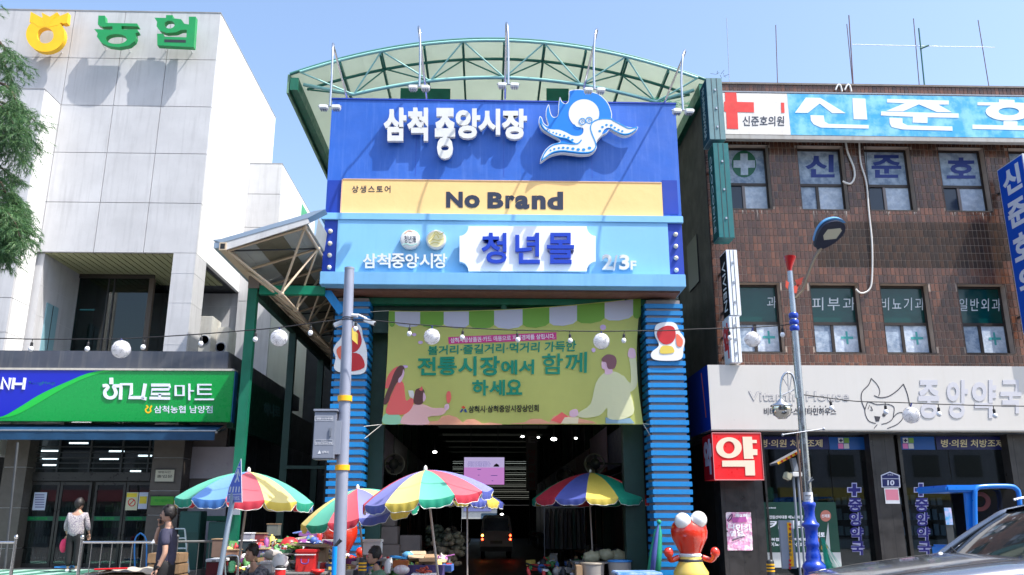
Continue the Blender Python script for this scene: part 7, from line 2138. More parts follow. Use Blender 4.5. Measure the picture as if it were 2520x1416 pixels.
# closed umbrella by the right pillar
cu_ = thing('closed_umbrella', 'folded green, red and yellow umbrella standing against the right slatted pillar', 'umbrella', V(1612,1420,18.4))
q0, q1 = V(1622,1285,18.5), ext((1622,1285),(1610,1400),0.01,18.5)[1]
MB().tube([q1, q0],0.018,8).mk('pole', M['galv'], cu_)
for k, c in enumerate(('green', 'red', 'yellow', 'green', 'blue', 'green')):
 a = k * math.pi / 3; o_ = Vc((math.cos(a), math.sin(a),0))
 pts = [q0.lerp(q1, u) + o_ * rr for u, rr in ((0.02,0.01),(0.15,0.05),(0.4,0.075),(0.62,0.085),(0.66,0.05))]
 MB().tube(pts, [0.012,0.04,0.06,0.055,0.02],7).mk('folded_panel', FAB[c], cu_)
MB().ball(q0,0.05,10,6).mk('cap', FAB['green'], cu_)
# ================================================================ SUV
car = thing('parked_suv', 'dark silver SUV parked in front of the pharmacy, cut by the frame', 'car', (6.4,9.3,-0.012))
mcar = mat('car_paint', (0.20,0.225,0.27), rough=0.22, metal=0.75, coat=1.0)
mcg = mat('car_glass', (0.012,0.015,0.018), rough=0.04, coat=0.5)
CX0, CYm = 3.70,9.0
st_ = [(0.0,0.70,0.62),(0.04,0.80,0.80),(0.12,0.86,0.92),(0.35,0.90,0.985),(0.75,0.93,1.055),(1.15,0.94,1.115),(1.40,0.945,1.14),(2.3,0.95,1.12),(3.2,0.95,1.15),(4.1,0.94,1.18),(4.55,0.90,1.14),(4.72,0.84,0.9)]
def crow(x, w, z):
 cr_ = 0.045 if -0.36 < x < 1.45 else 0.0
 half = [(0.0, z + cr_),(w * 0.35, z + cr_ * 0.85),(w * 0.62, z + cr_ * 0.5 + (0.012 if -0.36 < x < 1.45 else 0)),(w * 0.80, z),(w * 0.93, z - 0.035),(w * 0.985, z - 0.10),(w, z - 0.24),(w * 0.985, z * 0.6),(w * 0.97,0.42),(w * 0.93,0.30)]
 return [Vc((CX0 + x, CYm - y, zz)) for y, zz in half[::-1]] + [Vc((CX0 + x, CYm + y, zz)) for y, zz in half[1:]]
mb = MB(); mb.sm = True
st_ = [(x if x > 1.15 else 1.15 - (1.15 - x) * 1.42, w, z * 1.03 if x < 2 else z) for x, w, z in st_]
rows_ = [crow(*s) for s in st_]; k = len(rows_[0])
mb.add([p for r_ in rows_ for p in r_],[(i * k + j, i * k + j + 1,(i + 1) * k + j + 1,(i + 1) * k + j) for i in range(len(rows_) - 1) for j in range(k - 1)] + [tuple(range(k)), tuple(range((len(rows_) - 1) * k, len(rows_) * k))[::-1]])
body = mb.mk('body', mcar, car)
md = body.modifiers.new('sub', 'SUBSURF'); md.levels = 1; md.render_levels = 2
hood_lines = MB()
for s in (-1,1):
 hood_lines.tube([Vc((CX0 + x, CYm + s * y, z)) for x, y, z in ((-0.2,0.62,0.995),(0.37,0.68,1.08),(0.94,0.72,1.145),(1.3,0.74,1.18))],0.004,4)
 hood_lines.mk('hood_seam', M['black'], body); hood_lines = MB()
# greenhouse: windscreen, side glass, roof, pillars
wb_ = [(1.30,0.78,1.15),(1.42,0.80,1.13)]
def GP(x, y, z): return Vc((CX0 + x, CYm + y, z))
nseg = 8
vs = []
for i in range(nseg + 1):
 v = i / nseg
 for j in range(nseg + 1):
  u = j / nseg * 2 - 1
  hw = 0.78 + (0.62 - 0.78) * v
  x = 1.28 + 0.80 * v + 0.13 * u * u * (1 - 0.4 * v); z = 1.135 + 0.50 * v - 0.05 * v * v * 0 + 0.03 * math.sin(v * math.pi)
  vs.append(GP(x, u * hw, z))
MB().add(vs, [(i * (nseg + 1) + j, i * (nseg + 1) + j + 1,(i + 1) * (nseg + 1) + j + 1,(i + 1) * (nseg + 1) + j) for i in range(nseg) for j in range(nseg)]).mk('windscreen', mcg, car, smooth=True)
rf = MB(); rf.sm = True
rr_ = []
for x, hw, z in ((2.08,0.60,1.640),(2.3,0.61,1.685),(2.8,0.62,1.715),(3.4,0.61,1.705),(4.0,0.59,1.66),(4.35,0.56,1.60)):
 rr_.append([GP(x, -hw - 0.05, z - 0.055), GP(x, -hw, z - 0.01), GP(x, -hw * 0.5, z + 0.018), GP(x, 0, z + 0.024), GP(x, hw * 0.5, z + 0.018), GP(x, hw, z - 0.01), GP(x, hw + 0.05, z - 0.055)])
rf.add([p for r_ in rr_ for p in r_],[(i * 7 + j, (i + 1) * 7 + j, (i + 1) * 7 + j + 1, i * 7 + j + 1) for i in range(5) for j in range(6)])
rf.mk('roof', mcar, car)
for s in (-1,1):
 MB().add([GP(1.50, s * 0.86,1.12), GP(4.30, s * 0.86,1.17), GP(4.15, s * 0.66,1.60), GP(2.20, s * 0.665,1.63)],[(0,1,2,3)]).mk('side_window', mcg, car)
 pts = [GP(1.34, s * 0.84,1.13), GP(1.62, s * 0.795,1.32), GP(1.92, s * 0.73,1.50), GP(2.14, s * 0.672,1.61), GP(2.6, s * 0.66,1.665), GP(3.6, s * 0.65,1.66), GP(4.3, s * 0.62,1.58), GP(4.55, s * 0.78,1.18)]
 MB().tube(cr3(pts, 4),0.038,8).mk('pillar', mcar, car)
 for x in (2.75,3.7):
  MB().bar(GP(x, s * 0.872,1.13), GP(x + 0.02, s * 0.668,1.65),0.05,0.02).mk('door_post', M['black'], car)
 MB().tube(cr3([GP(2.2, s * 0.64,1.73), GP(2.5, s * 0.63,1.76), GP(3.9, s * 0.62,1.75), GP(4.2, s * 0.61,1.70)],4),0.014,6).mk('roof_rail', M['chrome'], car)
 m_ = MB().ball(GP(1.72, s * 1.06,1.17),0.12,14,10,(0.75,1.1,0.72)).mk('mirror', mcar, car)
 MB().ball(GP(1.76, s * 1.06,1.17),0.105,12,8,(0.75,1.1,0.72)).mk('mirror_glass', mat('mirror_glass', (0.6,0.62,0.65), rough=0.02, metal=1), m_)
 MB().bar(GP(1.72, s * 0.88,1.12), GP(1.72, s * 1.0,1.15),0.06,0.04).mk('mirror_arm', M['black'], m_)
 for x in (0.65,3.75):
  w_ = MB().lathe([(0.25,-0.10),(0.345,-0.11),(0.36,-0.08),(0.36,0.08),(0.345,0.11),(0.25,0.10)], GP(x, s * 0.84,0.348),28,(0,1,0)).mk('wheel', M['black'], car)
  for q in range(5):
   a = q * 2 * math.pi / 5
   MB().bar(GP(x, s * 0.95,0.348), GP(x + 0.24 * math.cos(a), s * 0.95,0.348 + 0.24 * math.sin(a)),0.05,0.04,(0,1,0)).mk('rim_spoke', M['galv'], w_)
 hl = MB().ball(GP(-0.33, s * 0.72,0.86),0.16,14,8,(0.7,1.0,0.4)).mk('headlight', mat('headlight_glass', (0.6,0.62,0.66), rough=0.06, metal=0.6), car)
MB().box(CX0 - 0.50, CX0 - 0.42, CYm - 0.55, CYm + 0.55,0.45,0.76).mk('grille', M['black'], car, bevel=0.02)
car.scale.z = 1.05
for s in (-0.35,0.25):
 MB().tube([GP(1.30, s, 1.16), GP(1.42, s + 0.3,1.20), GP(1.50, s + 0.55,1.245)],0.009,5).mk('wiper', M['black'], car)
MB().ball(GP(1.22,0.5,1.175),0.03,10,6).mk('washer_nozzle', M['white_paint'], car)
# ---- blue cab behind the car
YCB = 15.2
cbb = thing('blue_machine_cab', 'bright blue metal cab frame of a small machine behind the SUV', 'machine', (V(2430,1400, YCB).x, YCB, 0.14))
mbb = mat('cab_blue', (14,118,214), rough=0.35, coat=0.3, noise=0.08)
fr = [V(*p, YCB) for p in smoothloop([(2400,1300),(2399,1220),(2403,1203),(2420,1198),(2480,1197),(2500,1203),(2508,1222),(2512,1300)],4, False)]
MB().tube(fr, 0.042,10).mk('front_frame', mbb, cbb)
x0_, x1_, zz0, zz1 = prect(2328,1194,2402,1211, YCB)
MB().box(x0_, x1_ + 0.03, YCB - 0.02, YCB + 1.1, zz0, zz1).mk('roof_overhang', mbb, cbb, bevel=0.03)
x0_, x1_, a_, b_ = prect(2402,1193,2500,1199, YCB)
MB().box(x0_, x1_, YCB + 0.04, YCB + 1.1, a_, b_).mk('roof_panel', mbb, cbb)
MB().box(x0_ + 0.02, x1_ + 0.03, YCB + 0.9, YCB + 0.94,0.6, zz0).mk('rear_wall', MATS['cab_glass'] if 'cab_glass' in MATS else mat('cab_glass', (0.01,0.01,0.012), rough=0.1), cbb)
MB().bar(V(2382,1210, YCB + 0.1), V(2392,1320, YCB + 0.1),0.13,0.08).mk('side_post', mbb, cbb)
x0_, x1_, a_, b_ = prect(2404,1205,2508,1330, YCB + 0.3)
MB().box(x0_, x1_, YCB + 0.3, YCB + 0.33, a_, b_).mk('rear_screen', mat('cab_glass', (0.01,0.01,0.012), rough=0.1), cbb)
mb = MB(); S_ = onY(YCB + 0.29)
mb.ring_prism([S_(*p) for p in ellipse(2412,1235,26,24,24)],[S_(*p) for p in ellipse(2412,1235,14,14,24)],(0,0.004,0)); mb.mk('red_ring', mat('ring_red', (96,24,28), rough=0.4), cbb)
x0_, x1_, _, _ = prect(2385,1330,2515,1400, YCB)
MB().box(x0_, x1_, YCB, YCB + 1.3,0.35, V(2450,1345, YCB).z).mk('lower_body', mbb, cbb, bevel=0.04)
for x in (x0_ + 0.2, x1_ - 0.2):
 MB().lathe([(0.12,-0.1),(0.21,-0.09),(0.21,0.09),(0.12,0.1)],(x, YCB + 0.1,0.35),18,(0,1,0)).mk('wheel', M['black'], cbb)
st = thing('sticker_board', 'narrow blue and white notice board standing beside the blue cab', 'board', V(2334,1300,19.5))
x0_, x1_, a_, b_ = prect(2325,1250,2342,1292,19.5)
MB().box(x0_, x1_, 19.5,19.54,0.14, b_).mk('board_leg', M['dark_metal'], st)
MB().box(x0_, x1_, 19.48,19.499, a_, b_).mk('board_face', mat('board_cyan', (60,140,190), rough=0.5, col2=(180,170,200), nscale=4), st)
# ================================================================ PEOPLE
def skinned(name, joints, edges, m_, parent, root, sub=2, org=None):
 """one continuous limb surface grown on a skeleton: joints = {key: (pos, radius)}"""
 keys = list(joints); idx = {k: i for i, k in enumerate(keys)}
 o0 = org if org is not None else ORG[parent.name]
 me = bpy.data.meshes.new(name)
 bm = bmesh.new(); lay = bm.verts.layers.skin.verify()
 vs = []
 for k in keys:
  p, r = joints[k]; v = bm.verts.new(Vc(p) - o0)
  rr = r if isinstance(r, tuple) else (r, r)
  v[lay].radius = rr; v[lay].use_root = (k == root); vs.append(v)
 for a, b in edges: bm.edges.new((vs[idx[a]], vs[idx[b]]))
 bm.to_mesh(me); bm.free()
 o = bpy.data.objects.new(name, me); TS.collection.objects.link(o)
 o.modifiers.new('skin', 'SKIN'); s = o.modifiers.new('sub', 'SUBSURF'); s.levels = sub
 with bpy.context.temp_override(scene=TS, view_layer=TS.view_layers[0]):
  dg = bpy.context.evaluated_depsgraph_get(); dg.update()
  m2 = bpy.data.meshes.new_from_object(o.evaluated_get(dg))
 bpy.data.objects.remove(o); bpy.data.meshes.remove(me)
 m2.name = name; m2.materials.clear(); m2.materials.append(m_)
 m2.polygons.foreach_set('use_smooth', [True] * len(m2.polygons))
 r_ = bpy.data.objects.new(name, m2); COL.objects.link(r_); r_.parent = parent; ORG[r_.name] = ORG[parent.name].copy()
 return r_
SKIN = mat('skin_tan', (0.52,0.30,0.21), rough=0.5, noise=0.08, nscale=8)
HAIR = mat('hair_black', (0.015,0.012,0.012), rough=0.55)
def head_on(parent, c, face, tilt=0.0, r=0.105, hair=HAIR, back=True):
 """head with nose, ears, eyes and hair; face = unit direction it looks"""
 f = Vc(face).normalized(); u = Vc((0,0,1)); s = f.cross(u).normalized()
 Mh = Matrix((s, f, u)).transposed()
 mb = MB(); mb.ball(c, r, 20,16,(0.76,0.92,1.15), Mh)
 mb.ball(c + Mh @ Vc((0, r * 0.42,-r * 0.62)), r * 0.46,12,8,(0.85,0.9,0.75), Mh)
 mb.ball(c + Mh @ Vc((0, r * 0.98,-r * 0.12)), r * 0.17,8,6,(0.7,1.0,1.3), Mh)
 for k in (-1,1): mb.ball(c + Mh @ Vc((k * r * 0.78,-r * 0.02,-r * 0.08)), r * 0.2,8,6,(0.4,0.8,1.2), Mh)
 h = mb.mk('head', SKIN, parent)
 e = MB()
 for k in (-1,1): e.ball(c + Mh @ Vc((k * r * 0.32, r * 0.84, r * 0.06)), r * 0.09,8,5,(1.3,0.6,0.7), Mh)
 tagp(e.mk('eyes', HAIR, h), kind='stuff')
 MB().ball(c + Mh @ Vc((0, r * 0.90,-r * 0.48)), r * 0.16,8,5,(1.4,0.4,0.3), Mh).mk('mouth', mat('lip', (0.35,0.12,0.10), rough=0.5), h)
 mb = MB(); mb.ball(c + Mh @ Vc((0,-r * 0.12, r * 0.20)), r * 1.12,22,16,(0.88,1.02,1.12), Mh)
 n = len(mb.v)
 for i, v in enumerate(mb.v):
  l = Mh.transposed() @ (v - c)
  if l.y > r * 0.30 and l.z < r * 0.42: v -= f * (l.y - r * 0.28)
  if l.z < -r * 0.35 and l.y > -r * 0.5: v += u * (-r * 0.30 - l.z)
  v += Vc((math.sin(i * 12.9), math.sin(i * 78.2), math.sin(i * 37.7))) * r * 0.04
 for i in range(150):
  a_ = rnd.uniform(0,6.28); e_ = rnd.uniform(-0.35,1.5)
  q = Vc((math.cos(a_) * math.cos(e_), math.sin(a_) * math.cos(e_), math.sin(e_)))
  if q.y > 0.35 and q.z < 0.45: continue
  p_ = c + Mh @ Vc((q.x * r * 0.92, q.y * r * 1.06 - r * 0.12, q.z * r * 1.16 + r * 0.2))
  d_ = (Mh @ (q + Vc((rnd.uniform(-.8, .8),0.9,-0.5)))).normalized()
  w_ = Mh @ Vc((q.y, -q.x, 0.1)).normalized() * r * 0.09
  mb.add([p_ - w_, p_ + w_, p_ + d_ * r * rnd.uniform(0.25,0.5)],[(0,1,2)])
 mb.mk('hair', hair, parent)
 return h
def hand_at(parent, wrist, d, size=0.085, holding=False):
 """palm and five bent fingers, d = direction of the fingers"""
 d = Vc(d).normalized(); s = d.cross(Vc((0,1,0))).normalized(); 
 if s.length < 0.1: s = Vc((1,0,0))
 q = d.cross(s)
 w = Vc(wrist); J = {'w': (w, 0.024), 'p': (w + d * size * 0.5,(0.034,0.018))}; E = [('w', 'p')]
 h = skinned('hand', {**J, 'k': (w + d * size, (0.036,0.016))}, E + [('p', 'k')], SKIN, parent, 'w', 1)
 for i, (o_, L_) in enumerate(((-0.028,0.065),(-0.010,0.075),(0.010,0.07),(0.027,0.055))):
  b = w + d * size * 0.95 + s * o_; cu_ = q * (0.03 if holding else 0.012)
  MB().tube([b, b + d * L_ * 0.55 + cu_ * 0.5, b + d * L_ * (0.6 if holding else 0.95) + cu_ * 1.8],[0.0095,0.009,0.007],6).mk('finger', SKIN, h)
 b = w + d * size * 0.4 - s * 0.03
 MB().tube([b, b + d * 0.03 - s * 0.02, b + d * 0.06 - s * 0.02 + q * 0.01],[0.011,0.010,0.008],6).mk('finger', SKIN, h)
 return h
# ---- man on the phone, walking left
Ym = 13.6
hd_ = V(415,1266, Ym)
gx0 = hd_.x
man = thing('person', 'young man in a dark t-shirt walking left with a phone at his ear', 'person', (gx0, Ym, -0.012))
def mp(px, py, dy=0.0): return V(px, py, Ym + dy)
tee = mat('tee_indigo', (0.045,0.045,0.085), rough=0.85, noise=0.15, nscale=10)
trs = mat('trousers_black', (0.012,0.012,0.014), rough=0.85)
sh_z = mp(0,1304).z; hip = Vc((gx0 + 0.02, Ym, 0.93)); g = -0.012
body = skinned('body', {
 'pel': (hip, 0.105), 'bel': (hip + Vc((0.01,0,0.2)),(0.10,0.13)), 'che': (Vc((gx0 + 0.04, Ym, 1.30)),(0.11,0.16)), 'nb': (Vc((gx0 + 0.03, Ym, 1.46)),(0.06,0.08)), 'nk': (Vc((gx0 + 0.015, Ym, 1.54)),0.05), 'nt': (Vc((gx0 + 0.0, Ym, 1.61)),0.048),
 'sl': (Vc((gx0 + 0.04, Ym - 0.18,1.42)),0.058), 'el': (Vc((gx0 + 0.09, Ym - 0.23,1.13)),0.042), 'wl': (Vc((gx0 - 0.0, Ym - 0.24,0.90)),0.028),
 'sr': (Vc((gx0 + 0.02, Ym + 0.18,1.42)),0.058), 'er': (Vc((gx0 - 0.21, Ym + 0.14,1.25)),0.042), 'wr': (Vc((gx0 - 0.145, Ym + 0.06,1.50)),0.028),
 'hl': (hip + Vc((0,-0.08,-0.06)),0.075), 'kl': (Vc((gx0 - 0.12, Ym - 0.09,0.50)),0.06), 'al': (Vc((gx0 - 0.16, Ym - 0.09,0.09)),0.04), 'tl': (Vc((gx0 - 0.34, Ym - 0.09,0.04)),0.035),
 'hr': (hip + Vc((0,0.08,-0.06)),0.075), 'kr': (Vc((gx0 + 0.10, Ym + 0.09,0.50)),0.06), 'ar': (Vc((gx0 + 0.30, Ym + 0.09,0.14)),0.04), 'tr': (Vc((gx0 + 0.14, Ym + 0.09,0.04)),0.035)},
 [('pel', 'bel'),('bel', 'che'),('che', 'nb'),('nb', 'nk'),('nk', 'nt'),('che', 'sl'),('sl', 'el'),('el', 'wl'),('che', 'sr'),('sr', 'er'),('er', 'wr'),('pel', 'hl'),('hl', 'kl'),('kl', 'al'),('al', 'tl'),('pel', 'hr'),('hr', 'kr'),('kr', 'ar'),('ar', 'tr')], SKIN, man, 'pel')
head_on(man, Vc((gx0 - 0.01, Ym, hd_.z)),(-1,-0.15,-0.05), r=0.102)
skinned('t_shirt', {'pel': (hip + Vc((0,0,-0.06)),(0.155,0.175)), 'bel': (hip + Vc((0.01,0,0.2)),(0.125,0.15)), 'che': (Vc((gx0 + 0.04, Ym, 1.31)),(0.135,0.175)), 'nb': (Vc((gx0 + 0.03, Ym, 1.45)),(0.085,0.11)),
 'sl': (Vc((gx0 + 0.04, Ym - 0.18,1.42)),0.078), 'el': (Vc((gx0 + 0.075, Ym - 0.215,1.21)),0.072), 'sr': (Vc((gx0 + 0.02, Ym + 0.18,1.42)),0.078), 'er': (Vc((gx0 - 0.10, Ym + 0.17,1.31)),0.066)},
 [('pel', 'bel'),('bel', 'che'),('che', 'nb'),('che', 'sl'),('sl', 'el'),('che', 'sr'),('sr', 'er')], tee, man, 'pel')
skinned('trousers', {'top': (hip + Vc((0,0,0.12)),0.15), 'pel': (hip, 0.165), 'hl': (hip + Vc((0,-0.09,-0.08)),0.12), 'kl': (Vc((gx0 - 0.12, Ym - 0.09,0.50)),0.085), 'al': (Vc((gx0 - 0.155, Ym - 0.09,0.13)),0.07),
 'hr': (hip + Vc((0,0.09,-0.08)),0.12), 'kr': (Vc((gx0 + 0.10, Ym + 0.09,0.50)),0.085), 'ar': (Vc((gx0 + 0.28, Ym + 0.09,0.18)),0.07)},
 [('top', 'pel'),('pel', 'hl'),('hl', 'kl'),('kl', 'al'),('pel', 'hr'),('hr', 'kr'),('kr', 'ar')], trs, man, 'pel')
hand_at(man, (gx0 - 0.0, Ym - 0.24,0.90),(-0.25,-0.05,-1)); hand_at(man, (gx0 - 0.145, Ym + 0.06,1.50),(0.2,-0.2,1), holding=True)
MB().tube([(gx0 + 0.01, Ym - 0.24,0.915),(gx0 + 0.005, Ym - 0.24,0.945)],0.034,12).mk('watch', M['black'], man)
MB().prism([Vc((gx0 - 0.03 + a, Ym - 0.005,1.29 + b)) + Vc((-0.09,-0.165,-0.03)) for a, b in ((-0.04,0),(0.02,0.005),(0.0,0.05),(-0.01,0.06))],(0,0.01,0)).mk('shirt_print', M['white_paint'], man)
ph_ = thing('mobile_phone', 'black mobile phone held against the walking man\'s ear', 'phone', (gx0 - 0.07, Ym + 0.05,1.6))
MB().obox((gx0 - 0.105, Ym + 0.02,1.62),(0.018,0.075,0.15), Matrix.Rotation(0.2,3, 'Y')).mk('case', M['black'], ph_, bevel=0.006)
# ---- woman at the mart doors, seen from behind
Yw = 20.6; wx_ = V(188,1300, Yw).x; zf = zFl
wo = thing('person', 'woman in a pale patterned blouse and dark trousers facing the mart doors', 'person', (wx_, Yw, zf))
def W_(x, y, z): return Vc((wx_ + x, Yw + y, zf + z))
body = skinned('body', {'pel': (W_(0,0,0.86),0.10), 'bel': (W_(0,0,1.02),(0.13,0.10)), 'che': (W_(0,0,1.20),(0.15,0.10)), 'nb': (W_(0,0,1.33),(0.07,0.06)), 'nk': (W_(0,0.02,1.42),0.045),
 'sl': (W_(-0.17,0,1.27),0.05), 'el': (W_(-0.25,0.02,1.02),0.038), 'wl': (W_(-0.23,0.1,0.82),0.025), 'sr': (W_(0.17,0,1.27),0.05), 'er': (W_(0.24,0.03,1.02),0.038), 'wr': (W_(0.25,0.12,0.85),0.025),
 'hl': (W_(-0.08,0,0.78),0.07), 'kl': (W_(-0.09,0,0.45),0.055), 'al': (W_(-0.08,0.02,0.09),0.035), 'tl': (W_(-0.10,0.14,0.045),0.03), 'hr': (W_(0.08,0,0.78),0.07), 'kr': (W_(0.10,0,0.45),0.055), 'ar': (W_(0.12,-0.02,0.09),0.035), 'tr': (W_(0.13,0.12,0.045),0.03)},
 [('pel', 'bel'),('bel', 'che'),('che', 'nb'),('nb', 'nk'),('che', 'sl'),('sl', 'el'),('el', 'wl'),('che', 'sr'),('sr', 'er'),('er', 'wr'),('pel', 'hl'),('hl', 'kl'),('kl', 'al'),('al', 'tl'),('pel', 'hr'),('hr', 'kr'),('kr', 'ar'),('ar', 'tr')], SKIN, wo, 'pel')
head_on(wo, W_(0,0.02,1.50),(0.2,1,0), r=0.105)
blo = mat('blouse_print', (0.50,0.47,0.46), rough=0.8, noise=0.1, nscale=26, col2=(0.16,0.13,0.20))
skinned('blouse', {'hem': (W_(0,0,0.72),(0.215,0.17)), 'bel': (W_(0,0,0.98),(0.185,0.145)), 'che': (W_(0,0,1.20),(0.18,0.13)), 'nb': (W_(0,0,1.33),(0.09,0.08)), 'sl': (W_(-0.18,0,1.26),0.075), 'el': (W_(-0.25,0.02,1.02),0.06), 'wl': (W_(-0.24,0.07,0.90),0.05), 'sr': (W_(0.18,0,1.26),0.075), 'er': (W_(0.24,0.03,1.02),0.06), 'wr': (W_(0.25,0.09,0.92),0.05)},
 [('hem', 'bel'),('bel', 'che'),('che', 'nb'),('che', 'sl'),('sl', 'el'),('el', 'wl'),('che', 'sr'),('sr', 'er'),('er', 'wr')], blo, wo, 'che')
skinned('trousers', {'top': (W_(0,0,0.98),0.13), 'pel': (W_(0,0,0.84),0.155), 'hl': (W_(-0.09,0,0.74),0.115), 'kl': (W_(-0.09,0,0.45),0.09), 'al': (W_(-0.08,0.01,0.12),0.08), 'hr': (W_(0.09,0,0.74),0.115), 'kr': (W_(0.10,0,0.45),0.09), 'ar': (W_(0.12,-0.01,0.12),0.08)},
 [('top', 'pel'),('pel', 'hl'),('hl', 'kl'),('kl', 'al'),('pel', 'hr'),('hr', 'kr'),('kr', 'ar')], trs, wo, 'pel')
hand_at(wo, W_(-0.23,0.1,0.82),(0,0.2,-1)); hand_at(wo, W_(0.25,0.12,0.85),(0,0.3,-1))
for s, y in ((-0.09,0.06),(0.125,0.04)): MB().ball(W_(s, y, 0.045),0.07,12,8,(0.7,1.7,0.55)).mk('shoe', M['white_paint'], wo)
bg_ = thing('red_bag', 'pink red shopping bag hanging from the woman\'s left hand', 'bag', W_(-0.27,0.12,0.42))
mb = MB().ball(W_(-0.29,0.12,0.58),0.13,14,10,(0.7,0.5,1.2)); mb.mk('bag_body', mat('bag_pink', (0.80,0.03,0.12), rough=0.4), bg_)
MB().tube([W_(-0.29,0.12,0.70), W_(-0.24,0.12,0.79)],0.012,6).mk('bag_handle', MATS['bag_pink'], bg_)
# ---- crouching vendor under the first umbrella (bent forward, patterned top)
def seated(label, px, py, Y, top_m, face, hairm=HAIR, sc=1.0, lean=0.15, hat=None):
 p = V(px, py, Y); zh = p.z
 t = thing('person', label, 'person', (p.x, Y, 0.14))
 f = Vc((face[0], face[1],0)).normalized(); s = f.cross(Vc((0,0,1)))
 def Q(a, b, z): return Vc((p.x, Y, 0)) - f * lean * 1.0 + f * a + s * b + Vc((0,0, z))
 zs = zh - 0.30
 skinned('body', {'pel': (Q(-0.12,0, zs - 0.48),(0.14,0.13)), 'che': (Q(lean * 0.4,0, zs - 0.12),(0.14,0.12)), 'nb': (Q(lean * 0.8,0, zs + 0.06),(0.06,0.06)), 'nk': (Q(lean, 0, zs + 0.16),0.045),
  'sl': (Q(lean * 0.5,-0.18, zs),0.05), 'el': (Q(lean + 0.14,-0.22, zs - 0.24),0.036), 'wl': (Q(lean + 0.34,-0.12, zs - 0.20),0.026), 'sr': (Q(lean * 0.5,0.18, zs),0.05), 'er': (Q(lean + 0.14,0.22, zs - 0.24),0.036), 'wr': (Q(lean + 0.34,0.12, zs - 0.22),0.026),
  'hl': (Q(0,-0.1, zs - 0.50),0.09), 'kl': (Q(0.40,-0.14, zs - 0.42),0.06), 'al': (Q(0.34,-0.14,0.22),0.04), 'hr': (Q(0,0.1, zs - 0.50),0.09), 'kr': (Q(0.40,0.14, zs - 0.42),0.06), 'ar': (Q(0.34,0.14,0.22),0.04)},
  [('pel', 'che'),('che', 'nb'),('nb', 'nk'),('che', 'sl'),('sl', 'el'),('el', 'wl'),('che', 'sr'),('sr', 'er'),('er', 'wr'),('pel', 'hl'),('hl', 'kl'),('kl', 'al'),('pel', 'hr'),('hr', 'kr'),('kr', 'ar')], SKIN, t, 'pel')
 skinned('shirt', {'pel': (Q(-0.11,0, zs - 0.46),(0.17,0.15)), 'che': (Q(lean * 0.4,0, zs - 0.12),(0.17,0.14)), 'nb': (Q(lean * 0.8,0, zs + 0.05),(0.085,0.08)), 'sl': (Q(lean * 0.5,-0.18, zs),0.07), 'el': (Q(lean + 0.10,-0.21, zs - 0.18),0.06), 'sr': (Q(lean * 0.5,0.18, zs),0.07), 'er': (Q(lean + 0.10,0.21, zs - 0.18),0.06)},
  [('pel', 'che'),('che', 'nb'),('che', 'sl'),('sl', 'el'),('che', 'sr'),('sr', 'er')], top_m, t, 'pel')
 skinned('trousers', {'pel': (Q(-0.11,0, zs - 0.50),(0.16,0.14)), 'hl': (Q(0,-0.1, zs - 0.50),0.105), 'kl': (Q(0.40,-0.14, zs - 0.42),0.08), 'al': (Q(0.34,-0.14,0.3),0.06), 'hr': (Q(0,0.1, zs - 0.50),0.105), 'kr': (Q(0.40,0.14, zs - 0.42),0.08), 'ar': (Q(0.34,0.14,0.3),0.06)},
  [('pel', 'hl'),('hl', 'kl'),('kl', 'al'),('pel', 'hr'),('hr', 'kr'),('kr', 'ar')], trs, t, 'pel')
 head_on(t, Q(lean + 0.03,0, zh - 0.03),(f.x, f.y, -0.3), r=0.108, hair=hairm)
 MB().box(p.x - 0.2, p.x + 0.2, Y - 0.1, Y + 0.28,0.14, max(zs - 0.66,0.2)).mk('stool', M['dark_metal'], t)
 return t
seated('vendor in a green t-shirt sitting beside the camera pole, facing left', 924,1364,14.6, mat('tee_green', (0.16,0.30,0.20), rough=0.85, noise=0.15, nscale=8),(-1,-0.35))
seated('vendor in a dark patterned top bent over goods behind the crossing sign', 622,1358,14.6, mat('top_patterned', (0.05,0.055,0.07), rough=0.85, col2=(0.22,0.22,0.25), nscale=16),(-0.6,-0.8), lean=0.25)
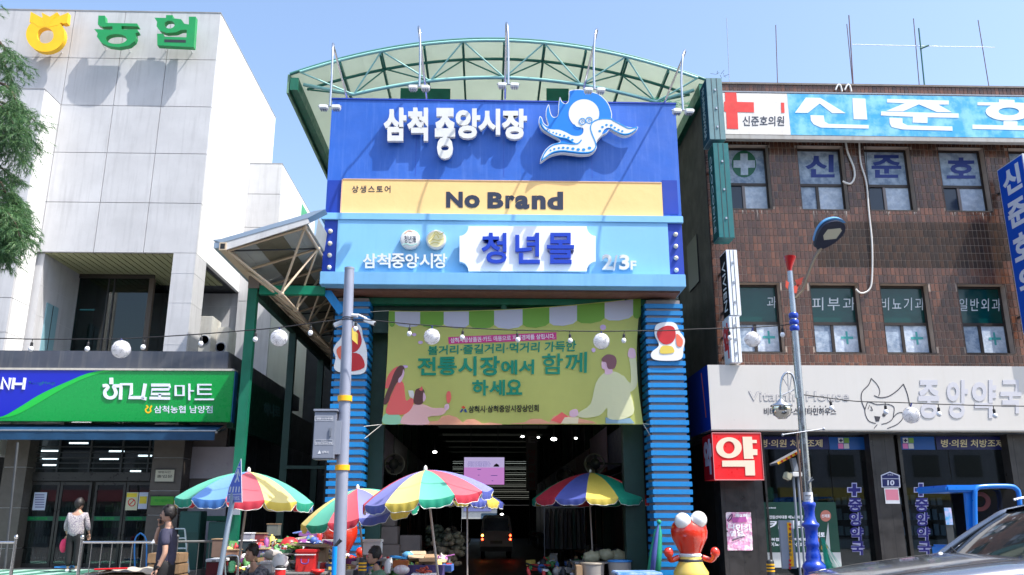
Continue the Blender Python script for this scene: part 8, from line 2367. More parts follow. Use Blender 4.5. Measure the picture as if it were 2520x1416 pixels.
# ================================================================ PLAIN STATUES by the pillars (smooth egg bodies)
def statue(label, px, Y, sun_=True):
 b = V(px, 1300, Y); x = b.x
 t = thing('egg_statue', label, 'statue', (x, Y, 0.005), 'glossy egg statues by the gate pillars')
 mr = mat('statue_red', (0.70,0.035,0.012), rough=0.18, coat=0.7, noise=0.1, nscale=2); my_ = mat('statue_yellow', (0.80,0.58,0.12), rough=0.3, coat=0.4)
 k = 1 / F * Y
 def z(py): return V(px, py, Y).z
 MB().lathe([(0.10, z(1378)),(0.19, z(1366)),(0.27, z(1345)),(0.35, z(1324)),(0.365, z(1308)),(0.34, z(1293)),(0.27, z(1282)),(0.14, z(1275)),(0, z(1273))],(x, Y, 0),32).mk('egg_body', mr, t)
 MB().lathe([(0.22,0.02),(0.30,0.06),(0.34, z(1410) - 0.05),(0.345, z(1408)),(0.24, z(1385)),(0.22, z(1374)),(0.2, z(1366)),(0, z(1364))],(x, Y, 0),32).mk('yellow_skirt', my_, t)
 MB().lathe([(0.235, z(1384)),(0.242, z(1379)),(0.225, z(1376))],(x, Y, 0),28, caps=False).mk('belt', M['dark_metal'], t)
 MB().lathe([(0.20, z(1372)),(0.235, z(1366)),(0.20, z(1362))],(x, Y, 0),28, caps=False).mk('collar', M['white_paint'], t)
 for s in (-1,1):
  c = Vc((x + s * 0.160, Y - 0.20, z(1281 - s * 2)))
  MB().ball(c, 0.165,24,16).mk('white_globe', mat('statue_white', (0.82,0.82,0.80), rough=0.12, coat=0.8), t)
  a = [Vc((x + s * 0.24, Y - 0.02, z(1372))), Vc((x + s * 0.40, Y - 0.06, z(1378))), Vc((x + s * 0.46, Y - 0.16, z(1366)))]
  MB().tube(cr3(a, 5),0.055,10).mk('arm', mr, t)
  MB().ball(a[-1] + Vc((0,0,0.05)),0.10,14,10,(0.95,0.8,1.05)).mk('mitten', mr, t)
 return t
statue('shiny red egg shaped statue with a yellow skirt beside the right pillar', 1695,17.6)
statue('shiny red egg shaped statue with a yellow skirt behind the camera pole', 836,18.0)
# ================================================================ MARKET GOODS
TB = []
def table(label, px0, px1, py, Y, depth, m_, cloth=None):
 x0, x1, _, _ = prect(px0, py, px1, py, Y); z = V((px0 + px1) / 2, py, Y).z
 t = thing('market_table', label, 'table', ((x0 + x1) / 2, Y, 0.14), 'low stall tables')
 MB().box(x0, x1, Y, Y + depth, z - 0.03, z).mk('table_top', m_, t)
 for x in (x0 + 0.03, x1 - 0.07):
  for y in (Y + 0.03, Y + depth - 0.07):
   MB().box(x, x + 0.04, y, y + 0.04,0.14 if Y < 19 else 0.005, z - 0.031).mk('leg', M['galv'], t)
 if cloth:
  mb = MB(); n = 24; vs = []
  for i in range(n + 1):
   xx = x0 - 0.02 + (x1 - x0 + 0.04) * i / n; w = 0.015 * math.sin(i * 1.3)
   vs += [(xx, Y - 0.015, z + 0.004),(xx, Y - 0.02 + w, z - 0.22),(xx, Y - 0.02 + w * 1.5, z - 0.42 - 0.02 * math.sin(i * 0.8))]
  mb.add(vs, [(3 * i + q, 3 * i + q + 1,3 * i + q + 4,3 * i + q + 3) for i in range(n) for q in range(2)])
  mb.add([(x0 - 0.02, Y - 0.015, z + 0.004),(x1 + 0.02, Y - 0.015, z + 0.004),(x1 + 0.02, Y + depth, z + 0.004),(x0 - 0.02, Y + depth, z + 0.004)],[(0,1,2,3)])
  mb.mk('table_cover', cloth, t)
 return z
def crate(name, label, cat, px0, py0, px1, py1, Y, d, m_, lid=None, group=None, rot=0.0, open_=False, extra=None):
 x0, x1, z0, z1 = prect(px0, py0, px1, py1, Y)
 t = thing(name, label, cat, ((x0 + x1) / 2, Y + d / 2, z0), group)
 if open_:
  w = 0.012
  b = MB(); b.box(x0, x1, Y, Y + w, z0, z1).box(x0, x1, Y + d - w, Y + d, z0, z1).box(x0, x0 + w, Y + w, Y + d - w, z0, z1).box(x1 - w, x1, Y + w, Y + d - w, z0, z1).box(x0 + w, x1 - w, Y + w, Y + d - w, z0, z0 + w)
  b.mk('box_walls', m_, t)
  for s, y in ((-1, Y),(1, Y + d)):
   MB().add([(x0, y, z1),(x1, y, z1),(x1 - 0.02, y + s * 0.12, z1 + 0.05 * (1 if s > 0 else -1)),(x0 + 0.02, y + s * 0.12, z1 + 0.05 * (1 if s > 0 else -1))],[(0,1,2,3)]).mk('box_flap', m_, t)
 else:
  MB().box(x0, x1, Y, Y + d, z0, z1 if lid is None else z1 - 0.05).mk('box_body', m_, t, bevel=0.012)
  if lid is not None: MB().box(x0 - 0.012, x1 + 0.012, Y - 0.012, Y + d + 0.012, z1 - 0.049, z1).mk('lid', lid, t, bevel=0.008)
 if rot: t.rotation_euler.z = rot
 return t, x0, x1, z0, z1
mcb = mat('cardboard', (0.36,0.24,0.14), rough=0.85, noise=0.2, nscale=5); mcb2 = mat('cardboard_pale', (0.48,0.36,0.24), rough=0.85, noise=0.2, nscale=5)
mfoam = mat('foam_white', (0.80,0.82,0.84), rough=0.7, noise=0.05); mwd = mat('crate_wood', (0.30,0.19,0.10), rough=0.8, noise=0.3, nscale=6)
mrd_ = mat('cooler_red', (0.58,0.03,0.03), rough=0.35, noise=0.08); mblu = mat('plastic_blue', (0.03,0.20,0.52), rough=0.4); mpur = mat('cloth_purple', (0.08,0.06,0.20), rough=0.8, noise=0.2)
msteelb = mat('table_grey', (0.28,0.28,0.28), rough=0.6, noise=0.2)
# left group
zt1 = table('table of shoes and boxes behind the red cooler', 640,830,1362,15.6,1.1, msteelb)
zt2 = table('low table in front with the red cooler and white trays', 668,800,1409,14.4,0.7, msteelb)
zt3 = table('table holding folded umbrellas and bags by the left pillar', 726,815,1330,16.8,0.8, msteelb)
t, x0, x1, z0, z1 = crate('cooler_box', 'bright red cooler box with a white lid line and purple handle', 'cooler', 727,1353,774,1409,14.5,0.32, mrd_, mrd_)
MB().box(x0 - 0.015, x1 + 0.015,14.483,14.5, z1 - 0.085, z1 - 0.07).mk('white_line', M['white_paint'], t)
MB().tube(cr3([V(741,1376,14.46), V(742,1386,14.45), V(753,1388,14.44), V(758,1384,14.45), V(759,1376,14.46)],3),0.012,6).mk('handle', mat('handle_purple', (0.12,0.05,0.25), rough=0.4), t)
t, x0, x1, z0, z1 = crate('fruit_box', 'white box with red print and green leaves beside the red basin', 'box', 688,1343,716,1361,15.7,0.3, mfoam)
lettering('복숭아', (692,1347,712,1353), onY(15.695),(0,0.003,0), M['red'], t, bold=0.03)
MB().box(x0, x1,15.695,15.699, z0, z0 + 0.05).mk('green_band', mat('band_green', (0.05,0.2,0.1), rough=0.5), t)
def clump(label, name, cat, px, py, Y, r, m_, n=26, k=0.05, sc=(1,1,0.6)):
 mb = MB(); p = V(px, py, Y)
 for i in range(n):
  q = Vc((rnd.gauss(0,0.45) * r * sc[0], rnd.gauss(0,0.45) * r * sc[1], abs(rnd.gauss(0,0.4)) * r * sc[2]))
  mb.ball(p + q, k * rnd.uniform(0.7,1.3),6,4,(1,1,0.7))
 return tagp(mb.mk(name, m_, None), label, cat, kind='stuff')
clump('bunch of green leafy vegetables beside the white fruit box', 'leafy_greens', 'vegetables', 722,1350,15.75,0.16, mat('greens', (0.16,0.32,0.04), rough=0.7, noise=0.3, nscale=12),34,0.035)
MBt = thing('red_basin', 'dark red upturned round basin behind the white fruit box', 'basin', V(712,1344,16.1))
MB().lathe([(0.17,0),(0.165,0.04),(0.14,0.10),(0.08,0.15),(0,0.165)], V(712,1345,16.1),28).mk('bowl', mrd_, MBt)
t = thing('ribbed_tub', 'small bright red ribbed tub with a white rim in front of the vendor goods', 'tub', V(688,1416,14.2))
b = V(688,1430,14.2)
MB().lathe([(0.07,0.0),(0.078,0.02),(0.072,0.035),(0.08,0.055),(0.074,0.07),(0.083,0.09),(0.078,0.105),(0.086,0.13),(0.08,0.145),(0.088,0.17)], b, 22).mk('tub_wall', mat('tub_red', (0.80,0.03,0.03), rough=0.3), t)
MB().lathe([(0.09,0.17),(0.093,0.185),(0.085,0.19),(0,0.18)], b, 22).mk('rim', M['white_paint'], t)
MB().ball(b + Vc((0,0,0.2)),0.06,10,6,(1.4,1,0.6)).mk('contents', M['black'], t)
MB().box(b.x - 0.25, b.x + 0.25,14.1,14.4,0.14, b.z - 0.001).mk('stand', M['dark_metal'], t)
# white bag
def bagm(label, px, py, Y, r, m_, sc=(1,0.7,1.1), name='plastic_bag', cat='bag', base=None):
 p = V(px, py, Y); mb = MB(); mb.ball(p, r, 16,12, sc)
 ph0 = rnd.random() * 6
 for v in mb.v:
  d = v - p; k = 1 + 0.10 * math.sin(d.x * 60 + ph0) * math.sin(d.z * 50) + 0.06 * math.sin(d.z * 90 + d.x * 33 + ph0)
  v.x = p.x + d.x * k; v.z = p.z + d.z * k; v.y = p.y + d.y * k
 t = thing(name, label, cat, (p.x, p.y, p.z - r * sc[2])); mb.mk('bag_body', m_, t)
 if base is not None: MB().box(p.x - r * 0.8, p.x + r * 0.8, Y - r * 0.5, Y + r * 0.5, base, p.z - r * sc[2] * 0.9).mk('stack_below', mcb, t)
 return t
bagm('white crumpled plastic bag left of the red cooler', 690,1384,14.7,0.13, mfoam)
bagm('grey bundle of cloth on the table by the white bag', 672,1366,15.4,0.13, mat('bundle_grey', (0.45,0.42,0.40), rough=0.85, noise=0.3, nscale=8),(1.3,1,0.7), 'cloth_bundle', 'bundle')
for i, (px, py, w, h, c, Y, lab) in enumerate(((752,1310,60,7,(0.15,0.22,0.55),16.9, 'blue folded umbrella on top of the pile by the left pillar'),(765,1317,50,9,(0.22,0.08,0.30),16.95, 'purple bag lying under the blue folded umbrella'),
         (745,1325,52,6,(0.62,0.58,0.42),16.8, 'cream board lying across the pile by the left pillar'),(742,1340,46,8,(0.10,0.10,0.11),16.0, 'black tray under the cream board'),(786,1322,12,18,(0.55,0.04,0.03),16.7, 'short red canister beside the cream board'))):
 p = V(px, py, Y); k = Y / F
 t = thing(('folded_umbrella', 'hand_bag', 'board', 'tray', 'canister')[i], lab, ('umbrella', 'bag', 'board', 'tray', 'canister')[i], p)
 Mr = Matrix.Rotation((-0.08,0.1,-0.15,0.05,0)[i],3, 'Y')
 if i == 0: MB().tube([p + Mr @ Vc((-w * k / 2,0,0)), p + Mr @ Vc((0,0,0.01)), p + Mr @ Vc((w * k / 2,0,0))],[0.012,0.03,0.02],8).mk('folded_cloth', mat('pile_%d' % i, c, rough=0.5), t)
 elif i == 4: MB().lathe([(0.05,-0.07),(0.055,0.04),(0.03,0.075),(0,0.08)], p, 18).mk('can_wall', mat('pile_%d' % i, c, rough=0.35), t)
 else: MB().obox(p, (w * k, 0.3, h * k), Mr).mk('panel', mat('pile_%d' % i, c, rough=0.6, noise=0.2, nscale=8), t, bevel=0.01)
crate('cardboard_box', 'open cardboard box with folded back flaps behind the red cooler', 'box', 757,1348,800,1385,15.3,0.35, mcb2, open_=True)
t = thing('cardboard_sheet', 'flat pale cardboard sheet lying over the open box', 'cardboard', V(770,1342,15.2))
MB().obox(V(768,1343,15.25),(0.72,0.4,0.02), Matrix.Rotation(0.06,3, 'Y')).mk('sheet', mcb2, t)
t = thing('red_bowl', 'small glossy red bowl at the foot of the red cooler', 'bowl', V(782,1412,14.45))
MB().lathe([(0.04,-0.03),(0.09,0.0),(0.11,0.05),(0.1,0.05),(0.07,0.01),(0,0.0)], V(782,1410,14.45),20).mk('bowl', MATS['tub_red'], t)
crate('cake_box', 'white and blue box with red print near the bent vendor', 'box', 640,1382,668,1412,14.9,0.3, mfoam, mfoam)
t, x0, x1, z0, z1 = crate('lidded_tub', 'maroon tub with a white lid left of the crossing sign post', 'tub', 505,1376,541,1450,15.2,0.45, mat('tub_maroon', (0.14,0.01,0.015), rough=0.5), mfoam)
MB().box(x0 + 0.1, x0 + 0.16,15.18,15.2, z1 - 0.04, z1 - 0.025).mk('lid_slot', M['black'], t)
crate('fish_box', 'white foam box leaning behind the seated vendor', 'box', 893,1328,936,1366,15.2,0.32, mfoam, mfoam, rot=0.0)
crate('pink_basket', 'pink plastic basket under the white foam box', 'basket', 900,1366,936,1376,15.2,0.3, mat('basket_pink', (0.62,0.20,0.20), rough=0.5))
zt4 = table('table behind the seated vendor with foam boxes', 880,950,1377,15.1,0.6, msteelb)
zt5 = table('purple covered stall table with cardboard trays under the middle umbrella', 985,1092,1392,15.0,0.9, msteelb, mpur)
zt6 = table('dark stall table with packed orange boxes beside the seated vendor', 945,1000,1400,14.7,0.6, msteelb)
for i, (a, t_, b, u, Y, lab, m_) in enumerate(((1004,1366,1046,1380,15.4, 'flat cardboard tray at the back of the purple covered table', mcb2),(1030,1374,1075,1391,15.15, 'long cardboard tray lying in front on the purple covered table', mcb),(1066,1376,1100,1394,15.5, 'small cardboard box at the right end of the purple covered table', mcb2),
          (966,1380,1002,1399,14.8, 'orange brown box on the dark stall table', mat('box_orange', (0.42,0.12,0.03), rough=0.6)))):
 crate('cardboard_tray', lab, 'box', a, t_, b, u, Y, 0.3, m_, group='cardboard trays on the stalls', open_=(i < 3))
t = thing('detergent_bottle', 'white bottle with orange spots behind the seated vendor', 'bottle', V(956,1412,14.75))
MB().lathe([(0.05,-0.12),(0.055,0.02),(0.04,0.07),(0.022,0.09),(0.022,0.11)], V(954,1392,14.72),18).mk('bottle_wall', mfoam, t)
MB().lathe([(0.026,0.11),(0.026,0.14)], V(954,1392,14.72),14).mk('cap', M['red'], t)
t = thing('white_tray', 'white tray heaped with red peppers at the front edge of the middle stall', 'tray', V(1045,1414,14.3))
p = V(1045,1412,14.3)
MB().box(p.x - 0.21, p.x + 0.21,14.2,14.5, p.z - 0.05, p.z).mk('tray_wall', mfoam, t, bevel=0.01)
MB().box(p.x - 0.18, p.x + 0.18,14.2,14.5,0.14, p.z - 0.051).mk('stand', mcb, t)
clump('heap of red peppers in the white tray', 'pepper_heap', 'vegetables', 1042,1409,14.34,0.12, mat('pepper_red', (0.38,0.05,0.03), rough=0.4),26,0.03)
t = thing('rice_sack', 'white and pink printed sack lying between the vendor and the middle stall', 'sack', V(988,1404,14.5))
mb = MB(); p = V(988,1403,14.5); mb.ball(p, 0.13,16,10,(1.0,0.6,0.6)); mb.mk('sack_cloth', mat('sack_pink', (0.66,0.50,0.54), rough=0.7, col2=(0.75,0.75,0.76), nscale=9), t)
t = thing('blue_toolset', 'bright blue plastic lids piled at the back of the middle stall', 'lid', V(985,1370,15.5))
MB().obox(V(985,1372,15.5),(0.34,0.2,0.03), Matrix.Rotation(0.1,3, 'Y')).mk('lid_plate', mblu, t); MB().lathe([(0.09,0),(0.10,0.05),(0.04,0.09),(0,0.09)], V(1003,1371,15.5),18).mk('lid_dome', mat('dome_blue', (0.10,0.34,0.60), rough=0.4), t)
# tall box stacks in the dark left side of the arcade
for i, (a, t_, b, u, Y) in enumerate(((917,1296,978,1340,20.6),(917,1258,972,1295,20.7),(917,1341,982,1385,20.5),(983,1318,1034,1358,20.9),(984,1359,1036,1400,20.8),(905,1386,985,1440,20.4),(990,1401,1036,1440,20.7))):
 crate('storage_box', ('large dim box, middle of the tall stack by the left steel column', 'large dim box, top of the tall stack by the left steel column', 'large dim box, third down in the tall stack by the left steel column', 'dim box, top of the lower stack behind the middle umbrella pole', 'dim box, middle of the lower stack behind the middle umbrella pole', 'dim box at the foot of the tall stack by the left steel column', 'dim box at the foot of the lower stack behind the middle umbrella pole')[i], 'box', a, t_, b, u, Y, 0.6, mat('storage_grey', (0.20,0.17,0.16), rough=0.8, noise=0.2), group='boxes stacked in the arcade mouth')
# heaps of goods further inside (left of the road)
for i, (px, py, Y, r) in enumerate(((1110,1365,21.5,0.5),(1080,1340,23,0.5),(1120,1345,26,0.5),(1095,1390,20.8,0.45))):
 clump(('heap of packed vegetables beside the road, near the middle umbrella', 'heap of dark goods behind the stall', 'dim heap of goods further down the arcade', 'heap of dried fish trays at the arcade mouth')[i], 'goods_heap', 'goods', px, py, Y, r, mat('heap_%d' % i, ((0.20,0.18,0.12),(0.10,0.12,0.08),(0.14,0.12,0.10),(0.22,0.17,0.11))[i], rough=0.8, noise=0.4, nscale=7),60,0.09,(0.8,1,1.0))
# right group under the shaded umbrella
zt7 = table('table with pale tubs under the shaded umbrella', 1415,1570,1384,20.0,0.9, msteelb)
for i, (a, b, t_, lab) in enumerate(((1432,1492,1386, 'pale grey tub left under the shaded umbrella'),(1502,1560,1380, 'blue rimmed pale tub right under the shaded umbrella'))):
 Y = 19.3; x0, x1, z0, z1 = prect(a, t_, b, 1440, Y)
 t = thing('plastic_tub', lab, 'tub', ((x0 + x1) / 2, Y + 0.3,0.005), 'tubs under the shaded umbrella')
 MB().lathe([((x1 - x0) * 0.42,0),((x1 - x0) * 0.5, z1 - 0.04)],((x0 + x1) / 2, Y + 0.3,0.005),28).mk('tub_wall', mat('tub_pale', (0.34,0.32,0.30), rough=0.5), t)
 MB().lathe([((x1 - x0) * 0.52, z1 - 0.045),((x1 - x0) * 0.53, z1 - 0.01),((x1 - x0) * 0.3, z1),(0, z1)],((x0 + x1) / 2, Y + 0.3,0.005),28).mk('rim', mat('rim_dim', (0.25,0.22,0.18), rough=0.5) if i == 0 else mblu, t)
mbg = mat('bag_pale', (0.46,0.44,0.28), rough=0.45, noise=0.3, nscale=9)
for i, (px, py, r) in enumerate(((1456,1372,0.18),(1492,1366,0.17),(1520,1370,0.19),(1476,1366,0.13))):
 bagm(('clear bag of sprouts left of the shaded umbrella pole', 'clear bag of sprouts in the middle of the shaded table', 'clear bag of sprouts at the right end of the shaded table', 'small clear bag of sprouts at the back of the shaded table')[i], px, py, 20.25 + 0.1 * i, r, mbg, (1.1,0.8,0.8))
crate('cardboard_box', 'small brown cardboard box left of the pale grey tub', 'box', 1418,1392,1434,1440,19.3,0.3, mcb)
# blue display board at the bottom
t = thing('blue_bench', 'bright blue plastic table edge at the foot of the right pillar', 'table', (V(1575,1410,15.5).x, 15.5,0.14))
x0, x1, z0, z1 = prect(1520,1410,1632,1416,15.5)
MB().box(x0, x1,15.5,16.3, z0 - 0.02, z1).mk('table_top', mat('bench_blue', (0.10,0.32,0.72), rough=0.35, coat=0.3, col2=(0.55,0.66,0.85), nscale=2.5), t, bevel=0.015)
for x in (x0 + 0.05, x1 - 0.1): MB().box(x, x + 0.05,15.55,15.6,0.14, z0 - 0.021).mk('leg', mblu, t)
# crates behind the man and the covered cart
for k in range(3):
 crate('wooden_crate', ('slatted wooden crate, topmost of the stack behind the walking man', 'slatted wooden crate, middle of the stack behind the walking man', 'slatted wooden crate, lowest of the stack behind the walking man')[k], 'crate', 362,1362 + k * 27,440,1387 + k * 27,16.0,0.5, mwd, group='wooden crates behind the man')
crt = bpy.data.objects['wooden_crate']
t = thing('covered_cart', 'low handcart with a pale cloth cover in front of the steel railing', 'cart', (V(290,1416,14).x, 14,-0.012))
x0, x1, z0, z1 = prect(215,1404,360,1420,14.0)
vs = []; NXc, NYc = 20,6
for j in range(NYc + 1):
 for i in range(NXc + 1):
  u, v = i / NXc, j / NYc
  vs.append((x0 + (x1 - x0) * u, 14 + 0.9 * v, z1 + 0.012 * math.sin(i * 1.1 + j) - 0.06 * (abs(u - 0.5) * 2) ** 4))
MB().add(vs, [(j * (NXc + 1) + i, j * (NXc + 1) + i + 1,(j + 1) * (NXc + 1) + i + 1,(j + 1) * (NXc + 1) + i) for j in range(NYc) for i in range(NXc)]).mk('cloth_cover', mat('cover_cream', (0.50,0.44,0.36), rough=0.85, noise=0.2, nscale=5), t, smooth=True)
MB().box(x0 + 0.02, x1 - 0.02,14.02,14.88, z1 - 0.35, z1 - 0.075).mk('cart_body', mcb, t)
MB().tube([(x0 + 0.1,14.0, z1 + 0.012),(x0 + 0.6,14.0, z1 + 0.03)],0.015,6).mk('red_strap', M['red'], t)
for x in (x0 + 0.15, x1 - 0.15):
 for y in (14.1,14.8): MB().lathe([(0.05,-0.03),(0.12,-0.02),(0.12,0.02),(0.05,0.03)],(x, y, 0.108),16,(0,1,0)).mk('wheel', M['black'], t)
 MB().box(x - 0.02, x + 0.02,14.1,14.8,0.1, z1 - 0.351).mk('leg_frame', M['dark_metal'], t)
# step ladder by the pier, blue trolley, hand cart handle
t = thing('step_ladder', 'pale grey folding step ladder standing behind the walking man', 'ladder', V(445,1420,20.5))
for a, b in (((428,1301),(420,1420)),((455,1303),(464,1420))):
 p, q = V(*a, 20.5), V(*b, 20.5); MB().tube([p, (q.x, q.y, 0.45)],0.022,8).mk('side_rail', mat('ladder_grey', (0.42,0.50,0.52), rough=0.4, metal=0.3), t)
for y in (1302,1325,1350,1375): MB().tube([V(428 - (y - 1302) * 0.07, y, 20.5), V(455 + (y - 1302) * 0.08, y, 20.5)],0.02,6).mk('rung', MATS['ladder_grey'], t)
t = thing('blue_trolley', 'blue steel trolley frame in front of the mart pier', 'trolley', (V(345,1400,20.8).x, 20.8,0.45))
for x in (332,360): MB().tube(cr3([V(x, 1395,20.8), V(x, 1330,20.8), V(346,1312,20.8)],4),0.018,6).mk('frame_tube', mblu, t)
MB().box(V(330,1,20.8).x, V(362,1,20.8).x, 20.6,21.0,0.55,0.58).mk('deck', mblu, t)
for x in (334,358): MB().lathe([(0.02,-0.02),(0.05,-0.015),(0.05,0.015),(0.02,0.02)],(V(x, 1395,20.8).x, 20.8,0.502),14,(0,1,0)).mk('wheel', M['black'], t)
t = thing('handcart', 'steel handcart handle with a green cloth beside the crossing sign post', 'cart', V(580,1416,13.6))
MB().tube(cr3([V(556,1430,13.6), V(553,1380,13.6), V(560,1369,13.6), V(578,1368,13.6), V(586,1376,13.6), V(585,1440,13.6)],4),0.014,8).mk('handle', M['chrome'], t)
MB().box(V(553,1,13.6).x, V(588,1,13.6).x, 13.5,14.1,0.45,0.5).mk('deck', M['dark_metal'], t)
MB().obox(V(571,1395,13.65),(0.10,0.05,0.17)).mk('green_cloth', mat('cloth_green', (0.16,0.5,0.22), rough=0.8), t, bevel=0.02)
for dx in (-0.08,0.08): MB().lathe([(0.03,-0.02),(0.16,-0.02),(0.16,0.02),(0.03,0.02)],(V(570,1,13.6).x + dx, 13.8,0.3),16,(1,0,0)).mk('wheel', M['black'], t)
MB().box(V(560,1,13.6).x, V(580,1,13.6).x, 13.6,14.0,0.141,0.449).mk('load', mcb, t)
# dark green boxes stacked by the mart side wall
for k, (a, t_, b, u, lab) in enumerate(((440,1258,492,1322, 'dark green fridge standing beside the mart pier'),(512,1284,560,1322, 'dark green rack with ledges beside the white panels'))):
 x0, x1, z0, z1 = prect(a, t_, b, u, 21.6)
 t = thing('green_cabinet', lab, 'cabinet', ((x0 + x1) / 2,21.6,0.45), 'green cabinets by the mart')
 MB().box(x0, x1,21.6,22.1,0.451, z1).mk('cabinet_body', mat('cabinet_green', (0.012,0.06,0.05), rough=0.4), t, bevel=0.015)
 MB().box(x0 + 0.03, x1 - 0.03,21.59,21.598, z1 - 0.5, z1 - 0.05).mk('cabinet_door', mat('cabinet_door_green', (0.02,0.08,0.07), rough=0.3), t)
# extra stock piled behind the first umbrella
for i, (px, py, w, h, c, Y) in enumerate(((612,1322,20,16,(0.30,0.32,0.38),17.2),(640,1326,26,22,(0.22,0.04,0.05),17.6),(662,1336,14,24,(0.40,0.42,0.50),17.3),(608,1345,30,24,(0.03,0.05,0.06),16.6),(650,1362,24,18,(0.10,0.08,0.16),16.0),(636,1352,10,12,(0.40,0.34,0.05),16.4),(574,1362,30,14,(0.30,0.17,0.12),15.8),(540,1350,26,40,(0.20,0.13,0.10),16.4),(674,1305,26,26,(0.16,0.17,0.15),19.0))):
 k = Y / F; p = V(px, py, Y)
 t = thing('stock_box', ('grey lidded box', 'dark red box', 'pale blue upright box', 'black box with a white lid', 'violet box', 'small yellow box', 'brown box near the green post', 'tall brown paper sack', 'dim olive box furthest back')[i] + ' in the stock piled behind the left umbrella pole', 'box', (p.x, Y, p.z - h * k / 2), 'stock behind the left umbrella')
 MB().obox(p, (w * k, 0.3, h * k)).mk('box_body', mat('stock_%d' % i, c, rough=0.65, noise=0.2, nscale=6), t, bevel=0.012)
 MB().box(p.x - w * k * 0.4, p.x + w * k * 0.4, Y - 0.1, Y + 0.14,0.14, p.z - h * k / 2 - 0.001).mk('stack_below', M['dark_metal'], t)
 MB().obox(p + Vc((0,0, h * k / 2 + 0.008)),(w * k + 0.02,0.32,0.016)).mk('lid', mfoam if i in (0,3) else mcb, t)
# ================================================================ CEDAR AT THE LEFT EDGE
def cedar():
 trunkx = -8.3; Yt = 12.6
 t = thing('cedar_tree', 'green cedar with feathery drooping branches reaching in from the left edge', 'tree', (trunkx, Yt, 0))
 MB().tube([(trunkx, Yt, 0),(trunkx + 0.05, Yt, 4),(trunkx - 0.03, Yt, 8),(trunkx, Yt, 11.5)],[0.28,0.22,0.15,0.03],12).mk('trunk', mat('bark', (0.10,0.07,0.05), rough=0.95, noise=0.4, nscale=7, bump=0.6), t)
 mbr = MB(); vs = []; fs = []
 r2 = random.Random(11)
 def needle(p, d, L_, w):
  s = d.cross(Vc((r2.uniform(-1,1), r2.uniform(-1,1), r2.uniform(-1,1)))).normalized() * w
  n = len(vs); vs.extend([p - s, p + s, p + d * L_]); fs.append((n, n + 1, n + 2))
 def twig(p, d, L_, lev):
  d = d.normalized(); n = max(3, int(L_ / 0.045)); q = p.copy(); pts = [p.copy()]
  for i in range(n):
   d = (d + Vc((r2.uniform(-.12, .12), r2.uniform(-.12, .12), r2.uniform(-.14, .05)))).normalized()
   q = q + d * (L_ / n); pts.append(q.copy())
   if lev == 0:
    for k in range(2):
     sd = (d * 0.5 + Vc((r2.uniform(-1,1), r2.uniform(-1,1), r2.uniform(-.7, .35)))).normalized()
     if i > 2: twig(q, sd, 0.12 + 0.42 * (1 - i / n) * r2.random() + 0.08,1)
   if lev == 1:
    for k in range(1):
     sd = (d * 0.6 + Vc((r2.uniform(-1,1), r2.uniform(-1,1), r2.uniform(-.8, .3)))).normalized()
     twig(q, sd, r2.uniform(0.06,0.13),2)
   if lev >= 1:
    for k in range(5 if lev == 2 else 4):
     needle(q, (d * 1.1 + Vc((r2.uniform(-.7, .7), r2.uniform(-.7, .7), r2.uniform(-.9, .4)))).normalized(), r2.uniform(0.05,0.11),0.0036)
  if lev == 0: mbr.tube(pts, [0.022 * (1 - i / len(pts)) + 0.004 for i in range(len(pts))],5)
 tips = [(62,150,0.0),(95,235,-0.4),(40,200,0.5),(105,290,0.3),(70,320,-0.7),(20,270,0.2),(110,345,0.8),(20,120,-0.5),(0,160,0.6),(75,262,-1.0),(50,300,0.6),(30,340,-0.3),(90,370,0.0),
   (50,440,0.3),(115,490,0.0),(100,540,-0.5),(60,580,0.5),(118,500,0.7),(30,480,-0.6),(20,540,0.2),(70,520,-0.2),(40,600,0.0),(95,580,0.3),(110,520,-0.8),(55,555,0.9),(10,600,-0.3),(80,470,-0.4)]
 for px, py, dy in tips:
  e = V(px, py, Yt + dy * 0.8)
  s = Vc((trunkx + 0.1, Yt, e.z + 0.35 + r2.uniform(-0.1,0.3)))
  d = e - s; L_ = d.length * 0.98
  # start part way so that twigs crowd the visible end
  st_ = s + d * 0.35
  mbr.tube([s, st_],[0.035,0.024],5)
  twig(st_, d, L_ * 0.65,0)
 for k in range(16):      # the rest of the crown, outside the frame
  a = r2.uniform(2.0,5.2); z = r2.uniform(3.5,10.5); L_ = (11.5 - z) * 0.28 + 0.5
  s = Vc((trunkx, Yt, z)); twig(s, Vc((math.cos(a), math.sin(a),-0.15)), L_, 0)
 tagp(mbr.mk('limbs', MATS['bark'], t), kind='stuff')
 me = bpy.data.meshes.new('foliage'); org = ORG[t.name]
 me.from_pydata([p - org for p in vs],[], fs)
 me.materials.append(mat('cedar_needles', (0.035,0.12,0.055), rough=0.5, col2=(0.17,0.32,0.11), rand=1.0, island=True, transl=0.3))
 o = bpy.data.objects.new('foliage', me); COL.objects.link(o); o.parent = t; o['kind'] = 'stuff'
 ORG[o.name] = org.copy()
 print('needles', len(fs))
cedar()
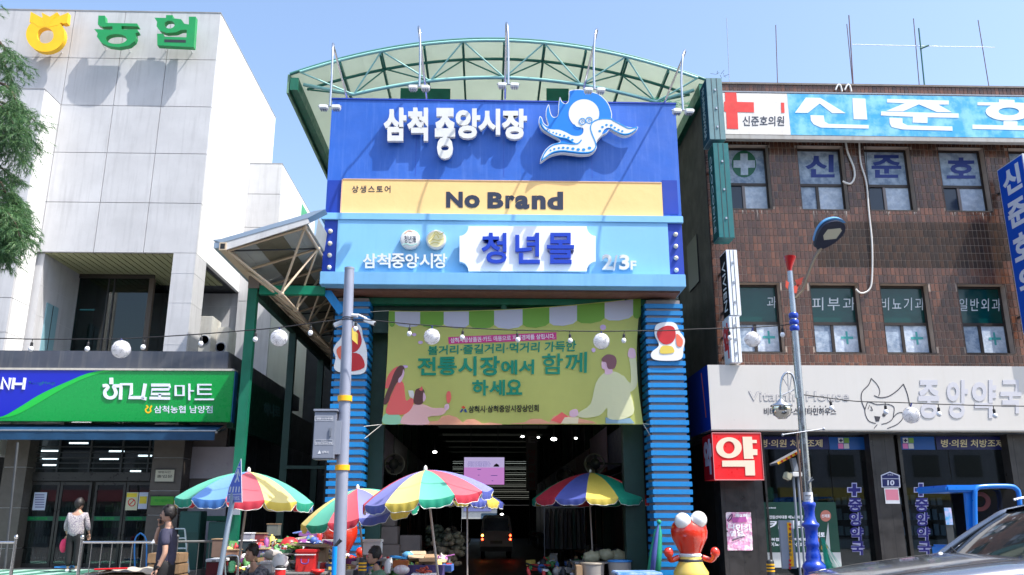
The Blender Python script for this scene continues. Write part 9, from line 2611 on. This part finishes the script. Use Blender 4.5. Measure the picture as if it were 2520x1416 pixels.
# small loose goods nobody could count, heaped on and between the stalls
CL = [mat('loose_%d' % i, c, rough=0.55) for i, c in enumerate(((0.62,0.05,0.05),(0.75,0.75,0.76),(0.06,0.14,0.42),(0.42,0.28,0.16),(0.10,0.30,0.10),(0.72,0.55,0.12),(0.03,0.03,0.035),(0.40,0.38,0.36),(0.30,0.08,0.30)))]
def clutter(label, pxa, pxb, pya, pyb, Ya, Yb, n, k=1.0):
 mb = MB(); rc = random.Random(int(pxa * 7 + n))
 for i in range(n):
  v = rc.random(); Y = Ya + (Yb - Ya) * (1 - v); px = rc.uniform(pxa, pxb); py = pya + (pyb - pya) * v + rc.uniform(-5,5)
  p = V(px, py, Y); mb.cur = rc.choice(range(9)); s = k * rc.uniform(0.05,0.13)
  Mr = Matrix.Rotation(rc.uniform(0,3),3, 'Z') @ Matrix.Rotation(rc.uniform(-0.4,0.4),3, 'X')
  t = rc.random()
  if t < 0.45: mb.obox(p, (s * rc.uniform(0.8,2.2), s * 1.3, s * rc.uniform(0.3,1.1)), Mr)
  elif t < 0.7: mb.ball(p, s * 0.6,8,6,(1,1, rc.uniform(0.6,1.2)))
  elif t < 0.9: mb.lathe([(s * 0.45,-s),(s * 0.5, s * 0.4),(s * 0.2, s * 0.7),(s * 0.2, s)], p, 10, Mr @ Vc((0,0.2,1)))
  else: mb.tube([p - Mr @ Vc((s * 2,0,0)), p, p + Mr @ Vc((s * 2,0, s * 0.4))], s * 0.16,6)
 return tagp(mb.mk('loose_goods', CL, None), label, 'goods', kind='stuff')
clutter('jumble of small goods heaped behind the red cooler box', 640,812,1330,1395,15.3,16.6,150)
clutter('jumble of small goods between the green post and the bent vendor', 548,660,1340,1412,15.4,17.2,110)
clutter('jumble of small goods round the seated vendor', 850,1000,1378,1414,14.9,15.6,90)
clutter('jumble of small goods on the purple covered table', 1000,1105,1372,1400,15.1,15.9,60)
clutter('loose goods spread in front of the shaded tubs', 1300,1440,1372,1412,20.6,22.5,60,1.3)
bpy.data.scenes.remove(TS)
